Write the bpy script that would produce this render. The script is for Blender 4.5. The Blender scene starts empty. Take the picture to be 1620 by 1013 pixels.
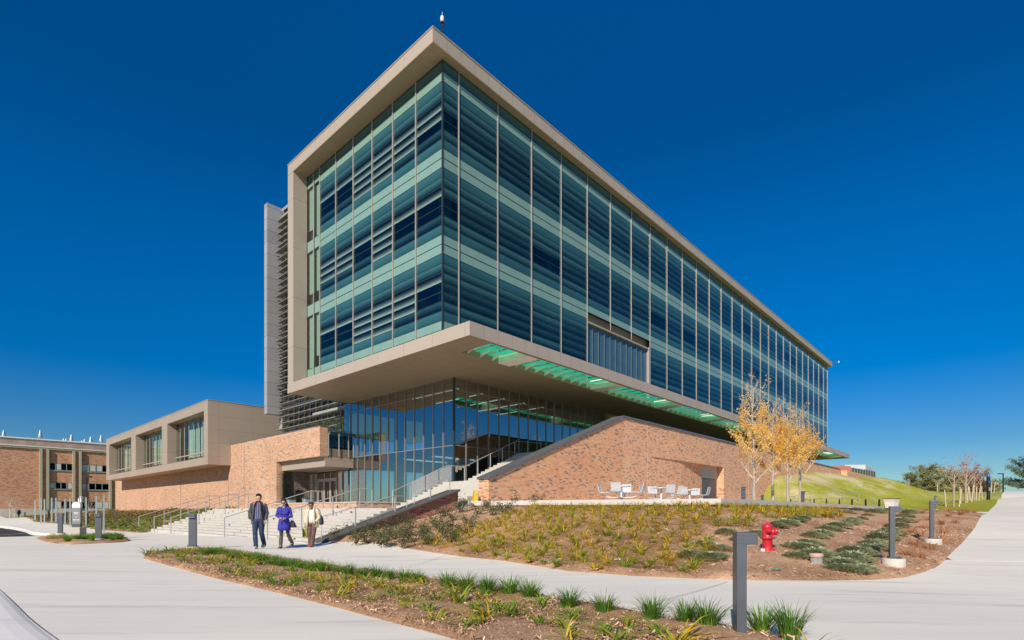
import bpy, bmesh, math, random
import numpy as np
from mathutils import Vector, Matrix
from mathutils.geometry import delaunay_2d_cdt

random.seed(7)
rnd = random.Random(11)
SC = bpy.context.scene
COL = SC.collection
PI = math.pi

# ------------------------------------------------------------------ survey of the site
F, CX, HY, CAMZ = 850.0, 810.0, 806.0, 1.3          # lens (in photo pixels), eye height
BX, BY = -3.69, 28.5                                # glass corner of the big building
UA = math.radians(47.35)                            # direction of its long facade
RU = (math.cos(UA), math.sin(UA))
RV = (-math.sin(UA), math.cos(UA))


def W(u, v, z=0.0):
    """building coordinates (u along the long facade, v along the short one) to site coordinates"""
    return Vector((BX + u * RU[0] + v * RV[0], BY + u * RU[1] + v * RV[1], z))


def P(px, py, z=0.0):
    d = (CAMZ - z) * F / (py - HY)
    return Vector(((px - CX) * d / F, d, z))


def PD(px, d, z=0.0):
    return Vector(((px - CX) * d / F, d, z))


# ------------------------------------------------------------------ object helpers
def link(o):
    COL.objects.link(o)
    return o


def tag(o, label=None, cat=None, group=None, kind=None):
    if label:
        o["label"] = label
    if cat:
        o["category"] = cat
    if group:
        o["group"] = group
    if kind:
        o["kind"] = kind
    return o


def empty(name, loc=(0, 0, 0), rz=0.0):
    o = bpy.data.objects.new(name, None)
    link(o)
    o.location = loc
    o.rotation_euler = (0, 0, rz)
    o.empty_display_size = 0.2
    return o


def copy_tree(o, parent=None):
    c = o.copy()
    link(c)
    c.parent = parent
    for ch in list(o.children):
        copy_tree(ch, c)
    return c


class MB:
    """collects faces of one mesh"""

    def __init__(self):
        self.v, self.f, self.m, self.s = [], [], [], []

    def face(self, pts, m=0, smooth=False):
        b = len(self.v)
        self.v.extend([tuple(p) for p in pts])
        self.f.append(tuple(range(b, b + len(pts))))
        self.m.append(m)
        self.s.append(smooth)

    def raw(self, verts, faces, m=0, smooth=False):
        b = len(self.v)
        self.v.extend([tuple(p) for p in verts])
        for f in faces:
            self.f.append(tuple(b + i for i in f))
            self.m.append(m)
            self.s.append(smooth)

    def hexa(self, c, m=0):
        """c: 8 corners, bottom ring then top ring"""
        self.raw(c, [(3, 2, 1, 0), (4, 5, 6, 7), (0, 1, 5, 4), (1, 2, 6, 5), (2, 3, 7, 6), (3, 0, 4, 7)], m)

    def box(self, x0, x1, y0, y1, z0, z1, m=0):
        self.hexa([(x0, y0, z0), (x1, y0, z0), (x1, y1, z0), (x0, y1, z0),
                   (x0, y0, z1), (x1, y0, z1), (x1, y1, z1), (x0, y1, z1)], m)

    def obox(self, c, sx, sy, sz, rz=0.0, m=0, taper=1.0):
        """box centred at c (bottom centre), rotated about z"""
        ca, sa = math.cos(rz), math.sin(rz)
        pts = []
        for z, t in ((0, 1.0), (sz, taper)):
            for x, y in ((-1, -1), (1, -1), (1, 1), (-1, 1)):
                a, b = x * sx / 2 * t, y * sy / 2 * t
                pts.append((c[0] + a * ca - b * sa, c[1] + a * sa + b * ca, c[2] + z))
        self.hexa(pts, m)

    def prism(self, poly, z0, z1, m=0):
        n = len(poly)
        g0 = z0 if callable(z0) else (lambda p: z0)
        g1 = z1 if callable(z1) else (lambda p: z1)
        vs = [(p[0], p[1], g0(p)) for p in poly] + [(p[0], p[1], g1(p)) for p in poly]
        fs = [tuple(reversed(range(n))), tuple(range(n, 2 * n))]
        for i in range(n):
            j = (i + 1) % n
            fs.append((i, j, n + j, n + i))
        self.raw(vs, fs, m)

    def bar(self, p0, p1, w, h, m=0, up=(0, 0, 1)):
        p0, p1 = Vector(p0), Vector(p1)
        d = (p1 - p0).normalized()
        upv = Vector(up)
        s = d.cross(upv)
        if s.length < 1e-4:
            s = d.cross(Vector((1, 0, 0)))
        s.normalize()
        t = s.cross(d).normalized()
        c = []
        for p in (p0, p1):
            for a, b in ((-1, -1), (1, -1), (1, 1), (-1, 1)):
                c.append(p + s * (a * w / 2) + t * (b * h / 2))
        self.hexa(c, m)

    def tube(self, path, r, n=8, m=0, smooth=True, cap=True):
        path = [Vector(p) for p in path]
        k = len(path)
        rs = r if isinstance(r, (list, tuple)) else [r] * k
        rings = []
        prev = None
        for i, p in enumerate(path):
            if i == 0:
                d = path[1] - p
            elif i == k - 1:
                d = p - path[i - 1]
            else:
                d = (path[i + 1] - p).normalized() + (p - path[i - 1]).normalized()
            if d.length < 1e-9:
                d = Vector((0, 0, 1))
            d.normalize()
            if prev is None:
                a = d.cross(Vector((0, 0, 1)))
                if a.length < 1e-3:
                    a = d.cross(Vector((0, 1, 0)))
            else:
                a = prev - d * prev.dot(d)
                if a.length < 1e-4:
                    a = d.cross(Vector((0, 1, 0)))
            a.normalize()
            prev = a
            b = d.cross(a)
            rings.append([p + (a * math.cos(2 * PI * j / n) + b * math.sin(2 * PI * j / n)) * rs[i] for j in range(n)])
        vs = [q for rg in rings for q in rg]
        fs = []
        for i in range(k - 1):
            for j in range(n):
                j2 = (j + 1) % n
                fs.append((i * n + j, i * n + j2, (i + 1) * n + j2, (i + 1) * n + j))
        self.raw(vs, fs, m, smooth)
        if cap:
            self.face(list(reversed(rings[0])), m)
            self.face(rings[-1], m)

    def lathe(self, prof, c=(0, 0, 0), n=20, m=0, smooth=True, axis='z', sx=1.0, sy=1.0):
        """prof: list of (radius, height)"""
        vs = []
        for r, h in prof:
            for j in range(n):
                a = 2 * PI * j / n
                x, y = r * math.cos(a) * sx, r * math.sin(a) * sy
                if axis == 'z':
                    q = (c[0] + x, c[1] + y, c[2] + h)
                elif axis == 'y':
                    q = (c[0] + x, c[1] + h, c[2] + y)
                else:
                    q = (c[0] + h, c[1] + x, c[2] + y)
                vs.append(q)
        fs = []
        for i in range(len(prof) - 1):
            for j in range(n):
                j2 = (j + 1) % n
                fs.append((i * n + j, i * n + j2, (i + 1) * n + j2, (i + 1) * n + j))
        self.raw(vs, fs, m, smooth)
        self.raw([vs[j] for j in range(n)], [tuple(reversed(range(n)))], m)
        self.raw([vs[(len(prof) - 1) * n + j] for j in range(n)], [tuple(range(n))], m)

    def loft(self, rings, n=14, m=0, smooth=True, cap=True):
        """rings: (centre, rx, ry, rz, power) ellipses in the horizontal plane"""
        vs = []
        for rg in rings:
            c, rx, ry = rg[0], rg[1], rg[2]
            rz = rg[3] if len(rg) > 3 else 0.0
            ca, sa = math.cos(rz), math.sin(rz)
            for j in range(n):
                a = 2 * PI * j / n
                x, y = rx * math.cos(a), ry * math.sin(a)
                vs.append((c[0] + x * ca - y * sa, c[1] + x * sa + y * ca, c[2]))
        fs = []
        k = len(rings)
        for i in range(k - 1):
            for j in range(n):
                j2 = (j + 1) % n
                fs.append((i * n + j, i * n + j2, (i + 1) * n + j2, (i + 1) * n + j))
        if cap:
            fs.append(tuple(reversed(range(n))))
            fs.append(tuple((k - 1) * n + j for j in range(n)))
        self.raw(vs, fs, m, smooth)

    def blade(self, base, az, length, lean, w, m=0, seg=4, droop=1.0):
        """an arching strap leaf"""
        ca, sa = math.cos(az), math.sin(az)
        vs = []
        for i in range(seg + 1):
            t = i / seg
            out = length * (lean * t + droop * 0.35 * t * t)
            up = length * (t * (1 - 0.28 * lean) - droop * 0.42 * t * t * t)
            ww = w * (1 - t ** 2.2) * 0.5 + 0.0006
            x, y, z = base[0] + ca * out, base[1] + sa * out, base[2] + up
            vs.append((x - sa * ww, y + ca * ww, z))
            vs.append((x + sa * ww, y - ca * ww, z))
        fs = [(2 * i, 2 * i + 1, 2 * i + 3, 2 * i + 2) for i in range(seg)]
        self.raw(vs, fs, m, True)

    def leaf(self, p, size, m=0, rng=random, flat=0.0):
        """one small four-sided leaf at a random tilt"""
        a, b = rng.uniform(0, 2 * PI), rng.uniform(-1, 1) * (1 - flat)
        d = Vector((math.cos(a) * math.cos(b), math.sin(a) * math.cos(b), math.sin(b)))
        s = d.cross(Vector((rng.uniform(-1, 1), rng.uniform(-1, 1), rng.uniform(-1, 1) + flat * 2)))
        if s.length < 1e-3:
            s = Vector((0, 0, 1)).cross(d)
        s.normalize()
        p = Vector(p)
        L, Wd = size * rng.uniform(.7, 1.3), size * rng.uniform(.3, .5)
        self.raw([p, p + d * L * .5 + s * Wd * .5, p + d * L, p + d * L * .5 - s * Wd * .5], [(0, 1, 2, 3)], m)

    def data(self, name, mats, recalc=True):
        me = bpy.data.meshes.new(name)
        me.from_pydata(self.v, [], self.f)
        for mt in (mats if isinstance(mats, (list, tuple)) else [mats]):
            me.materials.append(mt)
        if len(self.f):
            me.polygons.foreach_set("material_index", self.m)
            me.polygons.foreach_set("use_smooth", self.s)
        if recalc:
            bm = bmesh.new()
            bm.from_mesh(me)
            bmesh.ops.recalc_face_normals(bm, faces=bm.faces)
            bm.to_mesh(me)
            bm.free()
        me.update()
        return me

    def build(self, name, mats, parent=None, loc=None, recalc=True, bevel=0.0):
        o = bpy.data.objects.new(name, self.data(name, mats, recalc))
        link(o)
        if parent is not None:
            o.parent = parent
        if loc is not None:
            o.location = loc
        if bevel:
            md = o.modifiers.new("Bevel", 'BEVEL')
            md.width = bevel
            md.segments = 2
            md.limit_method = 'ANGLE'
        return o


# ------------------------------------------------------------------ materials
def new_mat(name):
    m = bpy.data.materials.new(name)
    m.use_nodes = True
    nt = m.node_tree
    nt.nodes.clear()
    out = nt.nodes.new("ShaderNodeOutputMaterial")
    return m, nt, out


def N(nt, typ, **kw):
    n = nt.nodes.new(typ)
    for k, v in kw.items():
        if k.startswith("i_"):
            n.inputs[k[2:].replace("_", " ")].default_value = v
        else:
            setattr(n, k, v)
    return n


def mathn(nt, op, a, b=None, c=None, clamp=False):
    n = nt.nodes.new("ShaderNodeMath")
    n.operation = op
    n.use_clamp = clamp
    for i, x in enumerate((a, b, c)):
        if x is None:
            continue
        if hasattr(x, "links") or hasattr(x, "is_linked"):
            nt.links.new(x, n.inputs[i])
        else:
            n.inputs[i].default_value = x
    return n.outputs[0]


def mixc(nt, fac, a, b, blend='MIX'):
    n = nt.nodes.new("ShaderNodeMix")
    n.data_type = 'RGBA'
    n.blend_type = blend
    for sock, x in ((n.inputs["Factor"], fac), (n.inputs[6], a), (n.inputs[7], b)):
        if hasattr(x, "is_linked"):
            nt.links.new(x, sock)
        elif isinstance(x, (int, float)):
            sock.default_value = x
        else:
            sock.default_value = (*x[:3], 1.0)
    return n.outputs[2]


def ramp(nt, fac, stops, interp='LINEAR'):
    n = nt.nodes.new("ShaderNodeValToRGB")
    n.color_ramp.interpolation = interp
    el = n.color_ramp.elements
    while len(el) < len(stops):
        el.new(0.5)
    for e, (p, c) in zip(el, stops):
        e.position = p
        e.color = (*c[:3], 1.0)
    nt.links.new(fac, n.inputs[0])
    return n.outputs[0]


def coords(nt, scale=(1, 1, 1), kind='Object', rot=(0, 0, 0)):
    tc = nt.nodes.new("ShaderNodeTexCoord")
    mp = nt.nodes.new("ShaderNodeMapping")
    mp.inputs["Scale"].default_value = scale
    mp.inputs["Rotation"].default_value = rot
    nt.links.new(tc.outputs[kind], mp.inputs[0])
    return mp.outputs[0]


def noise(nt, vec, scale, detail=4.0, rough=.55):
    n = nt.nodes.new("ShaderNodeTexNoise")
    n.inputs["Scale"].default_value = scale
    n.inputs["Detail"].default_value = detail
    n.inputs["Roughness"].default_value = rough
    nt.links.new(vec, n.inputs["Vector"])
    return n.outputs[0]


def bump(nt, h, strength, dist):
    b = nt.nodes.new("ShaderNodeBump")
    b.inputs["Strength"].default_value = strength
    b.inputs["Distance"].default_value = dist
    nt.links.new(h, b.inputs["Height"])
    return b.outputs[0]


def principled(nt, out, color, rough=.7, metal=0.0, spec=.4, normal=None, coat=0.0):
    b = nt.nodes.new("ShaderNodeBsdfPrincipled")
    if hasattr(color, "is_linked"):
        nt.links.new(color, b.inputs["Base Color"])
    else:
        b.inputs["Base Color"].default_value = (*color[:3], 1)
    if hasattr(rough, "is_linked"):
        nt.links.new(rough, b.inputs["Roughness"])
    else:
        b.inputs["Roughness"].default_value = rough
    b.inputs["Metallic"].default_value = metal
    b.inputs["Specular IOR Level"].default_value = spec
    b.inputs["Coat Weight"].default_value = coat
    if normal is not None:
        nt.links.new(normal, b.inputs["Normal"])
    nt.links.new(b.outputs[0], out.inputs[0])
    return b


def simple(name, col, rough=.6, metal=0.0, var=.12, scale=3.0, spec=.4, bmp=0.0, bscale=40, coat=0.0):
    """a painted or natural surface with mottling"""
    m, nt, out = new_mat(name)
    vec = coords(nt)
    n1 = noise(nt, vec, scale, 5)
    dark = tuple(c * (1 - var) for c in col)
    light = tuple(min(1, c * (1 + var)) for c in col)
    c = ramp(nt, n1, [(.3, dark), (.7, light)])
    nm = bump(nt, noise(nt, vec, bscale, 3), bmp, .02) if bmp else None
    principled(nt, out, c, rough, metal, spec, nm, coat)
    return m


def leafmat(name, stops, rough=.55, trans=.35):
    """foliage; colour varies by clump and along the leaf"""
    m, nt, out = new_mat(name)
    oi = nt.nodes.new("ShaderNodeObjectInfo")
    vec = coords(nt)
    n1 = noise(nt, vec, 9.0, 2)
    f = mathn(nt, 'ADD', mathn(nt, 'MULTIPLY', n1, .75), mathn(nt, 'MULTIPLY', oi.outputs["Random"], .3))
    c = ramp(nt, f, stops)
    d = nt.nodes.new("ShaderNodeBsdfPrincipled")
    nt.links.new(c, d.inputs["Base Color"])
    d.inputs["Roughness"].default_value = rough
    d.inputs["Specular IOR Level"].default_value = .3
    t = nt.nodes.new("ShaderNodeBsdfTranslucent")
    nt.links.new(c, t.inputs[0])
    mx = nt.nodes.new("ShaderNodeMixShader")
    mx.inputs[0].default_value = trans
    nt.links.new(d.outputs[0], mx.inputs[1])
    nt.links.new(t.outputs[0], mx.inputs[2])
    nt.links.new(mx.outputs[0], out.inputs[0])
    return m


def brickmat(name, stops, mortar, bw=.25, bh=.08, dirt=.12):
    m, nt, out = new_mat(name)
    tc = nt.nodes.new("ShaderNodeTexCoord")
    sp = nt.nodes.new("ShaderNodeSeparateXYZ")
    nt.links.new(tc.outputs["Object"], sp.inputs[0])
    s = mathn(nt, 'ADD', sp.outputs[0], sp.outputs[1])
    cb = nt.nodes.new("ShaderNodeCombineXYZ")
    nt.links.new(s, cb.inputs[0])
    nt.links.new(sp.outputs[2], cb.inputs[1])
    br = nt.nodes.new("ShaderNodeTexBrick")
    br.offset = .5
    br.inputs["Color1"].default_value = (0, 0, 0, 1)
    br.inputs["Color2"].default_value = (1, 1, 1, 1)
    br.inputs["Mortar"].default_value = (.5, .5, .5, 1)
    br.inputs["Scale"].default_value = 1.0
    br.inputs["Mortar Size"].default_value = .0045
    br.inputs["Brick Width"].default_value = bw
    br.inputs["Row Height"].default_value = bh
    nt.links.new(cb.outputs[0], br.inputs["Vector"])
    c = ramp(nt, br.outputs["Color"], stops, 'CONSTANT')
    c = mixc(nt, br.outputs["Fac"], c, mortar)
    n1 = noise(nt, tc.outputs["Object"], .35, 5)
    c = mixc(nt, dirt, c, ramp(nt, n1, [(.3, (.25, .2, .17)), (.7, (.9, .75, .6))]), 'OVERLAY')
    hgt = mathn(nt, 'SUBTRACT', 1.0, br.outputs["Fac"])
    principled(nt, out, c, .85, 0, .25, bump(nt, hgt, .5, .01))
    return m


def panelmat(name, col, sx, sy, sz, rough=.5, metal=.08, lw=.012, var=.06, off=(0, 0, 0), jd=.35):
    """sheet-metal cladding with open joints every sx / sy / sz metres (0 = none)"""
    m, nt, out = new_mat(name)
    tc = nt.nodes.new("ShaderNodeTexCoord")
    sp = nt.nodes.new("ShaderNodeSeparateXYZ")
    nt.links.new(tc.outputs["Object"], sp.inputs[0])
    line = None
    ids = []
    for k, s in enumerate((sx, sy, sz)):
        if not s:
            continue
        q = mathn(nt, 'DIVIDE', mathn(nt, 'ADD', sp.outputs[k], 500 * s + off[k]), s)
        fr = mathn(nt, 'FRACT', q)
        l = mathn(nt, 'LESS_THAN', fr, lw / s)
        ids.append(mathn(nt, 'FLOOR', q))
        line = l if line is None else mathn(nt, 'MAXIMUM', line, l)
    cb = nt.nodes.new("ShaderNodeCombineXYZ")
    for k, q in enumerate(ids[:3]):
        nt.links.new(q, cb.inputs[k])
    wn = nt.nodes.new("ShaderNodeTexWhiteNoise")
    nt.links.new(cb.outputs[0], wn.inputs["Vector"])
    n1 = noise(nt, tc.outputs["Object"], .8, 4)
    f = mathn(nt, 'ADD', mathn(nt, 'MULTIPLY', wn.outputs["Value"], .6), mathn(nt, 'MULTIPLY', n1, .4))
    c = ramp(nt, f, [(0, tuple(x * (1 - var) for x in col)), (1, tuple(min(1, x * (1 + var)) for x in col))])
    if line is not None:
        c = mixc(nt, line, c, tuple(x * jd for x in col))
    principled(nt, out, c, rough, metal, .4)
    return m


def glassmat(name, tint, ior=1.9, rough=.0, frit=None, strip_z=(10.825, .5083), gmin=0.0, gmax=1.0, gpow=1.0, refl=(1, 1, 1), bow=0.0, inv=False):
    """coated glazing: tinted see-through plus mirror reflection, optionally with a colour coat, its light-to-dark shading painted per strip"""
    m, nt, out = new_mat(name)
    t = nt.nodes.new("ShaderNodeBsdfTransparent")
    t.inputs[0].default_value = (*tint, 1)
    g = nt.nodes.new("ShaderNodeBsdfGlossy")
    g.inputs["Roughness"].default_value = rough
    g.inputs[0].default_value = (*refl, 1)
    fr = nt.nodes.new("ShaderNodeFresnel")
    fr.inputs[0].default_value = ior
    if bow:
        vec = coords(nt)
        nrm = bump(nt, noise(nt, vec, .9, 1), bow, .1)
        nt.links.new(nrm, g.inputs["Normal"])
    base = t.outputs[0]
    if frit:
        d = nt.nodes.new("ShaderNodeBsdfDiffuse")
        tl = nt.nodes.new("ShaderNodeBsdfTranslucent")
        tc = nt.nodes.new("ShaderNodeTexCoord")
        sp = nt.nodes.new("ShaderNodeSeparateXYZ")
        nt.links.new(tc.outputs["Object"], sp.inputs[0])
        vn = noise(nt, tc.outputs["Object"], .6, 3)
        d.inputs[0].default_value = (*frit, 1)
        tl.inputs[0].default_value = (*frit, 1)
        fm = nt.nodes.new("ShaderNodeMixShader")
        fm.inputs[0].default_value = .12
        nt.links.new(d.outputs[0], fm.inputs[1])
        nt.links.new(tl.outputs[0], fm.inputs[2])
        q = mathn(nt, 'DIVIDE', mathn(nt, 'SUBTRACT', sp.outputs[2], strip_z[0] - strip_z[1] * 40), strip_z[1])
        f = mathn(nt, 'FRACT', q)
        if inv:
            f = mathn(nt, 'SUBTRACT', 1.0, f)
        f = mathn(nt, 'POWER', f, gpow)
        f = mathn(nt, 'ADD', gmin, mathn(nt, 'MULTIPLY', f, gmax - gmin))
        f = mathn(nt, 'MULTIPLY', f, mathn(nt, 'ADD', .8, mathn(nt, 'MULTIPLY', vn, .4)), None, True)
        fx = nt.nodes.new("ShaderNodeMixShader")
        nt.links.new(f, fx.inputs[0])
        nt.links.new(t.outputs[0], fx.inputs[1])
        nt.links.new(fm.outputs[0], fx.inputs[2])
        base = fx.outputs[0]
    mx = nt.nodes.new("ShaderNodeMixShader")
    nt.links.new(fr.outputs[0], mx.inputs[0])
    nt.links.new(base, mx.inputs[1])
    nt.links.new(g.outputs[0], mx.inputs[2])
    nt.links.new(mx.outputs[0], out.inputs[0])
    return m


def concretemat(name, col, streak=(.25, 2.2), rot=0.0, var=.10, joints=0.0, dirt=.25):
    m, nt, out = new_mat(name)
    v1 = coords(nt, (streak[0], streak[1], 1), 'Object', (0, 0, rot))
    v0 = coords(nt)
    big = noise(nt, v0, .22, 5)
    st = noise(nt, v1, 1.0, 5, .6)
    fine = noise(nt, v0, 60, 2)
    f = mathn(nt, 'ADD', mathn(nt, 'MULTIPLY', big, .45), mathn(nt, 'ADD', mathn(nt, 'MULTIPLY', st, .45), mathn(nt, 'MULTIPLY', fine, .12)))
    c = ramp(nt, f, [(.34, tuple(x * (1 - var) for x in col)), (.52, col), (.68, tuple(min(1, x * (1 + var * .6)) for x in col))])
    v2 = coords(nt, (.12, 1.6, 1), 'Object', (0, 0, rot + .12))
    stain = noise(nt, v2, 1.0, 6, .7)
    sf = ramp(nt, stain, [(.56, (0, 0, 0)), (.72, (1, 1, 1))])
    c = mixc(nt, mathn(nt, 'MULTIPLY', sf, dirt), c, tuple(x * .55 for x in col))
    if joints:
        br = nt.nodes.new("ShaderNodeTexBrick")
        br.offset = 0
        br.inputs["Scale"].default_value = 1
        br.inputs["Brick Width"].default_value = joints
        br.inputs["Row Height"].default_value = joints
        br.inputs["Mortar Size"].default_value = .009
        nt.links.new(coords(nt, (1, 1, 1), 'Object', (0, 0, rot)), br.inputs["Vector"])
        c = mixc(nt, mathn(nt, 'MULTIPLY', br.outputs["Fac"], .35), c, tuple(x * .5 for x in col))
    principled(nt, out, c, .9, 0, .2, bump(nt, fine, .15, .01))
    return m


M = {}
TAN = (.47, .395, .325)
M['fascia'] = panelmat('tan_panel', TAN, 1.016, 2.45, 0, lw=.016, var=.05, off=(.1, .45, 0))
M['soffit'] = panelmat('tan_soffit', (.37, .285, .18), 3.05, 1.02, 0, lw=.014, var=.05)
M['tanpanel'] = panelmat('tan_wall_panel', (.42, .345, .275), 3.05, 3.05, 1.25, lw=.02, var=.05, jd=.55)
M['finpanel'] = panelmat('tan_fin_panel', (.46, .385, .315), 0, 0, 3.5, lw=.02, var=.05, off=(0, 0, 1.2))
M['coping'] = simple('coping_metal', (.55, .45, .34), .4, .4, .05)
M['inset'] = simple('blue_inset_panel', (.055, .12, .175), .2, 0, .1, 1.5, .8)
M['insetbar'] = simple('blue_inset_bar', (.12, .17, .21), .4, .2, .1)
M['greypanel'] = panelmat('grey_tower_panel', (.37, .37, .38), 0, 0, 1.1, rough=.6, metal=.1, lw=.03, var=.12)
M['spandrel'] = simple('spandrel_glass', (.215, .36, .31), .18, 0, .05, 1.5, .8)
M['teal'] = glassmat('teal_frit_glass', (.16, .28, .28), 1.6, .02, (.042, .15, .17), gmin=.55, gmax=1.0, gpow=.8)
M['grad'] = glassmat('painted_shading_glass', (.20, .34, .36), 1.62, .0, (.058, .185, .20), gmin=.0, gmax=.95, gpow=1.1)  # slat shading painted into the glass, fading darker down each strip
M['gradthin'] = glassmat('thin_painted_shading_glass', (.20, .34, .38), 1.62, .0, (.042, .15, .18), gmin=.0, gmax=.6, gpow=1.6)  # fainter version of the slat shading painted into the glass
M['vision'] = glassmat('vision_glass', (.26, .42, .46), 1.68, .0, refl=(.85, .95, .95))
M['gradinv'] = glassmat('painted_sun_streak_glass', (.26, .42, .46), 1.68, .0, (.34, .52, .45), gmin=.0, gmax=1.1, gpow=3.0, inv=True)  # sunlit slats painted as bright streaks at the foot of each strip
M['pale'] = glassmat('pale_vision_glass', (.55, .72, .66), 1.55, .0)
M['lobbyglass'] = glassmat('lobby_glass', (.40, .56, .60), 4.6, .0, bow=.04)
M['wingglass'] = glassmat('wing_glass', (.74, .86, .80), 1.4, .0, bow=.03)
M['railglass'] = glassmat('railing_glass', (.78, .88, .9), 1.5, .0)
M['darkglass'] = glassmat('dark_glass', (.12, .16, .18), 1.6, .0)
M['gasket'] = simple('dark_gasket', (.03, .045, .05), .5)
M['mullion'] = simple('pale_mullion', (.52, .475, .43), .4, .3, .05)
M['lobbymull'] = simple('lobby_mullion', (.34, .31, .28), .4, .4, .05)
M['slat'] = simple('white_slat', (.82, .86, .82), .6, 0, .04)
M['interior'] = simple('interior_wall', (.16, .17, .17), .9, 0, .2, .7)
M['ceiling'] = simple('interior_ceiling', (.35, .36, .34), .9, 0, .1, .7)
M['intfloor'] = simple('interior_floor', (.25, .23, .20), .6, 0, .1, .7)
M['green'] = None
M['brick'] = brickmat('flashed_brick', [(0, (.27, .22, .18)), (.07, (.40, .30, .22)), (.15, (.57, .345, .225)), (.42, (.62, .39, .26)), (.66, (.56, .31, .19)), (.86, (.64, .43, .30))], (.54, .42, .32))
M['brickramp'] = brickmat('ramp_brick', [(0, (.24, .21, .18)), (.07, (.40, .28, .20)), (.13, (.78, .375, .20)), (.42, (.82, .43, .235)), (.66, (.75, .32, .16)), (.86, (.82, .48, .28))], (.66, .46, .31))
M['brickterr'] = brickmat('terrace_brick', [(0, (.27, .22, .18)), (.07, (.42, .30, .21)), (.15, (.80, .42, .245)), (.42, (.84, .47, .28)), (.66, (.78, .37, .205)), (.86, (.84, .52, .33))], (.70, .51, .37))
M['brickred'] = brickmat('red_brick', [(0, (.14, .09, .08)), (.2, (.36, .15, .10)), (.5, (.45, .21, .15)), (.8, (.30, .12, .09))], (.45, .36, .30))
M['brickold'] = brickmat('old_brick', [(0, (.36, .19, .12)), (.25, (.56, .29, .18)), (.55, (.62, .34, .215)), (.85, (.52, .25, .15))], (.52, .37, .27), .4, .11)
M['stone'] = simple('concrete_trim', (.56, .52, .45), .85, 0, .08, 1.2, .25, .2, 30)
M['bluestone'] = simple('dark_stone_cap', (.11, .108, .10), .7, 0, .15, 1.5, .3)
M['capedge'] = simple('metal_cap_edge', (.22, .24, .29), .35, .5, .05)
M['plaza'] = concretemat('plaza_concrete', (.79, .74, .63), (.10, 1.3), .05, .12, 0, .75)
M['pathc'] = concretemat('path_concrete', (.78, .73, .62), (.10, 1.3), .05, .12, 0, .75)
M['kerb'] = concretemat('kerb_concrete', (.76, .735, .68), (.6, .6), 0, .12, 0, .3)
M['step'] = concretemat('step_concrete', (.54, .51, .455), (.6, 1.5), 0, .10, 0, .2)
M['slab'] = concretemat('terrace_concrete', (.62, .585, .535), (.6, 1.0), 0, .12, 0, .3)
M['asphalt'] = simple('asphalt', (.055, .058, .065), .9, 0, .2, 2.0, .2, .3, 80)
M['yellowline'] = simple('yellow_road_paint', (.65, .42, .05), .7, 0, .15, 5)
M['greymetal'] = simple('grey_bollard_paint', (.105, .118, .138), .42, .3, .10, 4, .5)
M['steel'] = simple('brushed_steel', (.50, .49, .475), .45, .25, .08)
M['galv'] = simple('galvanised_steel', (.40, .47, .48), .5, .5, .12, 6)
M['red'] = simple('hydrant_red', (.60, .022, .038), .36, 0, .18, 7, .5, coat=.3)
M['white'] = simple('white_paint', (.74, .74, .73), .45, 0, .05, 3)
M['offwhite'] = simple('white_render', (.62, .63, .64), .6, 0, .08, 1)
M['black'] = simple('black_paint', (.018, .018, .02), .45, .1, .15, 3)
M['darkgrey'] = simple('dark_grey_paint', (.10, .10, .105), .5, .1, .1, 3)
M['blue'] = simple('blue_lamp', (.02, .12, .45), .3, 0, .1, 3)
M['pipe'] = simple('weathered_concrete_pipe', (.30, .30, .29), .9, 0, .3, 9, .2)
M['pipecap'] = simple('dusty_clay_cap', (.55, .36, .27), .8, 0, .15, 9)
M['furn'] = simple('white_coated_steel', (.66, .68, .70), .4, .25, .06, 5)
M['litter'] = simple('white_paper', (.8, .8, .8), .8)
M['greenplastic'] = simple('green_plastic', (.05, .35, .22), .4)
M['yellowplastic'] = simple('yellow_plastic', (.75, .52, .04), .4)
M['bark'] = simple('pale_bark', (.40, .35, .30), .9, 0, .3, 9, .2, .5, 30)
M['barkdark'] = simple('dark_bark', (.13, .095, .07), .9, 0, .3, 9, .2)
M['twig'] = simple('bare_twig', (.58, .50, .43), .9, 0, .2, 4, .2)
M['redtwig'] = simple('brown_bark', (.42, .32, .27), .9, 0, .2, 4, .2)
M['roofbrown'] = simple('brown_roof_cladding', (.36, .27, .20), .8, 0, .2, .8)
M['creambeam'] = simple('cream_beam', (.86, .80, .68), .7, 0, .05, 2)
M['stake'] = simple('pine_stake', (.62, .50, .36), .8, 0, .12, 6)
M['lightstrip'] = None
M['curtain'] = simple('pale_green_curtain', (.62, .70, .62), .9, 0, .1)
M['louvre'] = simple('louvre_metal', (.27, .28, .24), .5, .3, .08)
M['redplastic'] = simple('red_plastic', (.6, .06, .05), .5)
M['pil'] = simple('pilaster_stone', (.42, .39, .30), .8, 0, .08)
M['lip'] = simple('lip', (.40, .16, .13), .5)
M['bagcloth'] = simple('bag_cloth', (.06, .062, .07), .8, 0, .15, 8)
M['jacket2'] = simple('pale_scarf', (.45, .42, .40), .9)
M['hairbrown'] = simple('brown_hair', (.07, .03, .018), .5, 0, .3, 20)
SUN_E, SKY_S, SKY_HUE, SKY_SAT = 5.0, .145, .507, 1.52

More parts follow.
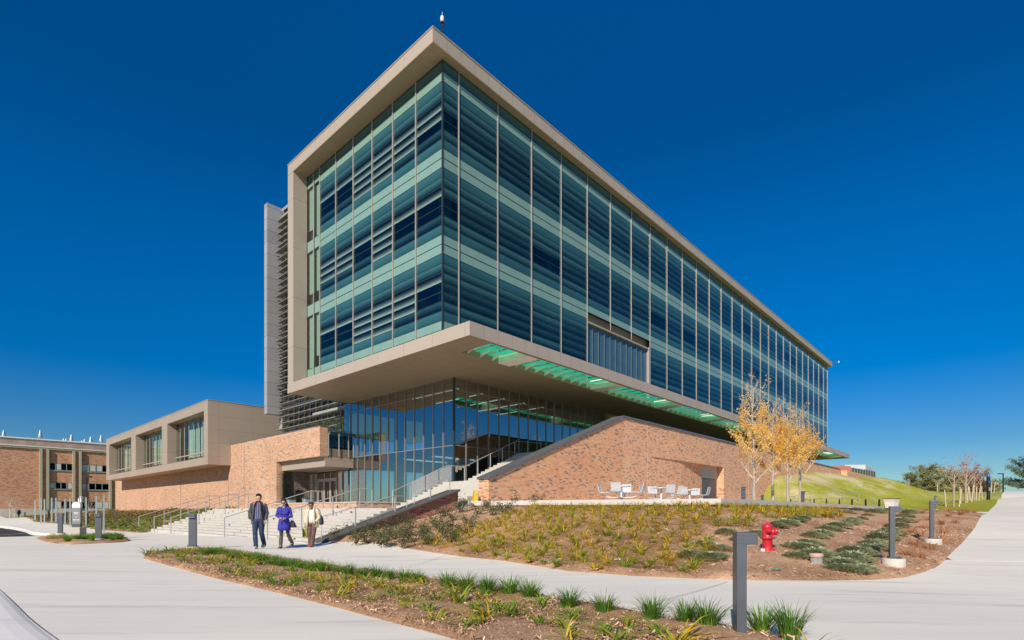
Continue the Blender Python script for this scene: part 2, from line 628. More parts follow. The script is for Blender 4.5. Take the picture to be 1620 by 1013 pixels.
def special_mats():
    # green skylight glass: lets daylight through, coloured
    m, nt, out = new_mat('green_skylight_glass')
    d = nt.nodes.new("ShaderNodeBsdfTranslucent")
    vec = coords(nt)
    c = ramp(nt, noise(nt, vec, 1.6, 4), [(.3, (.035, .52, .27)), (.7, (.08, .70, .40))])
    nt.links.new(c, d.inputs[0])
    t = nt.nodes.new("ShaderNodeBsdfTransparent")
    t.inputs[0].default_value = (.03, .55, .30, 1)
    df = nt.nodes.new("ShaderNodeBsdfDiffuse")
    nt.links.new(c, df.inputs[0])
    m1 = nt.nodes.new("ShaderNodeMixShader")
    m1.inputs[0].default_value = .12
    nt.links.new(d.outputs[0], m1.inputs[1])
    nt.links.new(t.outputs[0], m1.inputs[2])
    m2 = nt.nodes.new("ShaderNodeMixShader")
    m2.inputs[0].default_value = .30
    nt.links.new(m1.outputs[0], m2.inputs[1])
    nt.links.new(df.outputs[0], m2.inputs[2])
    nt.links.new(m2.outputs[0], out.inputs[0])
    M['green'] = m

    m, nt, out = new_mat('lit_tube')
    e = nt.nodes.new("ShaderNodeEmission")
    e.inputs[0].default_value = (1, .95, .82, 1)
    e.inputs[1].default_value = .9
    nt.links.new(e.outputs[0], out.inputs[0])
    M['lightstrip'] = m

    # shredded bark mulch
    m, nt, out = new_mat('bark_mulch')
    v0 = coords(nt)
    v1 = coords(nt, (1, .35, 1), 'Object', (0, 0, .7))
    v2 = coords(nt, (.35, 1, 1), 'Object', (0, 0, .2))
    a = noise(nt, v1, 30, 6, .8)
    b = noise(nt, v2, 42, 6, .8)
    big = noise(nt, v0, .55, 4)
    f = mathn(nt, 'ADD', mathn(nt, 'MULTIPLY', mathn(nt, 'MAXIMUM', a, b), .75), mathn(nt, 'MULTIPLY', big, .35))
    c = ramp(nt, f, [(.42, (.11, .055, .028)), (.54, (.44, .25, .14)), (.65, (.68, .435, .265)), (.80, (.88, .66, .46))])
    principled(nt, out, c, .95, 0, .1, bump(nt, f, .8, .05))
    M['mulch'] = m

    # lawn
    m, nt, out = new_mat('lawn_grass')
    v0 = coords(nt)
    big = noise(nt, v0, .11, 5, .6)
    v1 = coords(nt, (1, .4, 1), 'Object', (0, 0, .8))
    fine = noise(nt, v1, 9, 6, .75)
    mid = noise(nt, coords(nt, (1, .5, 1), 'Object', (0, 0, -.6)), .5, 4, .6)
    g = ramp(nt, fine, [(.25, (.15, .17, .014)), (.5, (.33, .34, .03)), (.78, (.50, .49, .09))])
    dry = ramp(nt, mathn(nt, 'ADD', mathn(nt, 'MULTIPLY', big, .55), mathn(nt, 'MULTIPLY', mid, .45)), [(.44, (0, 0, 0)), (.56, (1, 1, 1))])
    att = nt.nodes.new("ShaderNodeAttribute")
    att.attribute_name = "dry"
    dd = mathn(nt, 'MULTIPLY', dry, att.outputs["Fac"], None, True)
    c = mixc(nt, dd, g, ramp(nt, fine, [(.3, (.42, .35, .16)), (.7, (.78, .66, .40))]))
    principled(nt, out, c, .95, 0, .15, bump(nt, fine, .8, .08))
    M['lawn'] = m

    M['lily_g'] = leafmat('daylily_green', [(.2, (.11, .22, .02)), (.6, (.24, .38, .04)), (.9, (.42, .50, .07))])
    M['lily_y'] = leafmat('daylily_yellow', [(.2, (.36, .36, .03)), (.5, (.62, .48, .04)), (.8, (.80, .52, .06))])
    M['lily_o'] = leafmat('daylily_gold', [(.2, (.55, .35, .03)), (.6, (.80, .48, .04)), (.9, (.82, .38, .05))])
    M['liriope'] = leafmat('green_grass_blade', [(.2, (.07, .18, .022)), (.6, (.175, .36, .05)), (.9, (.33, .50, .10))])
    M['juniper'] = leafmat('juniper_needle', [(.2, (.24, .27, .14)), (.55, (.44, .47, .27)), (.9, (.64, .65, .42))], .7, .15)
    M['rose'] = leafmat('rose_leaf', [(.2, (.035, .065, .018)), (.6, (.09, .135, .038)), (.9, (.19, .21, .07))], .5, .2)
    M['roserust'] = leafmat('rusty_leaf', [(.2, (.10, .06, .03)), (.8, (.22, .16, .06))], .6, .2)
    M['fox'] = leafmat('russet_grass', [(.2, (.40, .17, .07)), (.6, (.62, .30, .13)), (.9, (.72, .42, .2))], .8, .3)
    M['gold'] = leafmat('golden_leaf', [(.2, (.88, .50, .06)), (.5, (.95, .64, .15)), (.9, (.96, .76, .36))], .6, .45)
    M['redleaf'] = leafmat('crimson_leaf', [(.2, (.45, .08, .10)), (.8, (.75, .24, .25))], .6, .4)
    M['rusttree'] = leafmat('rust_leaf', [(.2, (.12, .05, .03)), (.8, (.30, .13, .07))], .6, .3)
    M['pine'] = leafmat('pine_needle', [(.15, (.14, .15, .05)), (.5, (.36, .36, .14)), (.9, (.62, .58, .26))], .7, .15)
    M['cover'] = leafmat('ground_cover_leaf', [(.2, (.08, .15, .03)), (.55, (.20, .26, .05)), (.9, (.40, .38, .09))], .6, .25)
    M['pine2'] = leafmat('brown_green_needle', [(.15, (.09, .085, .035)), (.5, (.24, .20, .09)), (.9, (.40, .30, .15))], .7, .15)
    M['spruce'] = leafmat('spruce_needle', [(.15, (.06, .10, .07)), (.5, (.17, .24, .165)), (.9, (.34, .42, .30))], .7, .15)
    M['rustgold'] = leafmat('orange_leaf', [(.2, (.22, .08, .02)), (.8, (.50, .22, .05))], .6, .3)
    M['roserust2'] = leafmat('rust_cover_leaf', [(.2, (.12, .055, .025)), (.8, (.30, .16, .07))], .6, .25)
    M['skin'] = simple('skin', (.56, .33, .24), .55, 0, .05, 8, .35)
    M['skin2'] = simple('tan_skin', (.40, .22, .15), .55, 0, .05, 8, .35)
    M['hair'] = simple('dark_hair', (.022, .015, .012), .5, 0, .3, 20)
    M['jacket'] = simple('charcoal_jacket', (.085, .088, .092), .9, 0, .2, 12, .2)
    M['denim'] = simple('blue_denim', (.035, .055, .10), .9, 0, .35, 10, .2)
    M['cobalt'] = simple('cobalt_wool', (.05, .052, .36), .9, 0, .15, 10, .2)
    M['cream'] = simple('cream_fleece', (.70, .60, .42), .95, 0, .12, 14, .1)
    M['blouse'] = simple('white_cotton', (.80, .76, .74), .9, 0, .05, 10, .2)
    M['browncloth'] = simple('brown_cloth', (.15, .09, .075), .9, 0, .2, 10, .2)
    M['tights'] = simple('black_tights', (.045, .042, .04), .7, 0, .2, 10, .3)
    M['boot'] = simple('grey_leather', (.10, .09, .08), .5, 0, .15, 10, .4)
    M['shoe'] = simple('pale_shoe', (.50, .47, .42), .6, 0, .1, 10, .3)
    M['rustshoe'] = simple('rust_shoe', (.26, .09, .05), .6, 0, .1, 10, .3)
    M['olivebag'] = simple('olive_patterned_bag', (.24, .24, .05), .8, 0, .45, 14, .2)
    # plaid shirt
    m, nt, out = new_mat('plaid_shirt')
    tc = nt.nodes.new("ShaderNodeTexCoord")
    sp = nt.nodes.new("ShaderNodeSeparateXYZ")
    nt.links.new(tc.outputs["Object"], sp.inputs[0])
    lx = mathn(nt, 'LESS_THAN', mathn(nt, 'FRACT', mathn(nt, 'MULTIPLY', mathn(nt, 'ADD', sp.outputs[0], 5), 16)), .3)
    lz = mathn(nt, 'LESS_THAN', mathn(nt, 'FRACT', mathn(nt, 'MULTIPLY', sp.outputs[2], 14)), .3)
    c = mixc(nt, mathn(nt, 'MULTIPLY', lx, .6), (.05, .07, .16), (.42, .40, .48))
    c = mixc(nt, mathn(nt, 'MULTIPLY', lz, .5), c, (.30, .10, .16))
    principled(nt, out, c, .9, 0, .2)
    M['plaid'] = m


special_mats()

# ------------------------------------------------------------------ the lie of the land
CP = []


def cp(p, z):
    CP.append((p[0], p[1], z))


for x, y, z in ((0, 0, 0), (12, 0, 0), (-14, 0, 0), (0, -30, 0), (-40, -30, 0), (40, -25, 0), (-60, 0, -.05), (-8, 9, 0),
                (0, 9, 0), (5, 7.5, 0), (-8.3, 17.3, .03), (-14, 18, 0), (-25, 28, -.1), (-22, 15, 0), (-40, 30, -.15),
                (-30, 38, -.15), (-55, 60, -.22), (-80, 90, -.28), (-60, 40, -.2), (-110, 100, 0), (-95, 108, .1), (-140, 140, .2),
                (-120, 60, -.2), (-100, 0, -.1), (-160, 200, .4), (100, -60, 1.5), (0, -90, 0), (-100, -90, 0)):
    CP.append((x, y, z))
for px, py in ((520, 862), (700, 878), (900, 905), (1100, 917), (1300, 920), (1450, 912)):
    cp(P(px, py, 0), 0.0)
cp((9.6, 12.0), .05)
cp((8.3, 11.7), .19)
cp((6.0, 12.6), .33)
cp((13.2, 17.0), .38)
cp((17.3, 20.5), .62)
cp((27.3, 31.0), 1.02)
cp((15, 9), .05)
cp((30, 20), .9)
cp((45, 30), 1.4)
for u, v, z in ((-8.8, 18.4, -.15), (-8.8, 13, -.12), (-8.8, 6, -.02), (-8.6, 1, .08), (-8.2, -3.8, .15), (-5, -3.6, .62), (-2, -3.8, 1.22), (-1.3, -5.5, 1.32), (1.1, -14.4, 1.28),
                (12, -14.6, 1.26), (25, -14.6, 1.24), (39, -14.5, 1.3), (4, -9, 1.2), (20, -8, 1.2), (36, -8, 1.25),
                (39.5, -4.0, 1.75), (43, -3.6, 4.0), (45.5, -3.6, 4.9), (58, -3.6, 6.2), (75, -3.6, 6.1), (95, -4, 5.8),
                (42, -8.5, 1.9), (50, -9.5, 3.0), (60, -9, 4.9), (75, -10, 5.6), (44, -13, 1.55), (48, -16, 1.6),
                (10, 10, 1.1), (30, 10, 1.1), (60, 10, 1.2), (0, 20, 1.0), (5, 40, .9), (0, 8, .6),
                (.6, 24, 1.25), (.6, 32, 1.0), (.6, 45, .85), (.6, 60, .75), (.6, 78, .7), (-6, 30, .35), (-8, 40, .1), (-10, 60, 0)):
    cp(W(u, v), z)
for px, d, z in ((1402, 48, 1.35), (1450, 45, 1.28), (1509, 58, 1.9), (1480, 60, 1.95), (1560, 60, 2.4), (1580, 60, 2.45), (1620, 60, 2.7),
                 (1590, 95, 4.4), (1500, 98, 4.4), (1440, 95, 4.7), (1400, 85, 4.9), (1585, 75, 3.2), (1520, 75, 2.9),
                 (1620, 120, 4.7), (1500, 125, 4.7), (1400, 125, 5.2), (1450, 72, 2.8), (1390, 60, 2.0)):
    cp(PD(px, d), z)
CPA = np.array(CP, float)


def _tps_fit(lam=.02):
    X, Z = CPA[:, :2], CPA[:, 2]
    n = len(X)
    d = np.linalg.norm(X[:, None] - X[None], axis=2)
    K = np.where(d > 0, d ** 2 * np.log(d + 1e-12), 0)
    K += lam * np.eye(n) * 10
    Pm = np.hstack([np.ones((n, 1)), X])
    A = np.block([[K, Pm], [Pm.T, np.zeros((3, 3))]])
    s = np.linalg.solve(A, np.concatenate([Z, np.zeros(3)]))
    return s[:n], s[n:]


_TW, _TA = _tps_fit()


def H_arr(xy):
    xy = np.asarray(xy, float)
    q = np.clip(xy, [-150, -85], [125, 190])
    d = np.linalg.norm(q[:, None] - CPA[None, :, :2], axis=2)
    K = np.where(d > 0, d ** 2 * np.log(d + 1e-12), 0)
    return np.clip(K @ _TW + _TA[0] + q @ _TA[1:], -.4, 6.6)


def H(p):
    return float(H_arr([(p[0], p[1])])[0])


def G(px, py, off=.05):
    """where the line of sight through a photo pixel meets the ground"""
    lo = 4.0
    d = lo
    while d < 140:
        q = PD(px, d)
        if CAMZ - (py - HY) * d / F < H(q) + off:
            break
        d += .08 if d < 30 else .4
    q = PD(px, d)
    return Vector((q.x, q.y, H(q) + off))


def inpoly(x, y, poly):
    c = False
    n = len(poly)
    j = n - 1
    for i in range(n):
        xi, yi, xj, yj = poly[i][0], poly[i][1], poly[j][0], poly[j][1]
        if (yi > y) != (yj > y) and x < (xj - xi) * (y - yi) / (yj - yi) + xi:
            c = not c
        j = i
    return c


def smooth_poly(pts, it=2, closed=True):
    """Chaikin corner cutting"""
    for _ in range(it):
        q = []
        n = len(pts)
        for i in range(n):
            a, b = Vector(pts[i][:2]), Vector(pts[(i + 1) % n][:2])
            q += [a * .75 + b * .25, a * .25 + b * .75]
        pts = q
    return pts


def densify(poly, step):
    out = []
    n = len(poly)
    for i in range(n):
        a, b = Vector(poly[i][:2]), Vector(poly[(i + 1) % n][:2])
        k = max(1, int((b - a).length / step))
        out += [a + (b - a) * (t / k) for t in range(k)]
    return out


def drape(name, poly, mat_, step, off, skirt=.12, hummock=0.0, hs=1.0, seed=0, edge=None):
    """a sheet following the ground inside a plan polygon"""
    bd = densify(poly, step)
    xs = [p[0] for p in bd]
    ys = [p[1] for p in bd]
    rg = random.Random(seed)
    pts = [Vector((p[0], p[1])) for p in bd]
    nb = len(pts)
    nx, ny = int((max(xs) - min(xs)) / step) + 1, int((max(ys) - min(ys)) / step) + 1
    for i in range(nx + 1):
        for j in range(ny + 1):
            x = min(xs) + (i + .5 + rg.uniform(-.2, .2)) * step
            y = min(ys) + (j + .5 + rg.uniform(-.2, .2)) * step
            if inpoly(x, y, bd):
                pts.append(Vector((x, y)))
    edges = [(i, (i + 1) % nb) for i in range(nb)]
    vo, eo, fo, ov, oe, of = delaunay_2d_cdt(pts, edges, [list(range(nb))], 1, 1e-5)
    arr = np.array([(p[0], p[1]) for p in vo])
    h = H_arr(arr) + off
    isb = np.array([any(q < nb for q in o) for o in ov])
    if edge is not None:
        h = np.where(isb, h - off + edge, h)
    if hummock:
        k = hs
        n = (np.sin(arr[:, 0] * 2.1 * k + 1.3) * np.cos(arr[:, 1] * 1.7 * k) + np.sin(arr[:, 0] * 5.3 * k + arr[:, 1] * 4.1 * k) * .5
             + np.array([rg.uniform(-1, 1) for _ in arr]) * .6)
        h = h + np.where(isb, 0, hummock * (.5 + .5 * n))
    vs = [(a[0], a[1], z) for a, z in zip(arr, h)]
    mb = MB()
    faces = [tuple(f) for f in fo]
    mb.raw(vs, faces, 0, True)
    # vertical edge round the sheet
    cnt = {}
    for f in faces:
        for i in range(len(f)):
            e = (f[i], f[(i + 1) % len(f)])
            cnt[tuple(sorted(e))] = cnt.get(tuple(sorted(e)), 0) + 1
    for (a, b), c in cnt.items():
        if c == 1:
            A, B = vs[a], vs[b]
            mb.face([A, B, (B[0], B[1], B[2] - skirt), (A[0], A[1], A[2] - skirt)], 0)
    return mb.build(name, mat_, recalc=True)


# ground: one sheet to the horizon, finer near the site
def axis(lo, hi, step, far):
    a = list(np.arange(lo, hi + 1e-6, step))
    ext = []
    d, g = step * 2, step * 2
    while d < far:
        ext.append(d)
        g *= 1.6
        d += g
    return [lo - e for e in reversed(ext + [far])] + a + [hi + e for e in ext + [far]]


# concrete plaza, walks
plaza_poly = [(-30, -25), (26, -25), (26, 14), tuple(P(1500, 888, .06)[:2]), tuple(PD(1480, 12.6)[:2])] + \
    [tuple(P(px, py, 0)[:2]) for px, py in ((1465, 905), (1420, 914), (1300, 917), (1100, 914), (900, 902), (700, 875), (610, 865))] + \
    [tuple(W(-6.0, -4.6)[:2]), tuple(W(-4, -2.8)[:2]), tuple(W(-4, 18.4)[:2]), tuple(W(-8.6, 18.4)[:2]),
     tuple(P(150, 837, -.15)[:2]), tuple(P(62, 826.5, -.2)[:2]), tuple(P(22, 821, -.25)[:2]), tuple(P(0, 819, -.26)[:2]), (-110, 92), (-110, 84), (-60, 54)] + \
    [tuple(P(0, 832, -.2)[:2]), tuple(P(40, 838, -.18)[:2]), tuple(P(62, 848, -.1)[:2]), tuple(P(0, 850.5, -.1)[:2]), (-60, 24)]
plaza = drape('plaza_pavement', plaza_poly, M['plaza'], 1.0, 0.0)
tag(plaza, 'pale broom finished concrete paving in front of the building', None, None, 'structure')

_q1, _q2 = Vector(P(1500, 888, .06)[:2]), Vector((26, 14))
_dn = Vector((.08, -.10)) * .8
path_poly = [tuple(_q1 + _dn), tuple(PD(1486, 13.6)[:2]), tuple(PD(1508, 16.4)[:2]), tuple(PD(1532, 20.8)[:2]), tuple(PD(1550, 30)[:2]), tuple(PD(1560, 31)[:2]), tuple(PD(1569, 45)[:2]), tuple(PD(1580, 60)[:2]),
             tuple(PD(1588, 95)[:2]), tuple(PD(1592, 125)[:2]), tuple(PD(1680, 125)[:2]), tuple(PD(1730, 60)[:2]), (42, 30), (34, 18), tuple(_q2 + _dn)]
rpath = drape('path', path_poly, M['pathc'], 1.0, .003, .03)
tag(rpath, 'wide concrete path climbing the slope on the right', None, None, 'structure')
# cross walk at the head of the bed
cw = [tuple(PD(1562, 31.5)[:2]), tuple(PD(1563, 34)[:2]), tuple(PD(1530, 34.5)[:2]), tuple(PD(1485, 39)[:2]), tuple(PD(1484, 38.2)[:2]), tuple(PD(1528, 33)[:2])]
tag(drape('footpath', cw, M['pathc'], .8, .03), 'narrow concrete walk along the head of the planting bed', None, None, 'structure')

# road with its kerb
road_poly = [tuple(P(0, 835, -.2)[:2]), tuple(P(40, 840.5, -.18)[:2]), tuple(P(60, 848.2, -.12)[:2]), tuple(P(0, 850.5, -.1)[:2]), (-60, 24), (-75, 30), (-75, 50)]
tag(drape('road', road_poly, M['asphalt'], 1.0, -.005), 'dark asphalt road end at the left edge', None, None, 'structure')
a, b = P(-6, 845.5, -.15), P(44, 841.3, -.16)
mb = MB()
d = (b - a).normalized()
n = Vector((-d.y, d.x, 0)) * .08
pts = [a + (b - a) * t for t in (0, .25, .5, .75, 1)]
for p, q in zip(pts, pts[1:]):
    mb.face([Vector((p + n)[:2] + (H(p) + .012,)), Vector((p - n)[:2] + (H(p) + .012,)), Vector((q - n)[:2] + (H(q) + .012,)), Vector((q + n)[:2] + (H(q) + .012,))])
tag(mb.build('road_marking', M['yellowline'], recalc=False), 'yellow line painted on the asphalt', None, None, 'structure')

kp = [P(-10, 832.5, -.2), P(20, 835.3, -.19), P(45, 839, -.17), P(62, 843.2, -.14), P(84, 846.5, -.12)]
mb = MB()
for i in range(len(kp) - 1):
    p, q = kp[i], kp[i + 1]
    d = (q - p).normalized()
    n = Vector((-d.y, d.x, 0)) * .16
    k = 3
    for t in range(k):
        s, e = p + (q - p) * ((t + .02) / k), p + (q - p) * ((t + .98) / k)
        zs, ze = H(s), H(e)
        c = [s - n, e - n, e + n, s + n]
        zz = [zs, ze, ze, zs]
        mb.hexa([(x.x, x.y, z - .1) for x, z in zip(c, zz)] + [(x.x, x.y, z + .13) for x, z in zip(c, zz)])
tag(mb.build('kerb', M['kerb'], bevel=.02), 'pale concrete kerb edging the asphalt road', None, None, 'structure')

M['jointdirt'] = simple('joint_dirt', (.36, .31, .26), .95, 0, .2, 6, .1)
# paler apron slab in the near left corner with its open joint
ap = [P(-60, 893, 0), P(-20, 921, 0), P(0, 935, 0), P(22, 956, 0), P(44, 978, 0), P(70, 999, 0), P(98, 1020, 0), P(140, 1060, 0)]
_apx = [-60, -20, 0, 22, 44, 70, 98, 140]
_apy = [893, 921, 935, 956, 978, 999, 1020, 1060]
ap = []
for k in range(40):
    t_ = k / 39 * 7
    i_ = min(6, int(t_))
    f_ = t_ - i_
    c_ = []
    for arr_ in (_apx, _apy):
        p0_, p1_, p2_, p3_ = arr_[max(0, i_ - 1)], arr_[i_], arr_[i_ + 1], arr_[min(7, i_ + 2)]
        c_.append(.5 * (2 * p1_ + (p2_ - p0_) * f_ + (2 * p0_ - 5 * p1_ + 4 * p2_ - p3_) * f_ ** 2 + (3 * p1_ - p0_ - 3 * p2_ + p3_) * f_ ** 3))
    ap.append(P(c_[0], c_[1], 0))
poly = [tuple(p[:2]) for p in ap] + [(-4.0, -4), (-14, -4), (-16, 8)]
tag(drape('driveway_apron', poly, M['kerb'], .8, .007), 'paler concrete apron at the near left corner', None, None, 'structure')
mb = MB()
for p, q in zip(ap, ap[1:]):
    d = (q - p).normalized()
    n = Vector((-d.y, d.x, 0))
    w = .006
    z = .012
    mb.face([p + n * w + Vector((0, 0, z)), p - n * w + Vector((0, 0, z)), q - n * w + Vector((0, 0, z)), q + n * w + Vector((0, 0, z))])
tag(mb.build('pavement_joint', M['jointdirt'], recalc=False), 'dark joint between apron and plaza', None, None, 'structure')


mb = MB()
sec = [(.0, .0), (.04, .010), (.12, .018), (.24, .018), (.40, .010), (.50, .0)]
rows = []
for i, p in enumerate(ap):
    d = (ap[min(i + 1, len(ap) - 1)] - ap[max(i - 1, 0)]).normalized()
    n = Vector((d.y, -d.x, 0))
    if n.x > 0:
        n = -n
    rows.append([p + n * (s_ + .015) + Vector((0, 0, .008 + z_)) for s_, z_ in sec])
for r0, r1 in zip(rows, rows[1:]):
    for i in range(len(sec) - 1):
        mb.face([r0[i], r0[i + 1], r1[i + 1], r1[i]], 0, True)
tag(mb.build('kerb', M['kerb']), 'pale rounded kerb at the near left corner', None, None, 'structure')


def jointline(p, q, w=.006):
    mb = MB()
    k = 12
    d = (q - p).normalized()
    n = Vector((-d.y, d.x, 0)) * w
    for i in range(k):
        a, b = p + (q - p) * (i / k), p + (q - p) * ((i + 1) / k)
        za, zb = H(a) + .022, H(b) + .022
        mb.face([(a.x + n.x, a.y + n.y, za), (a.x - n.x, a.y - n.y, za), (b.x - n.x, b.y - n.y, zb), (b.x + n.x, b.y + n.y, zb)])
    o = mb.build('pavement_joint', M['jointdirt'], recalc=False)
    tag(o, 'sawn joint across the concrete walk', None, None, 'structure')


jointline(P(1002, 966, 0), P(1150, 922, 0))
jointline(P(640, 893, 0), P(705, 879, 0))

for d in (18, 23, 29, 36, 45):
    e = {14: 1512, 18: 1536, 23: 1551, 29: 1559, 36: 1565, 45: 1570}[d]
    jointline(PD(e, d), PD(1800, d * .93), .008)

# ------------------------------------------------------------------ the main building (local axes u, v, z)
bld = empty('university_building', (BX, BY, 0), UA)
tag(bld, 'large modern glass and tan metal university building with deep roof overhang and brick wing', 'building')

Z0, FH, ST = 10.825, 4.575, 4.575 / 9
ZT, ZS = 25.17, 25.92                 # soffit and top of the roof edge
ZC0, ZC1 = 9.60, 10.24                # lower band
UE, VE = 83.3, 15.89


def right(s, d, z):
    return (s, -d, z)


def left(s, d, z):
    return (-d, s, z)


def fquad(mb, fn, s0, s1, z0, z1, d, m):
    q = [fn(s0, d, z0), fn(s1, d, z0), fn(s1, d, z1), fn(s0, d, z1)]
    mb.face(q if fn is right else q[::-1], m)


def fbox(mb, fn, s0, s1, d0, d1, z0, z1, m):
    a = [fn(s0, d0, z0), fn(s1, d0, z0), fn(s1, d1, z0), fn(s0, d1, z0), fn(s0, d0, z1), fn(s1, d0, z1), fn(s1, d1, z1), fn(s0, d1, z1)]
    mb.hexa(a, m)


# roof slab, with its metal coping
mb = MB()
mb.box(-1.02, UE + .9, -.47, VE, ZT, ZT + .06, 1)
for (x0, x1, y0, y1) in ((-1.02, -.96, -.47, VE), (UE + .84, UE + .9, -.47, VE), (-.96, UE + .84, -.47, -.41), (-.96, UE + .84, VE - .06, VE)):
    mb.box(x0, x1, y0, y1, ZT + .06, ZS, 0)
mb.box(-.96, UE + .84, -.41, VE - .06, ZS - .25, ZS - .1, 2)
roof = mb.build('roof', [M['fascia'], M['soffit'], M['stone']], bld)
mb = MB()
mb.box(-1.05, -.9, -.5, VE + .03, ZS, ZS + .07, 0)
mb.box(-.9, UE + .93, -.5, -.35, ZS, ZS + .07, 0)
mb.build('coping', [M['coping']], roof)

# side fin closing the short facade
mb = MB()
mb.box(-1.02, 0.0, 15.05, VE - .002, ZC1 + .002, ZT - .002, 0)
mb.box(0.0, 4.2, 15.4, VE - .002, ZC1 + .002, ZT - .002, 0)
mb.build('side_fin', [M['finpanel']], bld)

# lower band: slab, canopy with sawtooth green skylights
cells = [(.6, 3.45)] + [(3.45 + .95 + 9.15 * k, 3.45 + 9.15 * (k + 1)) for k in range(9)]
cells = [(a, min(b, 82.6)) for a, b in cells if a < 82]
cells[0] = (.6, 3.45)
V0c, V1c = -3.0, -.78
mb = MB()
# solid slab inboard, edge strips, cross beams
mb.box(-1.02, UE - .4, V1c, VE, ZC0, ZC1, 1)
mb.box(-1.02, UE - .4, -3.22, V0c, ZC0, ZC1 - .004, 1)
xs = [-1.02] + [q for c in cells for q in c] + [UE - .4]
for i in range(0, len(xs), 2):
    inner = 0 < i < len(xs) - 2
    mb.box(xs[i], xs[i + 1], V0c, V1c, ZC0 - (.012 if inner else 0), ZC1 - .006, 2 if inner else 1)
# face of the band, a skin just proud of the slab
mb.box(-1.045, -1.02, -3.245, VE, ZC0 - .01, ZC1 + .03, 0)
mb.box(-1.02, UE - .38, -3.245, -3.22, ZC0 - .01, ZC1 + .03, 0)
mb.box(UE - .4, UE - .38, -3.22, 0, ZC0 - .01, ZC1 + .03, 0)
canopy = mb.build('canopy', [M['fascia'], M['soffit'], M['creambeam']], bld)
for k, (a, b) in enumerate(cells):
    n = max(2, round((b - a) / .95))
    w = (b - a) / n
    zg = ZC0 + .27
    mb = MB()
    for i in range(n):                       # green laminated sheets, lapped like shallow scales, on tapering brackets
        x0, x1 = a + i * w, a + (i + 1) * w
        mb.face([(x0 + .01, V0c, zg), (x0 + .01, V1c, zg), (x1 - .01, V1c, zg + .06), (x1 - .01, V0c, zg + .06)], 0)
        x = a + (i + .5) * w
        zb_ = ZC0 + .035
        for e in (-.015, .015):
            mb.face([(x + e, V1c, zb_), (x + e, V1c, zg), (x + e, V1c - .85, zg)], 1)
        mb.face([(x - .015, V1c, zb_), (x + .015, V1c, zb_), (x + .015, V1c - .85, zg), (x - .015, V1c - .85, zg)], 1)
    mb.build('skylight', [M['green'], M['creambeam']], canopy, recalc=False)

# inside of the upper floors: slabs, core
mb = MB()
for k in range(4):
    z = Z0 + FH * k
    mb.box(.35, UE - .4, .35, 14.9, z - .40, z + .12, 1)
mb.box(7.0, UE - .5, 6.5, 14.8, ZC1, 24.9, 0)
mb.box(.3, UE - .4, 14.95, 15.05, ZC1, ZT, 0)
mb.box(UE - .4, UE - .3, .1, 15, ZC1, ZT, 0)
for i in range(27):                       # columns and cross walls behind the glass
    u = 1.13 + i * 3.05
    if i % 3 == 0:
        mb.box(u - .25, u + .25, .9, 1.4, ZC1, 24.9, 2)
    if i % 4 == 1:
        mb.box(u - .06, u + .06, 1.6, 6.5, ZC1, 24.9, 2)
mb.build('interior_core', [M['interior'], M['intfloor'], M['ceiling']], bld)

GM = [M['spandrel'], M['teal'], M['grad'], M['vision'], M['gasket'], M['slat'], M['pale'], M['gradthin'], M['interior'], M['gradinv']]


def window_mb(fn, s0, s1, floor, side, rg, mbx=None):
    """one bay of one storey: nine glass strips, joints, slats and white pieces behind"""
    mb = mbx or MB()
    zb = Z0 + FH * floor
    e = .03
    if side == 'right':
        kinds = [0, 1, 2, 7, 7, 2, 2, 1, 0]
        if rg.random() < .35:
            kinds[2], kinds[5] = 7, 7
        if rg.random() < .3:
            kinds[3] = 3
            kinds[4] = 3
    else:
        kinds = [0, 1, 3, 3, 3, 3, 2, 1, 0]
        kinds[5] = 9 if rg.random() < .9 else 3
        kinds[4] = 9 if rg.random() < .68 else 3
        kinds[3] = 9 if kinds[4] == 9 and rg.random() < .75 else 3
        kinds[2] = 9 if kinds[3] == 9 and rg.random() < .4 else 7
    for i, kd in enumerate(kinds):
        z0, z1 = zb + i * ST, zb + (i + 1) * ST
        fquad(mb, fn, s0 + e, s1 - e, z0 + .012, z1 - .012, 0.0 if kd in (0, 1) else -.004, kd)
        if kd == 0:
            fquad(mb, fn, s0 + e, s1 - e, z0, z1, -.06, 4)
    for i in range(10):
        z = zb + i * ST
        fbox(mb, fn, s0, s1, -.05, .012, z - .016, z + .016, 4)
    for s in (s0, s1):
        fbox(mb, fn, s - .02, s + .02, -.055, .008, zb, zb + FH, 4)
    # horizontal slats behind the vision glass
    drop = rg.choice([1, 2, 3, 3, 4]) if side == 'left' else rg.choice([1, 2, 3])
    for i in range(2, 7):
        if i < 7 - drop and rg.random() < .75:
            continue
        z = zb + i * ST
        hh = rg.choice([.16, .2, .24]) if side == 'left' else rg.choice([.10, .14])
        zz = z + .08
        mb.face([fn(s0 + .06, -.14, zz), fn(s1 - .06, -.14, zz), fn(s1 - .06, -.24, zz + hh), fn(s0 + .06, -.24, zz + hh)], 5)
    # small slanted white pieces at the bay end
    if side == 'right' and rg.random() < .75:
        z = zb + rg.choice((2, 2, 3)) * ST + .10
        s = s1 - rg.uniform(.22, .5)
        mb.face([fn(s, -.03, z), fn(s + .07, -.03, z), fn(s + .16, -.03, z + .36), fn(s + .09, -.03, z + .36)], 5)
        if rg.random() < .5:
            mb.face([fn(s - .3, -.03, z + .04), fn(s - .08, -.03, z + .02), fn(s - .08, -.03, z + .10), fn(s - .3, -.03, z + .12)], 5)
    if rg.random() < .6:
        z = zb + rg.uniform(1.2, 2.2)
        mb.face([fn(s1 - .12, -.15, z), fn(s1 - .12, -.6, z + .05), fn(s1 - .12, -.6, z + .6), fn(s1 - .12, -.15, z + .5)], 5)
    return mb


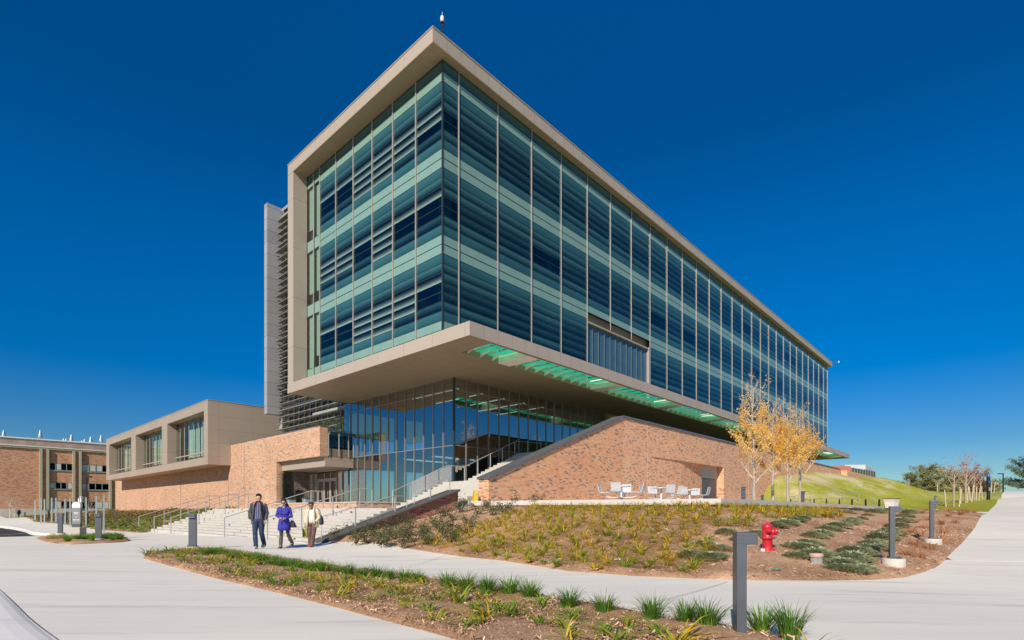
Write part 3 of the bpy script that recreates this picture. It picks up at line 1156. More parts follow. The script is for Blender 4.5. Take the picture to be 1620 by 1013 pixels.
def top_mb(fn, s0, s1, mb):
    """shadow panel right under the roof soffit and the odd strip at the foot"""
    zt = Z0 + 3 * FH
    fquad(mb, fn, s0 + .03, s1 - .03, zt + .012, ZT - .01, 0, 1)
    fbox(mb, fn, s0, s1, -.05, .012, ZT - .03, ZT, 4)
    return mb


def foot_mb(fn, s0, s1, mb):
    fquad(mb, fn, s0 + .03, s1 - .03, ZC1 + .03, Z0 - .012, 0, 0)
    fbox(mb, fn, s0, s1, -.05, .012, ZC1 + .002, ZC1 + .03, 4)
    return mb


rg = random.Random(5)
ub = [0.02] + [1.13 + 3.05 * i for i in range(27)] + [UE - .35]
vb = [0.02, 2.25, 4.44, 6.6, 8.78, 10.95, 13.12]
rest = MB()
count = 0
for i in range(len(ub) - 1):
    for fl in range(3):
        if fl == 0 and 5 <= i <= 7:
            continue
        s0, s1 = ub[i], ub[i + 1]
        tail = i >= 26
        mbw = rest if tail else MB()
        window_mb(right, s0, s1, fl, 'right', rg, mbw)
        if fl == 2:
            top_mb(right, s0, s1, mbw)
        if fl == 0:
            foot_mb(right, s0, s1, mbw)
        if not tail:
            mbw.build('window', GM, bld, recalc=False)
            count += 1
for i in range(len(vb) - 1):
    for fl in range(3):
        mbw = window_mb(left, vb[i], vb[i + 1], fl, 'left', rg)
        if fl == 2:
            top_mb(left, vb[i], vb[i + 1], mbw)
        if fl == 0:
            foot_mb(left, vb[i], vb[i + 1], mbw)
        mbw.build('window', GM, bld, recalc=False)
        count += 1
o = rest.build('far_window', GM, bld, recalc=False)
tag(o, kind='stuff')

# two tall narrow lights next to the fin
for fl in range(3):
    mbw = MB()
    zb = Z0 + FH * fl
    for s0, s1 in ((13.16, 13.98), (14.02, 15.03)):
        fquad(mbw, left, s0 + .05, s1 - .05, zb + ST, zb + FH - ST * .6, -.004, 6)
        fquad(mbw, left, s0 + .05, s1 - .05, zb, zb + ST - .02, 0, 0)
        fquad(mbw, left, s0 + .05, s1 - .05, zb + FH - ST * .6 + .02, zb + FH, 0, 0)
        fquad(mbw, left, s0 + .12, s1 - .12, zb + ST + (0 if rg.random() < .5 else .8), zb + FH - ST * .6, -.12, 5)
        fbox(mbw, left, s0, s0 + .04, -.05, .02, zb, zb + FH, 4)
        fbox(mbw, left, s0, s1, -.05, .012, zb + ST - .02, zb + ST + .01, 4)
        fbox(mbw, left, s0, s1, -.05, .012, zb + FH - ST * .6 - .01, zb + FH - ST * .6 + .02, 4)
        if fl == 2:
            top_mb(left, s0, s1, mbw)
        if fl == 0:
            foot_mb(left, s0, s1, mbw)
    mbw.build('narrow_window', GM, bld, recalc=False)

# pale vertical mullions
for i, u in enumerate(ub[1:]):
    mb = MB()
    zb = 14.80 if i in (5, 6) else ZC1 + .03
    fbox(mb, right, u - .02, u + .02, .012, .065, zb, ZT - .012, 0)
    mb.build('mullion', [M['mullion']], bld)
for v in vb[1:] + [14.0]:
    mb = MB()
    fbox(mb, left, v - .026, v + .026, .012, .075, ZC1 + .03, ZT - .012, 0)
    mb.build('mullion', [M['mullion']], bld)
mb = MB()
mb.box(-.035, .035, -.035, .035, ZC1 + .03, ZT - .012, 0)
mb.build('corner_post', [M['gasket']], bld)

# recessed bay with upright panels low on the long facade
u0, u1 = ub[5], ub[8]
mb = MB()
n = 11
for i in range(n):
    a, b = u0 + .1 + (u1 - u0 - .5) * i / n, u0 + .1 + (u1 - u0 - .5) * (i + 1) / n
    mb.face([(a, .20, ZC1), (b - .06, .12, ZC1), (b - .06, .12, 14.6), (a, .20, 14.6)], 0)
    mb.box(b - .07, b - .03, .07, .25, ZC1, 14.6, 1)
mb.box(u0 + .03, u1, .5, .6, ZC1, 14.75, 3)
nw = mb.build('recessed_window', [M['inset'], M['insetbar'], M['mullion'], M['interior']], bld, recalc=False)
mb = MB()
mb.box(u0 + .03, u1 - .32, -.06, .5, 14.62, 14.74, 0)
mb.box(u1 - .32, u1 - .03, -.10, .5, ZC1, 14.78, 1)
mb.build('window_frame', [M['tanpanel'], M['mullion']], nw)

# ---- taller stair block with sun louvres and the grey tower blade
mb = MB()
mb.box(4.75, 20, 16.2, 28.9, 9.0, 29.7, 0)
mb.box(4.40, 20, 16.0, 28.95, 29.7, 30.0, 1)
mb.build('stair_block', [M['darkglass'], M['greypanel']], bld)
mb = MB()
for i in range(12):
    v = 17.0 + i * 1.05
    mb.box(4.34, 4.46, v - .04, v + .04, 6.0, 29.6, 0)
for k in range(6):
    z = 6.3 + k * 4.575
    mb.box(4.36, 4.45, 16.2, 28.9, z - .12, z + .12, 0)
mb.build('louvre_frame', [M['mullion']], bld)
for k in range(36):
    z = 7.6 + k * .60
    major = (k % 7 == 2)
    mb = MB()
    wdt = .62 if major else .44
    mb.hexa([(4.32 - wdt, 16.95, z - .08), (4.32, 16.95, z + .0), (4.32, 28.85, z + .0), (4.32 - wdt, 28.85, z - .08),
             (4.32 - wdt, 16.95, z - .02), (4.32, 16.95, z + .05), (4.32, 28.85, z + .05), (4.32 - wdt, 28.85, z - .02)], 0)
    for i in range(6):
        v = 17.0 + i * 2.1
        mb.box(4.05, 4.32, v - .025, v + .025, z - .22, z - .07, 0)
    mb.build('sun_louvre', [M['louvre']], bld)
mb = MB()
mb.box(3.02, 4.45, 28.96, 29.6, 10.3, 30.05, 0)
mb.box(4.45, 20, 29.0, 29.6, 9, 29.8, 0)
mb.build('tower_blade', [M['greypanel']], bld)

# ---- lobby: tall glazing under the soffit
ZP = 1.35
lob = empty('lobby')
lob.parent = bld
mb = MB()
mb.box(4.3, 34, 3.95, 22, 5.0, 5.42, 0)
mb.box(9.5, 34, 3.95, 22, 5.42, 5.5, 0)
mb.box(4.3, 34, 3.95, 22.4, 1.0, ZP + .02, 2)
mb.box(16.0, 34, 9.0, 22, ZP, 9.5, 1)
mb.box(3.95, 34, 3.6, 22, 9.3, 9.58, 3)
for u in (7.2, 13.3, 19.4):
    for v in (6.2, 14.0):
        mb.box(u - .28, u + .28, v - .28, v + .28, ZP, 9.3, 1)
mb.build('lobby_interior', [M['ceiling'], M['interior'], M['intfloor'], M['ceiling']], lob)
mb = MB()
for u in (5.2, 7.4, 9.6, 11.8, 14.0):
    mb.box(u, u + .06, 4.6, 9.6, 9.24, 9.29, 0)
for v in (7.0, 10.2):
    mb.box(5, 9, v, v + .09, 4.90, 4.98, 0)
mb.build('ceiling_light', [M['lightstrip']], lob)
vls = [3.53 + 1.016 * i for i in range(14)]           # left face, plane u = 3.9
uls = [3.9 + 1.016 * i for i in range(18)]            # right face, plane v = 3.53


def lpane(fn, s0, s1, d, zb, zt):
    mb = MB()
    fquad(mb, fn, s0 + .04, s1 - .04, zb + .03, 5.30, d, 0)
    fquad(mb, fn, s0 + .04, s1 - .04, 5.36, 8.85, d, 0)
    fquad(mb, fn, s0 + .04, s1 - .04, 8.90, zt - .03, d, 0)
    for z in (zb + .015, 5.33, 8.875, zt - .015):
        fbox(mb, fn, s0 + .03, s1 - .03, d - .06, d + .02, z - .025, z + .025, 1)
    return mb


for i in range(len(vls) - 1):
    lpane(left, vls[i], vls[i + 1], -3.9, ZP if i < 12 else 5.9, 9.60).build('lobby_pane', [M['lobbyglass'], M['lobbymull']], lob, recalc=False)
    if i:
        mb = MB()
        fbox(mb, left, vls[i] - .03, vls[i] + .03, -3.98, -3.85, ZP if i < 12 else 5.9, 9.59, 0)
        mb.build('lobby_mullion', [M['lobbymull']], lob)
for i in range(len(uls) - 1):
    lpane(right, uls[i], uls[i + 1], -3.53, ZP, 9.60).build('lobby_pane', [M['lobbyglass'], M['lobbymull']], lob, recalc=False)
    if i:
        mb = MB()
        fbox(mb, right, uls[i] - .03, uls[i] + .03, -3.61, -3.48, ZP, 9.59, 0)
        mb.build('lobby_mullion', [M['lobbymull']], lob)
mb = MB()
mb.box(3.84, 3.96, 3.47, 3.59, ZP, 9.59, 0)
mb.build('lobby_corner_post', [M['gasket']], lob)
mb = MB()
mb.box(uls[-1] + .02, UE - 2, 3.4, 3.9, ZP, 9.59, 0)
mb.box(3.9, 10, 3.66, 3.9, .6, ZP, 1)
mb.build('rear_wall', [M['tanpanel'], M['stone']], bld)

# glazing left of the lobby (under the louvres) down to the wing roof
for i in range(11):
    a, b = 17.0 + i * 1.05, 17.0 + (i + 1) * 1.05
    mb = MB()
    fquad(mb, left, a + .05, b - .05, 7.2, 9.55, -4.5, 0)
    fquad(mb, left, a + .05, b - .05, 9.62, 12.0, -4.5, 0)
    mb.build('stair_pane', [M['lobbyglass']], bld, recalc=False)
for v in (27.3, 24.6, 21.9):
    mb = MB()
    fbox(mb, left, v - .42, v - .34, -4.33, -4.1, 7.2, 8.4, 0)
    fbox(mb, left, v + .34, v + .42, -4.33, -4.1, 7.2, 8.4, 0)
    fbox(mb, left, v - .34, v + .34, -4.33, -4.1, 8.25, 8.4, 0)
    mb.build('door_surround', [M['mullion']], bld)

# ---- brick wing on the left
ZW = 7.45
mb = MB()
mb.box(1.06, 1.68, 15.2, 22.5, 5.22, ZW, 0)
mb.box(1.06, 1.68, 22.5, 32.4, .2, ZW, 0)
mb.box(1.062, 1.68, 32.4, 79.0, .2, 5.9, 0)
mb.box(1.68, 9.0, 78.4, 79.0, .2, 5.9, 0)
wing = mb.build('brick_wall', [M['brick']], bld)
mb = MB()
mb.box(1.02, 1.72, 15.16, 32.36, ZW, ZW + .05, 0)
mb.build('wall_coping', [M['capedge']], wing)
for v in (29.2, 33.0, 47.5, 62.0):
    mb = MB()
    mb.box(1.045, 1.06, v - .012, v + .012, .2, ZW - .05 if v < 32 else 5.4, 0)
    mb.build('movement_joint', [M['darkgrey']], wing)
mb = MB()
mb.box(1.68, 4.0, 15.25, 32.4, 6.9, 7.15, 0)
mb.box(4.0, 9, 22.5, 78.4, 5.0, 5.2, 0)
mb.build('wing_roof', [M['stone']], bld)

# tan framed box
mb = MB()
bu0, bu1, bv0, bv1, bz0, bz1 = -.95, 9.5, 32.42, 74.4, 5.48, 11.45
ops = [(33.45, 44.9), (46.9, 58.0), (60.2, 72.6)]
oz0, oz1 = 6.2, 10.55
mb.box(bu0, bu1, bv0, bv1, bz0, oz0, 0)
mb.box(bu0, bu1, bv0, bv1, oz1, bz1, 0)
vs = [bv0] + [q for p in ops for q in p] + [bv1]
for i in range(0, len(vs), 2):
    mb.box(bu0 + .002, .25, vs[i], vs[i + 1], oz0, oz1, 0)
mb.box(.25, bu1, bv0 + .002, bv0 + .5, oz0, oz1, 0)
mb.box(.25, bu1, bv1 - .5, bv1, oz0, oz1, 0)
boxo = mb.build('window_box', [M['tanpanel']], bld)
mb = MB()
mb.box(bu0 - .03, bu1, bv0 - .03, bv0 + .2, bz1, bz1 + .06, 0)
mb.box(bu0 - .03, bu0 + .2, bv0 + .2, bv1, bz1, bz1 + .06, 0)
mb.build('coping', [M['coping']], boxo)
for a, b in ops:
    mb = MB()
    k = 8
    w = (b - a) / k
    for i in range(k):
        fquad(mb, left, a + i * w + .04, a + (i + 1) * w - .04, oz0 + .75, oz1 - .02, .1, 0)
        fquad(mb, left, a + i * w + .04, a + (i + 1) * w - .04, oz0 + .02, oz0 + .68, .1, 0)
        fbox(mb, left, a + i * w - .03, a + i * w + .03, 0.07, .13, oz0, oz1, 2)
    fbox(mb, left, a, b, 0.02, .16, oz0 + .66, oz0 + .77, 2)
    mb.box(4.2, 4.3, a, b, oz0, oz1, 3)
    cr = random.Random(int(a))
    x = a + .3
    while x < a + (b - a) * .75:
        w2 = cr.uniform(.25, .45)
        mb.box(.30 + cr.uniform(0, .06), .42, x, x + w2, oz0 + .05, oz1 - .05, 4)
        x += w2 + cr.choice((.06, .12, .5))
    for i in range(3):
        mb.box(1.9 + i * .8, 2.0 + i * .8, a + 1, b - 1, 10.3, 10.4, 2)
    mb.build('box_window', [M['wingglass'], M['gasket'], M['mullion'], M['interior'], M['curtain']], boxo, recalc=False)

# ---- entrance recess: canopy, doors, side wall, balustrade
mb = MB()
mb.box(1.50, 3.86, 15.24, 22.45, 4.50, 5.20, 0)
mb.box(1.70, 3.86, 15.26, 22.4, 5.20, 5.86, 0)
mb.build('entrance_canopy', [M['tanpanel']], bld)
mb = MB()
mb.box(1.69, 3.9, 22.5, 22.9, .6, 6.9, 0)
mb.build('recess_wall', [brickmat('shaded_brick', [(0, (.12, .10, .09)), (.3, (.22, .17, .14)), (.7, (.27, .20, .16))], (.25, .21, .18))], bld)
for k, (s0, s1) in enumerate(((21.0, 21.66), (21.74, 22.45), (16.0, 16.85), (16.95, 17.75))):
    mb = MB()
    fquad(mb, left, s0, s1, ZP + .05, 4.45, -3.9, 0)
    fbox(mb, left, s0 - .05, s0, -3.97, -3.82, ZP, 4.5, 1)
    fbox(mb, left, s1, s1 + .035, -3.97, -3.83, ZP, 4.5, 1)
    fbox(mb, left, s0, s1, -3.97, -3.84, ZP, ZP + .06, 1)
    fbox(mb, left, s0, s1, -3.97, -3.84, 4.42, 4.5, 1)
    mb.build('entrance_window', [M['lobbyglass'], M['lobbymull']], bld, recalc=False)
for i in range(3):
    a = 17.82 + i * 1.04
    mb = MB()
    for s0, s1, z0, z1 in ((a, a + .13, ZP + .02, 3.75), (a + .91, a + 1.04, ZP + .02, 3.75), (a + .13, a + .91, ZP + .02, 1.72), (a + .13, a + .91, 3.60, 3.75)):
        fbox(mb, left, s0 + .005, s1 - .005, -3.95, -3.86, z0, z1, 0)
    fbox(mb, left, a, a + 1.04, -3.95, -3.86, 3.77, 3.86, 0)
    fbox(mb, left, a, a + 1.04, -3.95, -3.86, 4.42, 4.5, 0)
    d = mb.build('door', [M['mullion']], bld)
    mb = MB()
    fquad(mb, left, a + .12, a + .92, 1.72, 3.6, -3.92, 0)
    fquad(mb, left, a + .02, a + 1.02, 3.86, 4.42, -3.92, 0)
    mb.build('pane', [M['darkglass']], d, recalc=False)
    mb = MB()
    mb.tube([(3.83, a + .2, 2.2), (3.78, a + .2, 2.25), (3.78, a + .2, 2.75), (3.83, a + .2, 2.8)], .015, 6)
    mb.build('handle', [M['steel']], d)
for a, b in ((1.74, 2.55), (2.6, 3.35), (3.4, 3.85)):
    mb = MB()
    mb.box(a, b, 15.18, 15.195, 6.0, 7.3, 0)
    mb.build('balustrade_panel', [M['railglass']], bld)
for u in (1.72, 2.57, 3.37, 3.8):
    mb = MB()
    mb.box(u - .03, u + .03, 15.13, 15.17, 5.3, 7.0, 0)
    mb.build('balustrade_post', [M['steel']], bld)
mb = MB()
mb.box(1.75, 3.85, 15.5, 15.6, 5.88, 6.9, 0)
mb.build('terrace_glazing', [M['darkglass']], bld)
mb = MB()
mb.face([(1.35, 22.42, ZP), (2.35, 22.42, ZP), (2.35, 22.42, 4.46), (1.35, 22.42, 4.46)], 0)
mb.face([(2.4, 22.40, ZP), (3.2, 22.40, ZP), (3.2, 22.40, 3.1), (2.4, 22.40, 3.1)], 0)
mb.build('glass_screen', [M['wingglass']], bld, recalc=False)

# ---- rooftop camera mast, roof-edge fittings
def mast(u, v, h, label):
    t = empty('camera_mast', W(u, v, ZS + .07))
    tag(t, label, 'camera mast')
    mb = MB()
    mb.lathe([(.09, 0), (.09, .06), (.05, .07), (.045, h * .55), (.035, h * .56), (.035, h - .35)], n=10)
    mb.build('pole', [M['black']], t)
    mb = MB()
    mb.lathe([(.04, h - .37), (.095, h - .33), (.105, h - .16), (.09, h - .06), (.04, h), (.012, h + .03), (.010, h + .20)], n=14)
    mb.build('camera_dome', [M['white']], t)
    mb = MB()
    mb.lathe([(.02, h - .46), (.08, h - .43), (.11, h - .37)], n=14)
    mb.build('lens_dome', [M['black']], t)


mast(.15, .2, 1.72, 'white domed camera on a black mast at the near roof corner')
t = empty('roof_instrument', W(48.5, 2.2, ZS - .1))
tag(t, 'small weather instrument on the long roof edge', 'instrument')
mb = MB()
mb.tube([(0, 0, 0), (0, 0, 1.5)], .04, 8)
mb.tube([(-.5, 0, 1.2), (.5, 0, 1.2)], .03, 6)
mb.build('pole', [M['galv']], t)
mb = MB()
mb.lathe([(.08, 1.2), (.1, 1.3), (.08, 1.4)], (.45, 0, 0), 8)
mb.lathe([(.06, 1.15), (.09, 1.3), (.05, 1.45)], (-.45, 0, 0), 8)
mb.build('sensor', [M['white']], t)
t = empty('roof_camera', W(UE + .9, -.3, ZS - .2))
tag(t, 'white camera on an arm at the far roof corner', 'camera')
mb = MB()
mb.tube([(0, 0, 0), (.7, -.7, .1)], .05, 8)
mb.build('arm', [M['darkgrey']], t)
mb = MB()
mb.lathe([(.03, -.16), (.12, -.09), (.13, .07), (.05, .14)], (.8, -.8, .1), 12)
mb.build('camera_dome', [M['white']], t)

# ------------------------------------------------------------------ entrance stairs, ramp walls, terrace
ZPL, RIS, TRD, U_S = 1.35, .118, .33, -8.8
st = empty('entrance_stairs', (BX, BY, 0), UA)
tag(st, 'broad pale concrete flight of low steps climbing to the entrance', 'stairs')
mb = MB()
n = 12
rgs = random.Random(3)
for k in range(n):
    u = U_S + k * TRD
    z = ZPL - (n - 1 - k) * RIS
    mb.box(u, (u + TRD + .02) if k < n - 1 else U_S + n * TRD, -2.48, 18.4 - .0, z - RIS - .35, z, 0)
mb.build('steps', [M['step']], st, bevel=.012)
mb = MB()
top = [(U_S + n * TRD - .001, -2.48), (4.2, -2.48), (4.2, 22.5), (1.06, 22.5), (1.06, 30.0), (U_S + n * TRD - .001, 18.4)]
mb.prism(top, .2, ZPL - .003, 0)
mb.build('landing', [M['step']], st)
mb = MB()
nu, u0s, tr2, mid = 24, -1.57, .36, 1.35
u = u0s
r2 = (5.02 - ZPL) / nu
for k in range(nu):
    u1 = u + tr2 + (mid if k == 9 else 0)
    if k == nu - 1:
        u1 = u + 9
    mb.box(u, u1, -2.46, 2.05, .6 if k else 1.0, ZPL + (k + 1) * r2, 0)
    u = u1
UTOP = u - 9
mb.build('upper_flight', [M['step']], st, bevel=.012)
mb = MB()
mb.box(-3.3, 4.0, 3.0, 3.3, ZPL, ZPL + .30, 0)
mb.box(-2.9, -2.6, 3.3, 13.8, ZPL, ZPL + .30, 0)
mb.box(-3.34, 4.0, 2.96, 3.34, ZPL + .30, ZPL + .36, 1)
mb.box(-2.94, -2.56, 3.34, 13.8, ZPL + .30, ZPL + .36, 1)
mb.build('low_kerb_wall', [M['brick'], M['stone']], st)
mb = MB()
cs = [-8.4, -7.9, -6.9, -6.4, -5.6, -5.1]
for k, (uu, vv) in enumerate([(-8.5, 10.2), (-7.9, 12.5), (-7.2, 8.8), (-6.5, 14.8), (-6.2, 5.6), (-5.8, 2.4), (-5.5, 1.4), (-5.2, -.2), (-5.2, 11.4), (-5.6, 16.2), (-6.9, 15.5), (-5.0, 13.2), (-8.2, -.9)]):
    kk = int((uu - U_S) / TRD)
    z = ZPL - (n - 1 - kk) * RIS
    mb.box(U_S + kk * TRD - .004, U_S + kk * TRD, vv - .09, vv + .09, z - RIS + .02, z - .02, 0)
mb.build('step_light', [M['darkgrey']], st)

# lower sloped parapet beside the steps
pw = empty('parapet_wall', (BX, BY, 0), UA)
tag(pw, 'low red brick stair wall under a sloping dark stone cap', 'wall')
mb = MB()
pl = [(-8.1, .18), (-1.69, 2.12)]
mb.raw([(pl[0][0], -3.15, -.3), (pl[1][0], -3.15, -.3), (pl[1][0], -3.15, pl[1][1]), (pl[0][0], -3.15, pl[0][1]),
        (pl[0][0], -2.5, -.3), (pl[1][0], -2.5, -.3), (pl[1][0], -2.5, pl[1][1]), (pl[0][0], -2.5, pl[0][1])],
       [(0, 1, 2, 3), (7, 6, 5, 4), (0, 3, 7, 4), (1, 5, 6, 2), (3, 2, 6, 7), (0, 4, 5, 1)], 0)
mb.build('brick_body', [M['brickred']], pw)
mb = MB()
mb.raw([(pl[0][0] - .4, -3.32, .04), (pl[1][0], -3.32, pl[1][1] + .02), (pl[1][0], -3.32, pl[1][1] + .12), (pl[0][0] - .4, -3.32, .14),
        (pl[0][0] - .4, -2.42, .04), (pl[1][0], -2.42, pl[1][1] + .02), (pl[1][0], -2.42, pl[1][1] + .12), (pl[0][0] - .4, -2.42, .14)],
       [(0, 1, 2, 3), (7, 6, 5, 4), (0, 3, 7, 4), (1, 5, 6, 2), (3, 2, 6, 7), (0, 4, 5, 1)], 0)
mb.build('stone_cap', [M['bluestone']], pw, bevel=.015)

# big ramp wall along the upper flight, with terrace wall
rw = empty('brick_gable_wall', (BX, BY, 0), UA)
tag(rw, 'tall flashed brick wall rising beside the upper stairs then running along the terrace', 'wall')
ramp_pts = [(.27, -.4), (12.9, -.4), (12.9, 7.45), (.27, 2.80)]


def wallpoly(mb, pts, y0, y1, m=0):
    k = len(pts)
    vs = [(a, y0, z) for a, z in pts] + [(a, y1, z) for a, z in pts]
    fs = [tuple(range(k)), tuple(reversed(range(k, 2 * k)))] + [(i, k + i, k + (i + 1) % k, (i + 1) % k) for i in range(k)]
    mb.raw(vs, fs, m)


mb = MB()
wallpoly(mb, ramp_pts, -3.2, -2.48)
mb.build('sloped_brickwork', [M['brickramp']], rw)
# right length: opening recess cut into it
mb = MB()
ro0, ro1, roz = 16.8, 30.2, 5.1
mb.box(12.9, ro0, -3.195, -2.3, -.4, 7.43, 0)
mb.box(ro0, ro1, -3.195, -2.3, roz, 7.43, 0)
mb.box(ro1, 76.0, -3.195, -2.3, -.4, 7.43, 0)
# raked recess: face at left set back a little and deepening towards the doorway
mb.raw([(ro0, -3.15, -.4), (21.8, -3.10, -.4), (26.9, -2.58, -.4), (26.9, -2.58, roz), (21.8, -3.10, roz), (ro0, -3.15, roz)],
       [(0, 1, 4, 5), (1, 2, 3, 4)], 0)
mb.box(76.0, 100.0, -4.2, -3.4, -.4, 7.2, 0)
mb.box(103.0, 128.0, -5.6, -4.9, -.4, 7.0, 0)
tw = mb.build('terrace_brickwork', [M['brickterr']], rw)
mb = MB()
mb.box(26.9, ro1, -2.56, -2.4, 1.0, 4.05, 0)
mb.box(26.9, ro1, -2.60, -2.4, 4.05, roz, 1)
mb.build('recess_door', [M['darkgrey'], M['stone']], rw)
mb = MB()
sl = (7.45 - 2.80) / 12.63
mb.raw([(.2, -3.28, 2.80), (12.9, -3.28, 7.45), (12.9, -3.28, 7.55), (.2, -3.28, 2.90), (.2, -2.42, 2.80), (12.9, -2.42, 7.45), (12.9, -2.42, 7.55), (.2, -2.42, 2.90)],
       [(0, 1, 2, 3), (7, 6, 5, 4), (0, 3, 7, 4), (1, 5, 6, 2), (3, 2, 6, 7), (0, 4, 5, 1)], 0)
mb.box(12.9, 76.0, -3.26, -2.24, 7.44, 7.53, 0)
mb.build('stone_cap', [M['bluestone']], rw)
mb = MB()
mb.raw([(.19, -3.31, 2.79), (12.9, -3.31, 7.45), (12.9, -3.31, 7.565), (.19, -3.31, 2.905), (.19, -3.28, 2.79), (12.9, -3.28, 7.45), (12.9, -3.28, 7.565), (.19, -3.28, 2.905)],
       [(0, 1, 2, 3), (7, 6, 5, 4), (0, 3, 7, 4), (1, 5, 6, 2), (3, 2, 6, 7), (0, 4, 5, 1)], 0)
mb.box(12.9, 76.0, -3.29, -3.262, 7.43, 7.54, 0)
mb.build('cap_edge', [M['capedge']], rw)
for u in (16.2, 36.5):
    mb = MB()
    mb.box(u - .012, u + .012, -3.21, -3.196, 1.0, 7.4, 0)
    mb.build('movement_joint', [M['stone']], rw)

# terrace slab
ter = empty('terrace', (BX, BY, 0), UA)
tag(ter, 'raised concrete terrace slab jutting over the planting slope', 'terrace')


def tz(p):
    return 1.70 - max(0, p[0] - 8) / 31 * .17


tp = [(-.95, -3.22), (1.5, -14.2), (39.0, -14.0), (39.0, -3.22)]
tpd = []
for i in range(4):
    a, b = Vector(tp[i]), Vector(tp[(i + 1) % 4])
    k = 6 if i in (1, 3) else 1
    tpd += [a + (b - a) * (t / k) for t in range(k)]
mb = MB()
mb.prism(tpd, lambda p: tz(p) - .22, tz, 0)
mb.build('slab', [M['slab']], ter)
mb = MB()
ip = [(-.55, -3.25), (1.85, -13.7), (38.8, -13.5), (38.8, -3.25)]
mb.prism(ip, lambda p: .2, lambda p: tz(p) - .223, 0)
mb.build('plinth', [M['slab']], ter)
mb = MB()
mb.box(-1.69, .27, -3.1, -2.44, .3, 1.42, 0)
mb.box(-1.3, .27, -3.1, -2.44, 1.42, 1.56, 0)
mb.box(-.95, .27, -3.1, -2.44, 1.56, 1.702, 0)
mb.build('terrace_step', [M['step']], ter)


# ------------------------------------------------------------------ handrails
def rail(name, label, pts, posts, side=0.0, r=.022, group=None, foot=None):
    """pts: (u, v, z) of the rail line; posts: (u, v, zbase, ztop)"""
    t = empty('handrail', (BX, BY, 0), UA)
    tag(t, label, 'handrail', group)
    mb = MB()
    mb.tube(pts, r, 8)
    mb.build('top_rail', [M['steel']], t)
    for (u, v, z0, z1) in posts:
        mb = MB()
        mb.box(u - .022, u + .022, v - .022, v + .022, z0, z1, 0)
        mb.build('post', [M['steel']], t)
    return t


def stepz(u):
    k = math.floor((u - U_S) / TRD)
    return -.1 if k < 0 else min(ZPL, ZPL - (n - 1 - k) * RIS)


RGRP = 'handrails on the broad steps'
names = {20.5: 'steel handrail at the planted left end of the broad steps', 16.9: 'steel handrail second from the left on the broad steps',
         13.5: 'steel handrail ending against the brick wing wall', 5.2: 'steel handrail ending behind the woman in blue',
         .45: 'steel handrail leading up to the entrance doors'}
for v, lb in names.items():
    ub0, ut = -9.0, -4.7
    g0 = max(H(W(ub0, v)), -.1)
    z0, z1 = g0 + .93, ZPL + .93
    pts = [(ub0, v, z0 - .02), (ub0 + .05, v, z0), (ut, v, z1), (ut + .7, v, z1), (ut + .72, v, z1 - .04)]
    ps = []
    for f in (0, .34, .68, 1.0):
        uu = ub0 + .02 + (ut - ub0) * f
        zb = max(H(W(uu, v)), stepz(uu)) if v < 18.5 else H(W(uu, v))
        ps.append((uu, v, zb - .05, z0 + (z1 - z0) * f - .01))
    ps.append((ut + .7, v, (ZPL if v < 18.5 else H(W(ut, v))) - .05, z1 - .01))
    rail('handrail', lb, pts, ps, group=RGRP)
# rail on the lower parapet
v = -2.86
pk = lambda u: .14 + (u + 8.5) * (2.24 - .14) / 6.81
pts = [(-8.35, v, .2), (-8.35, v, 1.02), (-5.1, v, 1.86), (-4.4, v, 1.88), (-4.4, v, pk(-4.4))]
rail('handrail', 'dark steel handrail fixed along the lower part of the stair wall', pts, [(-6.9, v, pk(-6.9), 1.38), (-5.0, v, pk(-5), 1.85)])
pts = [(-4.0, v, pk(-4.0)), (-4.0, v, 1.98), (-2.15, v, 2.78), (-1.95, v, 2.78), (-1.95, v, pk(-1.95))]
rail('handrail', 'steel handrail fixed along the upper end of the stair wall', pts, [(-3.1, v, pk(-3.1), 2.36)])


def upz(u):
    """walking line of the upper flight"""
    if u < u0s:
        return ZPL
    if u < u0s + 10 * tr2:
        return ZPL + (u - u0s) / tr2 * r2
    if u < u0s + 10 * tr2 + mid:
        return ZPL + 10 * r2
    return min(5.02, ZPL + 10 * r2 + (u - u0s - 10 * tr2 - mid) / tr2 * r2)


v = 2.0
hr = .98
pts = [(-1.75, v, ZPL), (-1.75, v, ZPL + .95), (u0s, v, upz(u0s) + hr)] + [(x, v, upz(x) + hr) for x in (u0s + 10 * tr2, u0s + 10 * tr2 + mid, UTOP)] + [(UTOP + 5, v, 5.02 + hr)]
t = rail('handrail', 'long steel guard rail up the glass side of the upper stairs', pts,
         [(x, v, upz(x) - .02, upz(x) + hr) for x in (-.6, .6, 2.0, 3.4, 4.5, 5.6, 6.7, 7.9, 9.2, 10.6, 12.0)])
mb = MB()
for i in range(3):
    a, b = -.55 + i * 1.15 * .85, -.55 + (i + 1) * 1.15 * .85 - .06
    mb.raw([(a, v - .05, upz(a) + .12), (b, v - .05, upz(b) + .12), (b, v - .05, upz(b) + 1.0), (a, v - .05, upz(a) + 1.0)], [(0, 1, 2, 3)], 0)
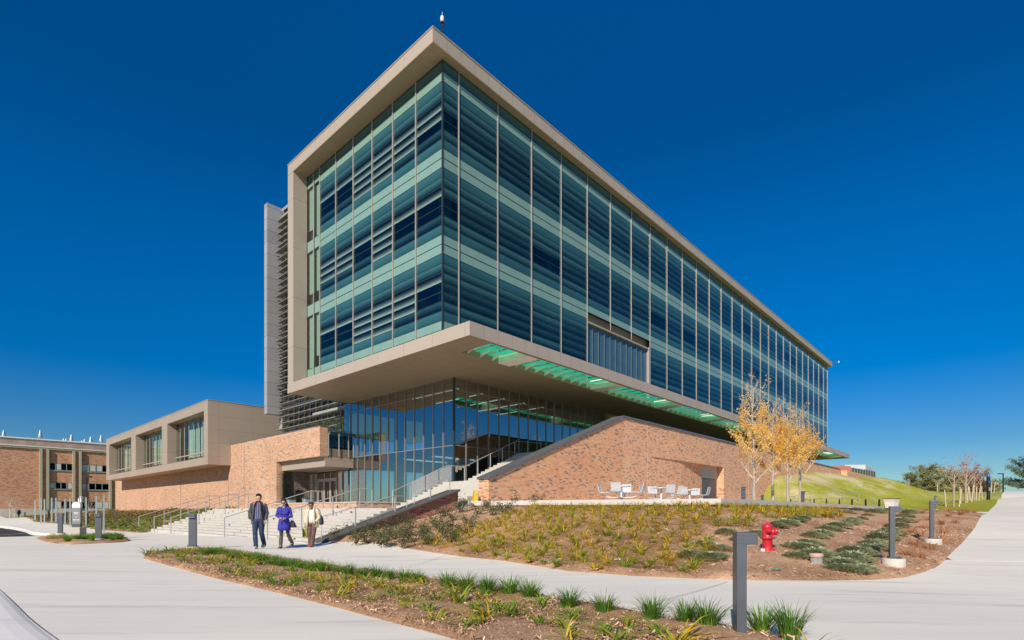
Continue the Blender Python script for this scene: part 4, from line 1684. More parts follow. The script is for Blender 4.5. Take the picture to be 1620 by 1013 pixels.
# perforated panel
m, nt, out = new_mat('perforated_mesh')
tcv = coords(nt, (60, 60, 60))
vo = nt.nodes.new("ShaderNodeTexVoronoi")
vo.inputs["Scale"].default_value = 1
nt.links.new(tcv, vo.inputs["Vector"])
b1 = nt.nodes.new("ShaderNodeBsdfDiffuse")
b1.inputs[0].default_value = (.62, .60, .58, 1)
tr = nt.nodes.new("ShaderNodeBsdfTransparent")
mx = nt.nodes.new("ShaderNodeMixShader")
nt.links.new(mathn(nt, 'GREATER_THAN', vo.outputs["Distance"], .42), mx.inputs[0])
nt.links.new(tr.outputs[0], mx.inputs[1])
nt.links.new(b1.outputs[0], mx.inputs[2])
nt.links.new(mx.outputs[0], out.inputs[0])
M['perf'] = m
mb.build('mesh_panel', [M['perf']], t, recalc=False)

# ------------------------------------------------------------------ folding sign, bins, stones
t = empty('folding_sign', W(-.28, -2.9, 1.70), UA + 1.2)
tag(t, 'yellow folding caution board leaning at the brick pier', 'sign')
mb = MB()
mb.hexa([(-.015, -.10, 0), (.015, -.10, 0), (.015, .10, 0), (-.015, .10, 0), (.16, -.07, .55), (.18, -.07, .55), (.18, .07, .55), (.16, .07, .55)])
mb.build('front_board', [M['yellowplastic']], t)
mb = MB()
mb.hexa([(.34, -.10, 0), (.37, -.10, 0), (.37, .10, 0), (.34, .10, 0), (.182, -.07, .55), (.20, -.07, .55), (.20, .07, .55), (.182, .07, .55)])
mb.build('rear_board', [M['yellowplastic']], t)

for (u, v, lb) in ((1.6, 21.0, 'grey square litter bin left of the entrance doors'), (0.6, 16.2, 'low grey litter bin right of the entrance doors')):
    t = empty('litter_bin', W(u, v, ZPL), UA)
    tag(t, lb, 'litter bin')
    mb = MB()
    mb.obox((0, 0, 0), .5, .5, .72, 0, 0, 1.12)
    mb.build('body', [M['galv']], t, bevel=.02)
    mb = MB()
    mb.obox((0, 0, .72), .62, .62, .08)
    mb.build('lid', [M['darkgrey']], t, bevel=.015)

# tapered white bin by the lawn
q = PD(1410.5, 36, 0)
t = empty('litter_bin', (q.x, q.y, H(q) - .02), .5)
tag(t, 'tapered white litter bin with black rim behind the junipers', 'litter bin')
mb = MB()
s0, s1, hh = .54, .74, .80
zb = 1.22 - H(q)
prof = [(0, .50), (.3, .53), (.6, .60), (.80, .74)]
rings = []
for z, s in prof:
    rings.append([(-s / 2, -s / 2, zb + z), (s / 2, -s / 2, zb + z), (s / 2, s / 2, zb + z), (-s / 2, s / 2, zb + z)])
for a, b in zip(rings, rings[1:]):
    for i in range(4):
        mb.face([a[i], a[(i + 1) % 4], b[(i + 1) % 4], b[i]])
mb.face(list(reversed(rings[0])))
mb.build('body', [M['white']], t, bevel=.02)
mb = MB()
mb.obox((0, 0, zb + .80), .78, .78, .03)
mb.build('rim', [M['black']], t)
mb = MB()
mb.obox((0, 0, zb - .35), .2, .2, .36)
mb.build('base', [M['darkgrey']], t)

# ------------------------------------------------------------------ terrace furniture: round tables with fixed seats
def make_table():
    t = empty('cafe_table', (0, 0, 0))
    tag(t, 'x', 'table')
    mb = MB()
    mb.lathe([(.03, .70), (.44, .70), (.45, .715), (.45, .735), (.44, .745), (.02, .745)], n=24)
    mb.build('tabletop', [M['furn']], t)
    mb = MB()
    mb.lathe([(.26, 0), (.27, .02), (.10, .03), (.05, .06), (.045, .70)], n=14)
    mb.build('pedestal', [M['furn']], t)
    for k in range(4):
        a = PI / 4 + k * PI / 2
        d = Vector((math.cos(a), math.sin(a), 0))
        mb = MB()
        mb.tube([d * .05 + Vector((0, 0, .18)), d * .5 + Vector((0, 0, .20)), d * .72 + Vector((0, 0, .26)), d * .74 + Vector((0, 0, .43))], .028, 8)
        mb.build('seat_arm', [M['furn']], t)
        mb = MB()
        # perforated shell: seat curving up to the back
        s = Vector((-d.y, d.x, 0))
        prof = [(.52, .435), (.58, .45), (.75, .44), (.92, .43), (.99, .46), (1.03, .56), (1.07, .72), (1.10, .86)]
        vs = []
        for r, z in prof:
            w = .23 if z < .6 else .22
            for q in (-1, 1):
                vs.append(d * r + s * (w * q) + Vector((0, 0, z)))
        vs2 = [p + Vector((0, 0, -.018)) - d * (0 if i < 10 else -.018) for i, p in enumerate(vs)]
        k2 = len(prof)
        fs = [(2 * i, 2 * i + 1, 2 * i + 3, 2 * i + 2) for i in range(k2 - 1)]
        mb.raw(vs, fs, 1)
        for q in (0, 1):
            mb.tube([vs[2 * i + q] for i in range(k2)], .016, 6, 0)
        mb.tube([vs[0], vs[1]], .016, 6, 0)
        mb.tube([vs[-2], vs[-1]], .016, 6, 0)
        mb.build('seat', [M['furn'], M['mesh2']], t, recalc=False)
    return t


m, nt, out = new_mat('perforated_seat')
tcv = coords(nt, (38, 38, 38))
vo = nt.nodes.new("ShaderNodeTexVoronoi")
vo.inputs["Scale"].default_value = 1
nt.links.new(tcv, vo.inputs["Vector"])
b1 = nt.nodes.new("ShaderNodeBsdfPrincipled")
b1.inputs["Base Color"].default_value = (.58, .60, .62, 1)
b1.inputs["Roughness"].default_value = .4
tr = nt.nodes.new("ShaderNodeBsdfTransparent")
mx = nt.nodes.new("ShaderNodeMixShader")
nt.links.new(mathn(nt, 'GREATER_THAN', vo.outputs["Distance"], .36), mx.inputs[0])
nt.links.new(tr.outputs[0], mx.inputs[1])
nt.links.new(b1.outputs[0], mx.inputs[2])
nt.links.new(mx.outputs[0], out.inputs[0])
M['mesh2'] = m

tb0 = None
for px, d, rz, lb in ((983, 25.5, .35, 'round white metal table with four fixed seats at the left end of the terrace row'),
                      (1046, 27.5, .95, 'round white metal table with four fixed seats in the middle of the terrace row'),
                      (1091, 30.5, .15, 'round white metal table with four fixed seats nearest the brick doorway')):
    if tb0 is None:
        tb0 = o = make_table()
    else:
        o = copy_tree(tb0)
    q = PD(px, d)
    o.location = (q.x, q.y, 1.66)
    o.rotation_euler.z = rz
    tag(o, lb, 'table', 'round tables with fixed seats on the terrace')


# ------------------------------------------------------------------ bollard lights
def make_bollard():
    t = empty('bollard_light', (0, 0, 0))
    tag(t, 'x', 'bollard')
    mb = MB()
    mb.box(-.045, .045, -.115, .115, .012, .95, 0)
    mb.build('post', [M['greymetal']], t, bevel=.004)
    mb = MB()
    mb.box(-.0455, .145, -.1155, .1155, .951, 1.065, 0)
    mb.build('lamp_head', [M['greymetal']], t, bevel=.005)
    mb = MB()
    mb.box(.055, .135, -.10, .10, .943, .9505, 0)
    mb.build('lens', [M['white']], t)
    mb = MB()
    mb.box(-.075, .16, -.13, .13, 0, .0125, 0)
    for x, y in ((-.06, -.1), (-.06, .1), (.13, -.1), (.13, .1)):
        mb.lathe([(.012, .012), (.012, .03)], (x, y, 0), 6)
    mb.build('base_plate', [M['greymetal']], t)
    mb = MB()
    mb.lathe([(.20, -.35), (.21, -.02), (.195, -.002)], (.03, 0, 0), 20)
    mb.build('footing', [M['stone']], t)
    return t


bol0 = None
bdefs = [  # px, depth, z of base, rotation, label
    (1170, 5.3, .06, -.22, 'grey bollard light nearest the camera beside the near grass bed'),
    (1411, 0, '896', -.50, 'grey bollard light on the bark slope in front of the white tapered bin'),
    (1474, 0, '861', -.55, 'grey bollard light standing on the bark by the bend of the right path'),
    (1479, 42, None, -.6, 'small grey bollard light at the lawn edge behind two others'),
    (305, 17.6, .09, -1.42, 'grey bollard light at the left tip of the near planting bed'),
    (156, 23.3, .05, -1.35, 'grey bollard light on the right side of the sign island'),
    (95.5, 29.5, .0, 1.7, 'grey bollard light left of the directory sign'),
    (1176, 33, 1.62, -1.6, 'grey bollard light on the terrace left of the yellow trees'),
    (1270, 38, 1.52, -1.6, 'grey bollard light on the terrace behind the yellow trees'),
    (1206, 52, 1.62, -1.6, 'small grey bollard light far back on the terrace by the mound'),
    (183, 40, None, -2.6, 'grey bollard light in the ground cover left of the steps'),
    (138, 43, None, .2, 'grey bollard light in the ground cover behind the directory sign'),
    (77, 62, None, 3.0, 'grey bollard light in the bed among the leftmost sign posts'),
    (39, 90, None, .2, 'small grey bollard light right of the distant walker'),
    (104, 48, None, .2, 'grey bollard light among the steel posts behind the sign island'),
]
for px, d, z, rz, lb in bdefs:
    q = PD(px, d)
    if z is None:
        z = H(q) + .06
    if isinstance(z, str):
        q = G(px, float(z), .05)
        z = q.z + .15
    if bol0 is None:
        bol0 = o = make_bollard()
    else:
        o = copy_tree(bol0)
    o.location = (q.x, q.y, z)
    o.rotation_euler.z = rz
    o.scale.z = .95 if d == 5.3 else 1.0
    tag(o, lb, 'bollard', 'grey bollard lights around the site')

# ------------------------------------------------------------------ fire hydrant
q = G(1214, 872.5, .055)
HS = 47 * q.y / F / .70
t = empty('fire_hydrant', q, -.25)
t.scale = (HS, HS, HS)
tag(t, 'red fire hydrant on the bark slope', 'hydrant')
mb = MB()
mb.lathe([(.10, 0), (.17, .004), (.175, .035), (.155, .05), (.115, .055), (.112, .07), (.112, .27), (.12, .285), (.155, .29)], n=24)
for k in range(8):
    a = k * PI / 4 + .2
    mb.lathe([(.012, .03), (.012, .052)], (.16 * math.cos(a), .16 * math.sin(a), 0), 6, 1)
    mb.lathe([(.012, .282), (.012, .345)], (.148 * math.cos(a), .148 * math.sin(a), 0), 6, 1)
mb.build('lower_barrel', [M['red'], M['darkgrey']], t)
mb = MB()
mb.lathe([(.16, .30), (.165, .31), (.165, .325), (.125, .335), (.115, .35), (.115, .55), (.122, .56), (.122, .575), (.112, .60), (.085, .635), (.045, .655), (.03, .66), (.028, .69), (.02, .70)], n=24)
mb.build('upper_barrel', [M['red']], t)
mb = MB()
mb.lathe([(.075, .09), (.075, .15), (.088, .155), (.088, .20), (.07, .215), (.03, .22), (.03, .25)], (0, 0, .46), 16, axis='x')
mb.build('pumper_nozzle', [M['red']], t)
for s in (-1, 1):
    mb = MB()
    mb.lathe([(.05, .08 * s), (.05, .15 * s), (.06, .155 * s), (.06, .185 * s), (.025, .20 * s), (.02, .225 * s)], (0, 0, .48), 14, axis='y')
    mb.build('hose_nozzle', [M['red']], t)
mb = MB()
mb.obox((-.13, -.17, .005), .09, .02, .06)
mb.build('tag', [M['white']], t)
mb = MB()
mb.tube([(.21, -.02, .50), (.27, -.05, .44), (.29, -.05, .36), (.24, -.03, .30), (.16, -.06, .33)], .007, 5)
mb.build('chain', [M['galv']], t)
mb = MB()
mb.lathe([(.19, -.3), (.19, .0)], n=20)
mb.build('buried_foot', [M['black']], t)

q = G(1291.5, 893, .05)
t = empty('stub_pipe', (q.x, q.y, q.z - .01))
t.scale = [20.0 * q.y / F / .26] * 3
tag(t, 'short weathered concrete pipe stub with clay cap in the bark', 'pipe')
mb = MB()
mb.lathe([(.115, -.1), (.115, .16), (.11, .165)], n=20)
mb.build('pipe_body', [M['pipe']], t)
mb = MB()
mb.lathe([(.128, .155), (.132, .16), (.132, .225), (.122, .235), (.02, .237)], n=20)
mb.build('cap', [M['pipecap']], t)

# bits lying on the bark
def slip(px, py, z, sx, sy, m, name, label, cat, rz):
    q = P(px, py, z)
    mb = MB()
    for k in range(3):
        mb.raw([(-sx + k * sx * .67, -sy, .02 + .02 * (k % 2)), (-sx + (k + 1) * sx * .67, -sy, .02 + .02 * ((k + 1) % 2)),
                (-sx + (k + 1) * sx * .67, sy, .03 + .02 * ((k + 1) % 2)), (-sx + k * sx * .67, sy, .03 + .02 * (k % 2))], [(0, 1, 2, 3)])
    o = mb.build(name, [m], recalc=False)
    o.location = (q.x, q.y, H(q) + .09)
    o.rotation_euler.z = rz
    tag(o, label, cat)


slip(977, 895, .06, .07, .05, M['litter'], 'scrap_of_paper', 'scrap of white paper on the bark near the walk', 'litter', .4)
slip(1229, 909, .05, .10, .03, M['greenplastic'], 'drain_cover', 'small green plastic strip lying in the bark below the hydrant', 'plastic strip', .1)
slip(1133, 884, .1, .05, .04, M['litter'], 'scrap_of_paper', 'crumpled pale scrap on the bark left of the near bollard light', 'litter', 1.0)
slip(1361, 878, .3, .05, .04, M['litter'], 'scrap_of_paper', 'white scrap lying on a juniper in front of the second bollard', 'litter', 1.0)
slip(528, 859, .12, .12, .06, M['redplastic'], 'wrapper', 'red wrapper at the foot of the lower stair wall', 'litter', .3)

# ------------------------------------------------------------------ directory sign on its island
q = P(122, 852, -.05)
SG = Vector((q.x, q.y, H(q)))
t = empty('directory_sign', SG, -.10)
tag(t, 'grey directory sign with white domed top on a concrete plinth', 'sign')
mb = MB()
mb.obox((0, 0, -.1), .52, .50, .68, .25)
mb.build('plinth', [M['stone']], t, bevel=.02)
mb = MB()
pts = [(-.21, .575), (.21, .575), (.21, 1.62)] + [(.21 * math.cos(a), 1.62 + .13 * math.sin(a)) for a in [PI * k / 10 for k in range(1, 10)]] + [(-.21, 1.62)]
wallpoly(mb, pts, -.05, .05, 0)
pn = mb.build('panel', [simple('sign_grey', (.25, .25, .255), .5, .2, .06)], t)
mb = MB()
pts = [(-.212, 1.48), (.212, 1.48), (.212, 1.622)] + [(.212 * math.cos(a), 1.622 + .135 * math.sin(a)) for a in [PI * k / 10 for k in range(1, 10)]] + [(-.212, 1.622)]
wallpoly(mb, pts, -.056, .056, 0)
mb.build('white_top', [M['white']], t)
mb = MB()
mb.box(-.214, .214, -.058, .058, .58, .74, 0)
mb.build('lower_band', [M['darkgrey']], t)
mb = MB()
# lines of lettering, too small in the photograph to read
rgx = random.Random(4)
def word_row(z, x0, x1, h):
    x = x0
    while x < x1:
        w = rgx.uniform(.012, .028)
        mb.box(x, min(x + w, x1), -.0545, -.0505, z, z + h * rgx.uniform(.8, 1.0), 0)
        x += w + .008
word_row(1.24, -.13, .13, .04)
word_row(1.19, -.10, .11, .032)
mb.raw([(-.03, -.0545, 1.06), (.03, -.0545, 1.06), (0, -.0545, 1.01)], [(0, 1, 2)])
word_row(.90, -.16, .17, .05)
mb.build('lettering', [M['white']], pn)
mb = MB()
mb.lathe([(.09, 1.74), (.09, 1.78), (.07, 1.80), (.07, 2.0), (.075, 2.02), (.0, 2.03)], (.02, .2, 0), 12)
mb.build('loudspeaker', [M['galv']], t)

# steel posts standing in the bed
for k, (px, pyt, pyb, d) in enumerate([(55.5, 792, 827.5, 60), (65, 789, 830.5, 52), (70.5, 790, 830.5, 52), (82, 788, 831, 50), (88.6, 788, 831, 50), (103, 789.5, 832, 46),
                                       (111, 789, 834, 43), (126, 787, 833, 42), (136.3, 787, 835, 40), (152.5, 785, 840, 36), (164.5, 784, 839, 35.5)]):
    q = PD(px, d)
    zt = CAMZ - (pyt - HY) * d / F
    zg = H(q) - .1
    t = empty('steel_post', (q.x, q.y, zg))
    tag(t, ['leftmost thin galvanised post in the bed', 'galvanised post second from the left in the bed', 'galvanised post third from the left in the bed', 'galvanised post fourth from the left in the bed',
            'galvanised post fifth from the left in the bed', 'galvanised post sixth from the left, just right of the island bollard', 'galvanised post touching the left edge of the directory sign',
            'galvanised post with white tags behind the directory sign', 'galvanised post in front of the black lamp post', 'galvanised post behind the island bollard light',
            'rightmost galvanised post nearest the brick wing'][k], 'post', 'bare galvanised posts in the left bed')
    mb = MB()
    w = .05 * d / 40
    hgt = zt - zg
    mb.box(-w, w, -.006, .006, 0, hgt, 0)
    mb.box(-w - .001, -w + .02, -.03, .006, 0, hgt - .002, 0)
    mb.box(w - .02, w + .001, -.03, .006, 0, hgt - .002, 0)
    mb.build('channel', [M['galv']], t)
    if k == 7:
        mb = MB()
        mb.box(-.09, .0, -.05, -.031, hgt - .75, hgt - .1, 0)
        mb.build('tag', [M['white']], t)


# ------------------------------------------------------------------ lamp posts, emergency phone, hoops, low fence
def lamp_post(px, d, ytop, label, arm=-1, w=.09):
    q = PD(px, d)
    zg = H(q) - .1
    zt = CAMZ - (ytop - HY) * d / F
    t = empty('lamp_post', (q.x, q.y, zg))
    tag(t, label, 'lamp post')
    mb = MB()
    mb.tube([(0, 0, 0), (0, 0, zt - zg)], [w, w * .7], 8)
    mb.build('pole', [M['black']], t)
    mb = MB()
    mb.obox((arm * .45, 0, zt - zg - .05), 1.0, .35, .16)
    mb.build('lamp_head', [M['black']], t, bevel=.02)


lamp_post(1587, 104, 750, 'dark lamp post at the top of the right path', -1, .13)
lamp_post(1404, 112, 765, 'small dark lamp post on the skyline left of the pines', -1, .12)
lamp_post(137, 66, 755, 'slim black lamp post in front of the old brick building', .25, .10)
q = PD(1563.5, 60)
t = empty('emergency_phone', (q.x, q.y, H(q) - .05))
tag(t, 'black emergency phone pillar with blue lamp beside the right path', 'emergency phone')
mb = MB()
mb.lathe([(.17, 0), (.17, 2.55)], n=14)
mb.build('pillar', [M['black']], t)
mb = MB()
mb.lathe([(.16, 2.55), (.16, 2.78), (.10, 2.86), (.02, 2.87)], n=14)
mb.build('blue_lamp', [M['blue']], t)
mb = MB()
mb.obox((0, -.17, 1.9), .22, .06, .22)
mb.build('blue_panel', [M['blue']], t)
mb = MB()
mb.obox((0, -.17, 1.0), .14, .05, .38)
mb.build('call_panel', [M['galv']], t)

hoop0 = None
for k, px in enumerate((1251, 1288, 1307.5, 1328, 1348, 1369.5, 1391)):
    q = PD(px, 49.5)
    if hoop0 is None:
        o = hoop0 = empty('bike_hoop', (0, 0, 0))
        mb = MB()
        mb.tube([(-.12, -.25, 0), (-.12, -.25, .62), (-.10, -.20, .74), (0, 0, .82), (.10, .20, .74), (.12, .25, .62), (.12, .25, 0)], .045, 8)
        mb.build('hoop', [M['black']], o)
        mb = MB()
        mb.obox((-.12, -.25, 0), .18, .18, .015)
        mb.obox((.12, .25, 0), .18, .18, .015)
        mb.build('foot_plates', [M['black']], o)
    else:
        o = copy_tree(hoop0)
    o.location = (q.x, q.y, max(H(q), 1.42) - .02)
    tag(o, ['black bike hoop half hidden behind the rightmost yellow trees', 'first black bike hoop right of the yellow trees', 'second black bike hoop right of the yellow trees', 'third black bike hoop right of the yellow trees',
            'third black bike hoop from the right end', 'next to last black bike hoop in the row', 'last black bike hoop in the row beside the white bin'][k], 'bike hoop', 'row of black bike hoops')

t = empty('low_fence', (0, 0, 0))
tag(t, 'thin pale rail fence along the foot of the grass mound', 'fence')
pa, pb = PD(1204, 53), PD(1384, 55)
mb = MB()
pts = []
for k in range(15):
    p = pa + (pb - pa) * (k / 14)
    pts.append((p.x, p.y, max(H(p), 1.55) + .88))
for k in range(13):
    pts[k + 1] = (pts[k + 1][0], pts[k + 1][1], (pts[k][2] + pts[k + 1][2] + pts[k + 2][2]) / 3)
mb.tube(pts, .028, 6)
mb.build('rail', [M['galv']], t)
for k in range(0, 15, 2):
    p = pts[k]
    mb = MB()
    mb.box(p[0] - .025, p[0] + .025, p[1] - .025, p[1] + .025, p[2] - 1.0, p[2] - .02)
    mb.build('post', [M['galv']], t)


# ------------------------------------------------------------------ far buildings
ob = empty('old_brick_building', (BX, BY, 0), UA)
tag(ob, 'three storey older brick building with pale pilasters and rooftop exhaust stacks', 'building')
VF = 115.8
mb = MB()
mb.box(-60, 60, VF, VF + 30, 1.4, 13.0, 0)
mb.build('wall', [M['brickold']], ob)
mb = MB()
mb.box(-60, 60, VF - .25, VF + 30.1, -.6, 1.4, 0)
mb.build('stone_base', [M['stone']], ob)
mb = MB()
mb.box(-60.2, 60.2, VF - .3, VF + 30.2, 13.0, 13.3, 0)
mb.box(-60.3, 60.3, VF - .4, VF + 30.3, 13.3, 13.48, 1)
mb.build('cornice', [M['pil'], M['white']], ob)
mb = MB()
mb.box(-60, 60, VF + 2.5, VF + 26, 13.45, 15.0, 1)
mb.box(-60.1, 60.1, VF + 2.3, VF + 26.2, 15.0, 15.22, 0)
mb.build('roof_storey', [M['white'], M['roofbrown']], ob)
for u in (-3.75, -2.75, 1.25, 2.25, 7.2, 8.2, 12.2, 13.2):
    mb = MB()
    mb.box(u - .2, u + .2, VF - .5, VF, 1.4, 13.0, 0)
    mb.build('pilaster', [simple('pilaster_stone', (.42, .39, .30), .8)] if 'pil' not in M else [M['pil']], ob)
blinds = simple('pale_blind', (.55, .55, .52), .8)
for a, b in ((-2.45, 1.0), (2.55, 6.95), (8.45, 12.0)):
    for z0, z1 in ((9.0, 10.4), (5.3, 6.6), (1.42, 2.9)):
        mb = MB()
        k = 4
        w = (b - a) / k
        mb.box(a, b, VF - .02, VF + .02, z0, z1, 1)
        for i in range(k):
            mb.box(a + i * w + .06, a + (i + 1) * w - .06, VF - .04, VF - .02, z0 + .12, z1 - .1, 3 if rgx.random() < .35 else 0)
            mb.box(a + i * w - .05, a + i * w + .05, VF - .12, VF - .04, z0, z1, 2)
        mb.box(a - .1, b + .1, VF - .18, VF - .04, z0 - .14, z0 + .04, 2)
        mb.build('window', [M['darkglass'], M['darkgrey'], M['galv'], blinds], ob)
for px, yt, d in ((6, 681, 126), (63.8, 681, 126), (93, 699, 120), (100.7, 694, 120), (104.7, 694, 120), (113, 688, 122), (121, 702, 118), (130, 697, 120), (134, 695, 120), (143.7, 691, 122), (160, 689, 124)):
    q = PD(px, d)
    lp = ob.matrix_world
    dx, dy = q.x - BX, q.y - BY
    u, v = dx * RU[0] + dy * RU[1], dx * RV[0] + dy * RV[1]
    zt = CAMZ - (yt - HY) * d / F
    mb = MB()
    mb.lathe([(.30, 14.0), (.30, zt - 2.0), (.42, zt - 1.9), (.40, zt - 1.2), (.26, zt - .6), (.14, zt)], (u, v, 0), 12)
    mb.build('exhaust_stack', [M['galv']], ob)

fb = empty('distant_white_building', (0, 0, 0))
tag(fb, 'distant white and red building with a glazed front beyond the mound', 'building')
mb = MB()
A, B, Cc = PD(1312, 150, 0), PD(1346, 150, 0), PD(1384, 165, 0)
z0, z1 = 3, CAMZ + (806 - 737.5) * 150 / F
mb.prism([A[:2], B[:2], (B.x + 5, B.y + 30), (A.x + 5, A.y + 30)], z0, z1, 0)
mb.build('red_block', [simple('terracotta_wall', (.48, .17, .11), .8)], fb)
mb = MB()
z2 = CAMZ + (806 - 741) * 155 / F
mb.prism([(B.x + .01, B.y - .1), Cc[:2], (Cc.x + 5, Cc.y + 30), (B.x + 5.01, B.y + 29)], z0, z2 - .2, 0)
mb.build('glazed_front', [M['darkglass2'] if 'darkglass2' in M else M['vision']], fb)
mb = MB()
dv = (Cc - B).normalized()
nn = Vector((dv.y, -dv.x, 0))
for k in range(10):
    p = B + (Cc - B) * (k / 9.0) + nn * .12
    mb.bar((p.x, p.y, z0), (p.x, p.y, z2 - .2), .3, .1)
mb.build('glazing_bars', [M['mullion']], fb)
mb = MB()
z3 = CAMZ + (806 - 735.5) * 158 / F
p1, p2, p3 = PD(1337, 158), PD(1369.5, 158), PD(1381, 168)
mb.prism([p1[:2], p2[:2], p3[:2], (p3.x, p3.y + 16), (p1.x, p1.y + 20)], z2 - .15, z3 + .0, 0)
mb.build('white_upper_storey', [M['offwhite']], fb)
t = empty('distant_glass_block', (0, 0, 0))
tag(t, 'low distant glass block on the skyline left of the pines', 'building')
p1, p2 = PD(1404, 150), PD(1432, 150)
zz = CAMZ + (806 - 765.5) * 150 / F
mb = MB()
mb.prism([p1[:2], p2[:2], (p2.x, p2.y + 14), (p1.x, p1.y + 14)], 3, zz, 0)
mb.build('wall', [M['vision']], t)
mb = MB()
for k in range(11):
    x = p1.x + (p2.x - p1.x) * k / 10
    mb.box(x - .08, x + .08, p1.y - .1, p1.y, 3, zz + .1)
mb.build('mullions', [M['mullion']], t)
t = empty('low_white_building', (0, 0, 0))
tag(t, 'long low white roof on the skyline in front of the pines', 'building')
p1, p2 = PD(1410, 128), PD(1436, 128)
mb = MB()
mb.box(p1.x, p2.x, p1.y, p1.y + 6, 3, CAMZ + (806 - 772.5) * 128 / F, 0)
mb.build('wall', [M['stone']], t)
mb = MB()
zt_ = CAMZ + (806 - 772.5) * 128 / F
mb.box(p1.x - .4, p2.x + .4, p1.y - .4, p1.y + 6.4, zt_, zt_ + .3, 0)
mb.build('roof', [M['offwhite']], t)

# neighbour across the road, seen mirrored in the lobby glass
nb = empty('neighbouring_building', (BX, BY, 0), UA)
tag(nb, 'low tan building with pale roof edge mirrored in the lobby glass', 'building')
mb = MB()
mb.box(14, 40, -92, -74, -1, 10.5, 0)
mb.box(40, 90, -98, -78, -1, 8.0, 0)
mb.build('wall', [M['brickold']], nb)
mb = MB()
mb.box(13.7, 40.3, -92.3, -73.7, 10.5, 11.3, 0)
mb.box(40.3, 90.3, -98.3, -77.7, 8.0, 8.7, 0)
mb.build('roof_edge', [M['offwhite']], nb)
for i in range(8):
    mb = MB()
    mb.box(15.2 + i * 3.1, 17.4 + i * 3.1, -74.0, -73.9, 2, 9, 0)
    mb.build('window', [M['darkglass']], nb)

# ------------------------------------------------------------------ planting beds
def xy(p):
    return (p[0], p[1])


front_bed = [P(218, 883.5, 0), P(255, 892, 0), P(330, 909, 0), P(400, 925, 0), P(500, 952, 0), P(600, 981, 0), P(700, 1008, 0), P(800, 1040, 0), P(930, 1085, 0), P(1100, 1100, 0),
             P(1300, 1058, 0), P(1275, 1022, 0), P(1180, 1005, 0), P(1090, 987, 0), P(1000, 971, 0), P(900, 954, 0), P(800, 936, 0), P(700, 917, 0), P(600, 901, 0), P(540, 893, 0), P(480, 886, 0), P(420, 879, 0), P(350, 873, 0), P(300, 871, 0)]
FB = [xy(p) for p in front_bed]
FBS = smooth_poly(FB, 1)
fbo = drape('planting_bed', FBS, M['mulch'], .22, .04, .1, .05, 1.4, 1, .008)
tag(fbo, 'bark mulched bed in the foreground', None, None, 'structure')

rb_front = [P(px, py, 0) for px, py in ((519, 861), (600, 868), (700, 877.5), (800, 889), (900, 904.5), (1000, 912), (1100, 916.5), (1200, 919.5), (1300, 919.5), (1380, 917.5), (1430, 914), (1462, 908.5))]
RB = [xy(p) for p in rb_front] + [xy(PD(1479, 11.3)), xy(PD(1500, 13.3)), xy(PD(1522, 16.2)), xy(PD(1543, 20.5)), xy(PD(1557, 29.5)), xy(PD(1559, 31.2))] + \
     [xy(PD(1528, 32.2)), xy(PD(1484, 37.5)), xy(PD(1440, 43)), xy(W(38.9, -13.7)), xy(W(20, -13.6)), xy(W(2.2, -13.4)), xy(W(-.2, -4.2)), xy(W(-.3, -3.3)), xy(W(-1.69, -3.14)), xy(W(-8.0, -3.16)), xy(W(-8.7, -3.4))]
rbo = drape('planting_slope', RB, M['mulch'], .40, .05, .12, .05, .8, 2, .010)
tag(rbo, 'bark mulched slope rising to the terrace', None, None, 'structure')

left_bed = [P(226, 842.5, -.15), P(190, 841, -.15), P(152, 838.5, -.15), P(110, 833.5, -.18), P(70, 829, -.2), P(48, 826, -.22), P(35, 822.5, -.25)]
LB = [xy(p) for p in left_bed] + [xy(W(-2, 79)), xy(W(.9, 79)), xy(W(1.04, 30.1)), xy(W(-4.8, 18.46)), xy(W(-8.7, 18.46))]
lbo = drape('planting_strip', LB, M['mulch'], .9, .05, .12, .05, .6, 3, .015)
tag(lbo, 'mulched strip between the brick wing and the walk', None, None, 'structure')

isl = [P(53, 850.5, -.08), P(75, 857, -.06), P(100, 861.5, -.04), P(150, 859, -.04), P(207, 856, -.04), P(203, 850, -.06), P(190, 847, -.08), P(130, 845.5, -.09), P(85, 847.5, -.09)]
IB = [xy(p) for p in isl]
tag(drape('planting_island', smooth_poly(IB, 1), M['mulch'], .3, .05, .12, .04, 1.2, 4, .010), 'small mulched island around the sign', None, None, 'structure')

gx, gy = axis(-100, 122, 2.0, 2600), axis(-30, 150, 2.0, 2600)
garr = np.array([(x, y) for y in gy for x in gx])
gz = np.concatenate([H_arr(garr[i:i + 4000]) for i in range(0, len(garr), 4000)])
nxg = len(gx)
COVER = [plaza_poly, path_poly, FBS, RB, LB, IB, road_poly]


def covered(x, y):
    for q in COVER:
        xs_, ys_ = [p[0] for p in q], [p[1] for p in q]
        if min(xs_) <= x <= max(xs_) and min(ys_) <= y <= max(ys_) and inpoly(x, y, q):
            return True
    return False


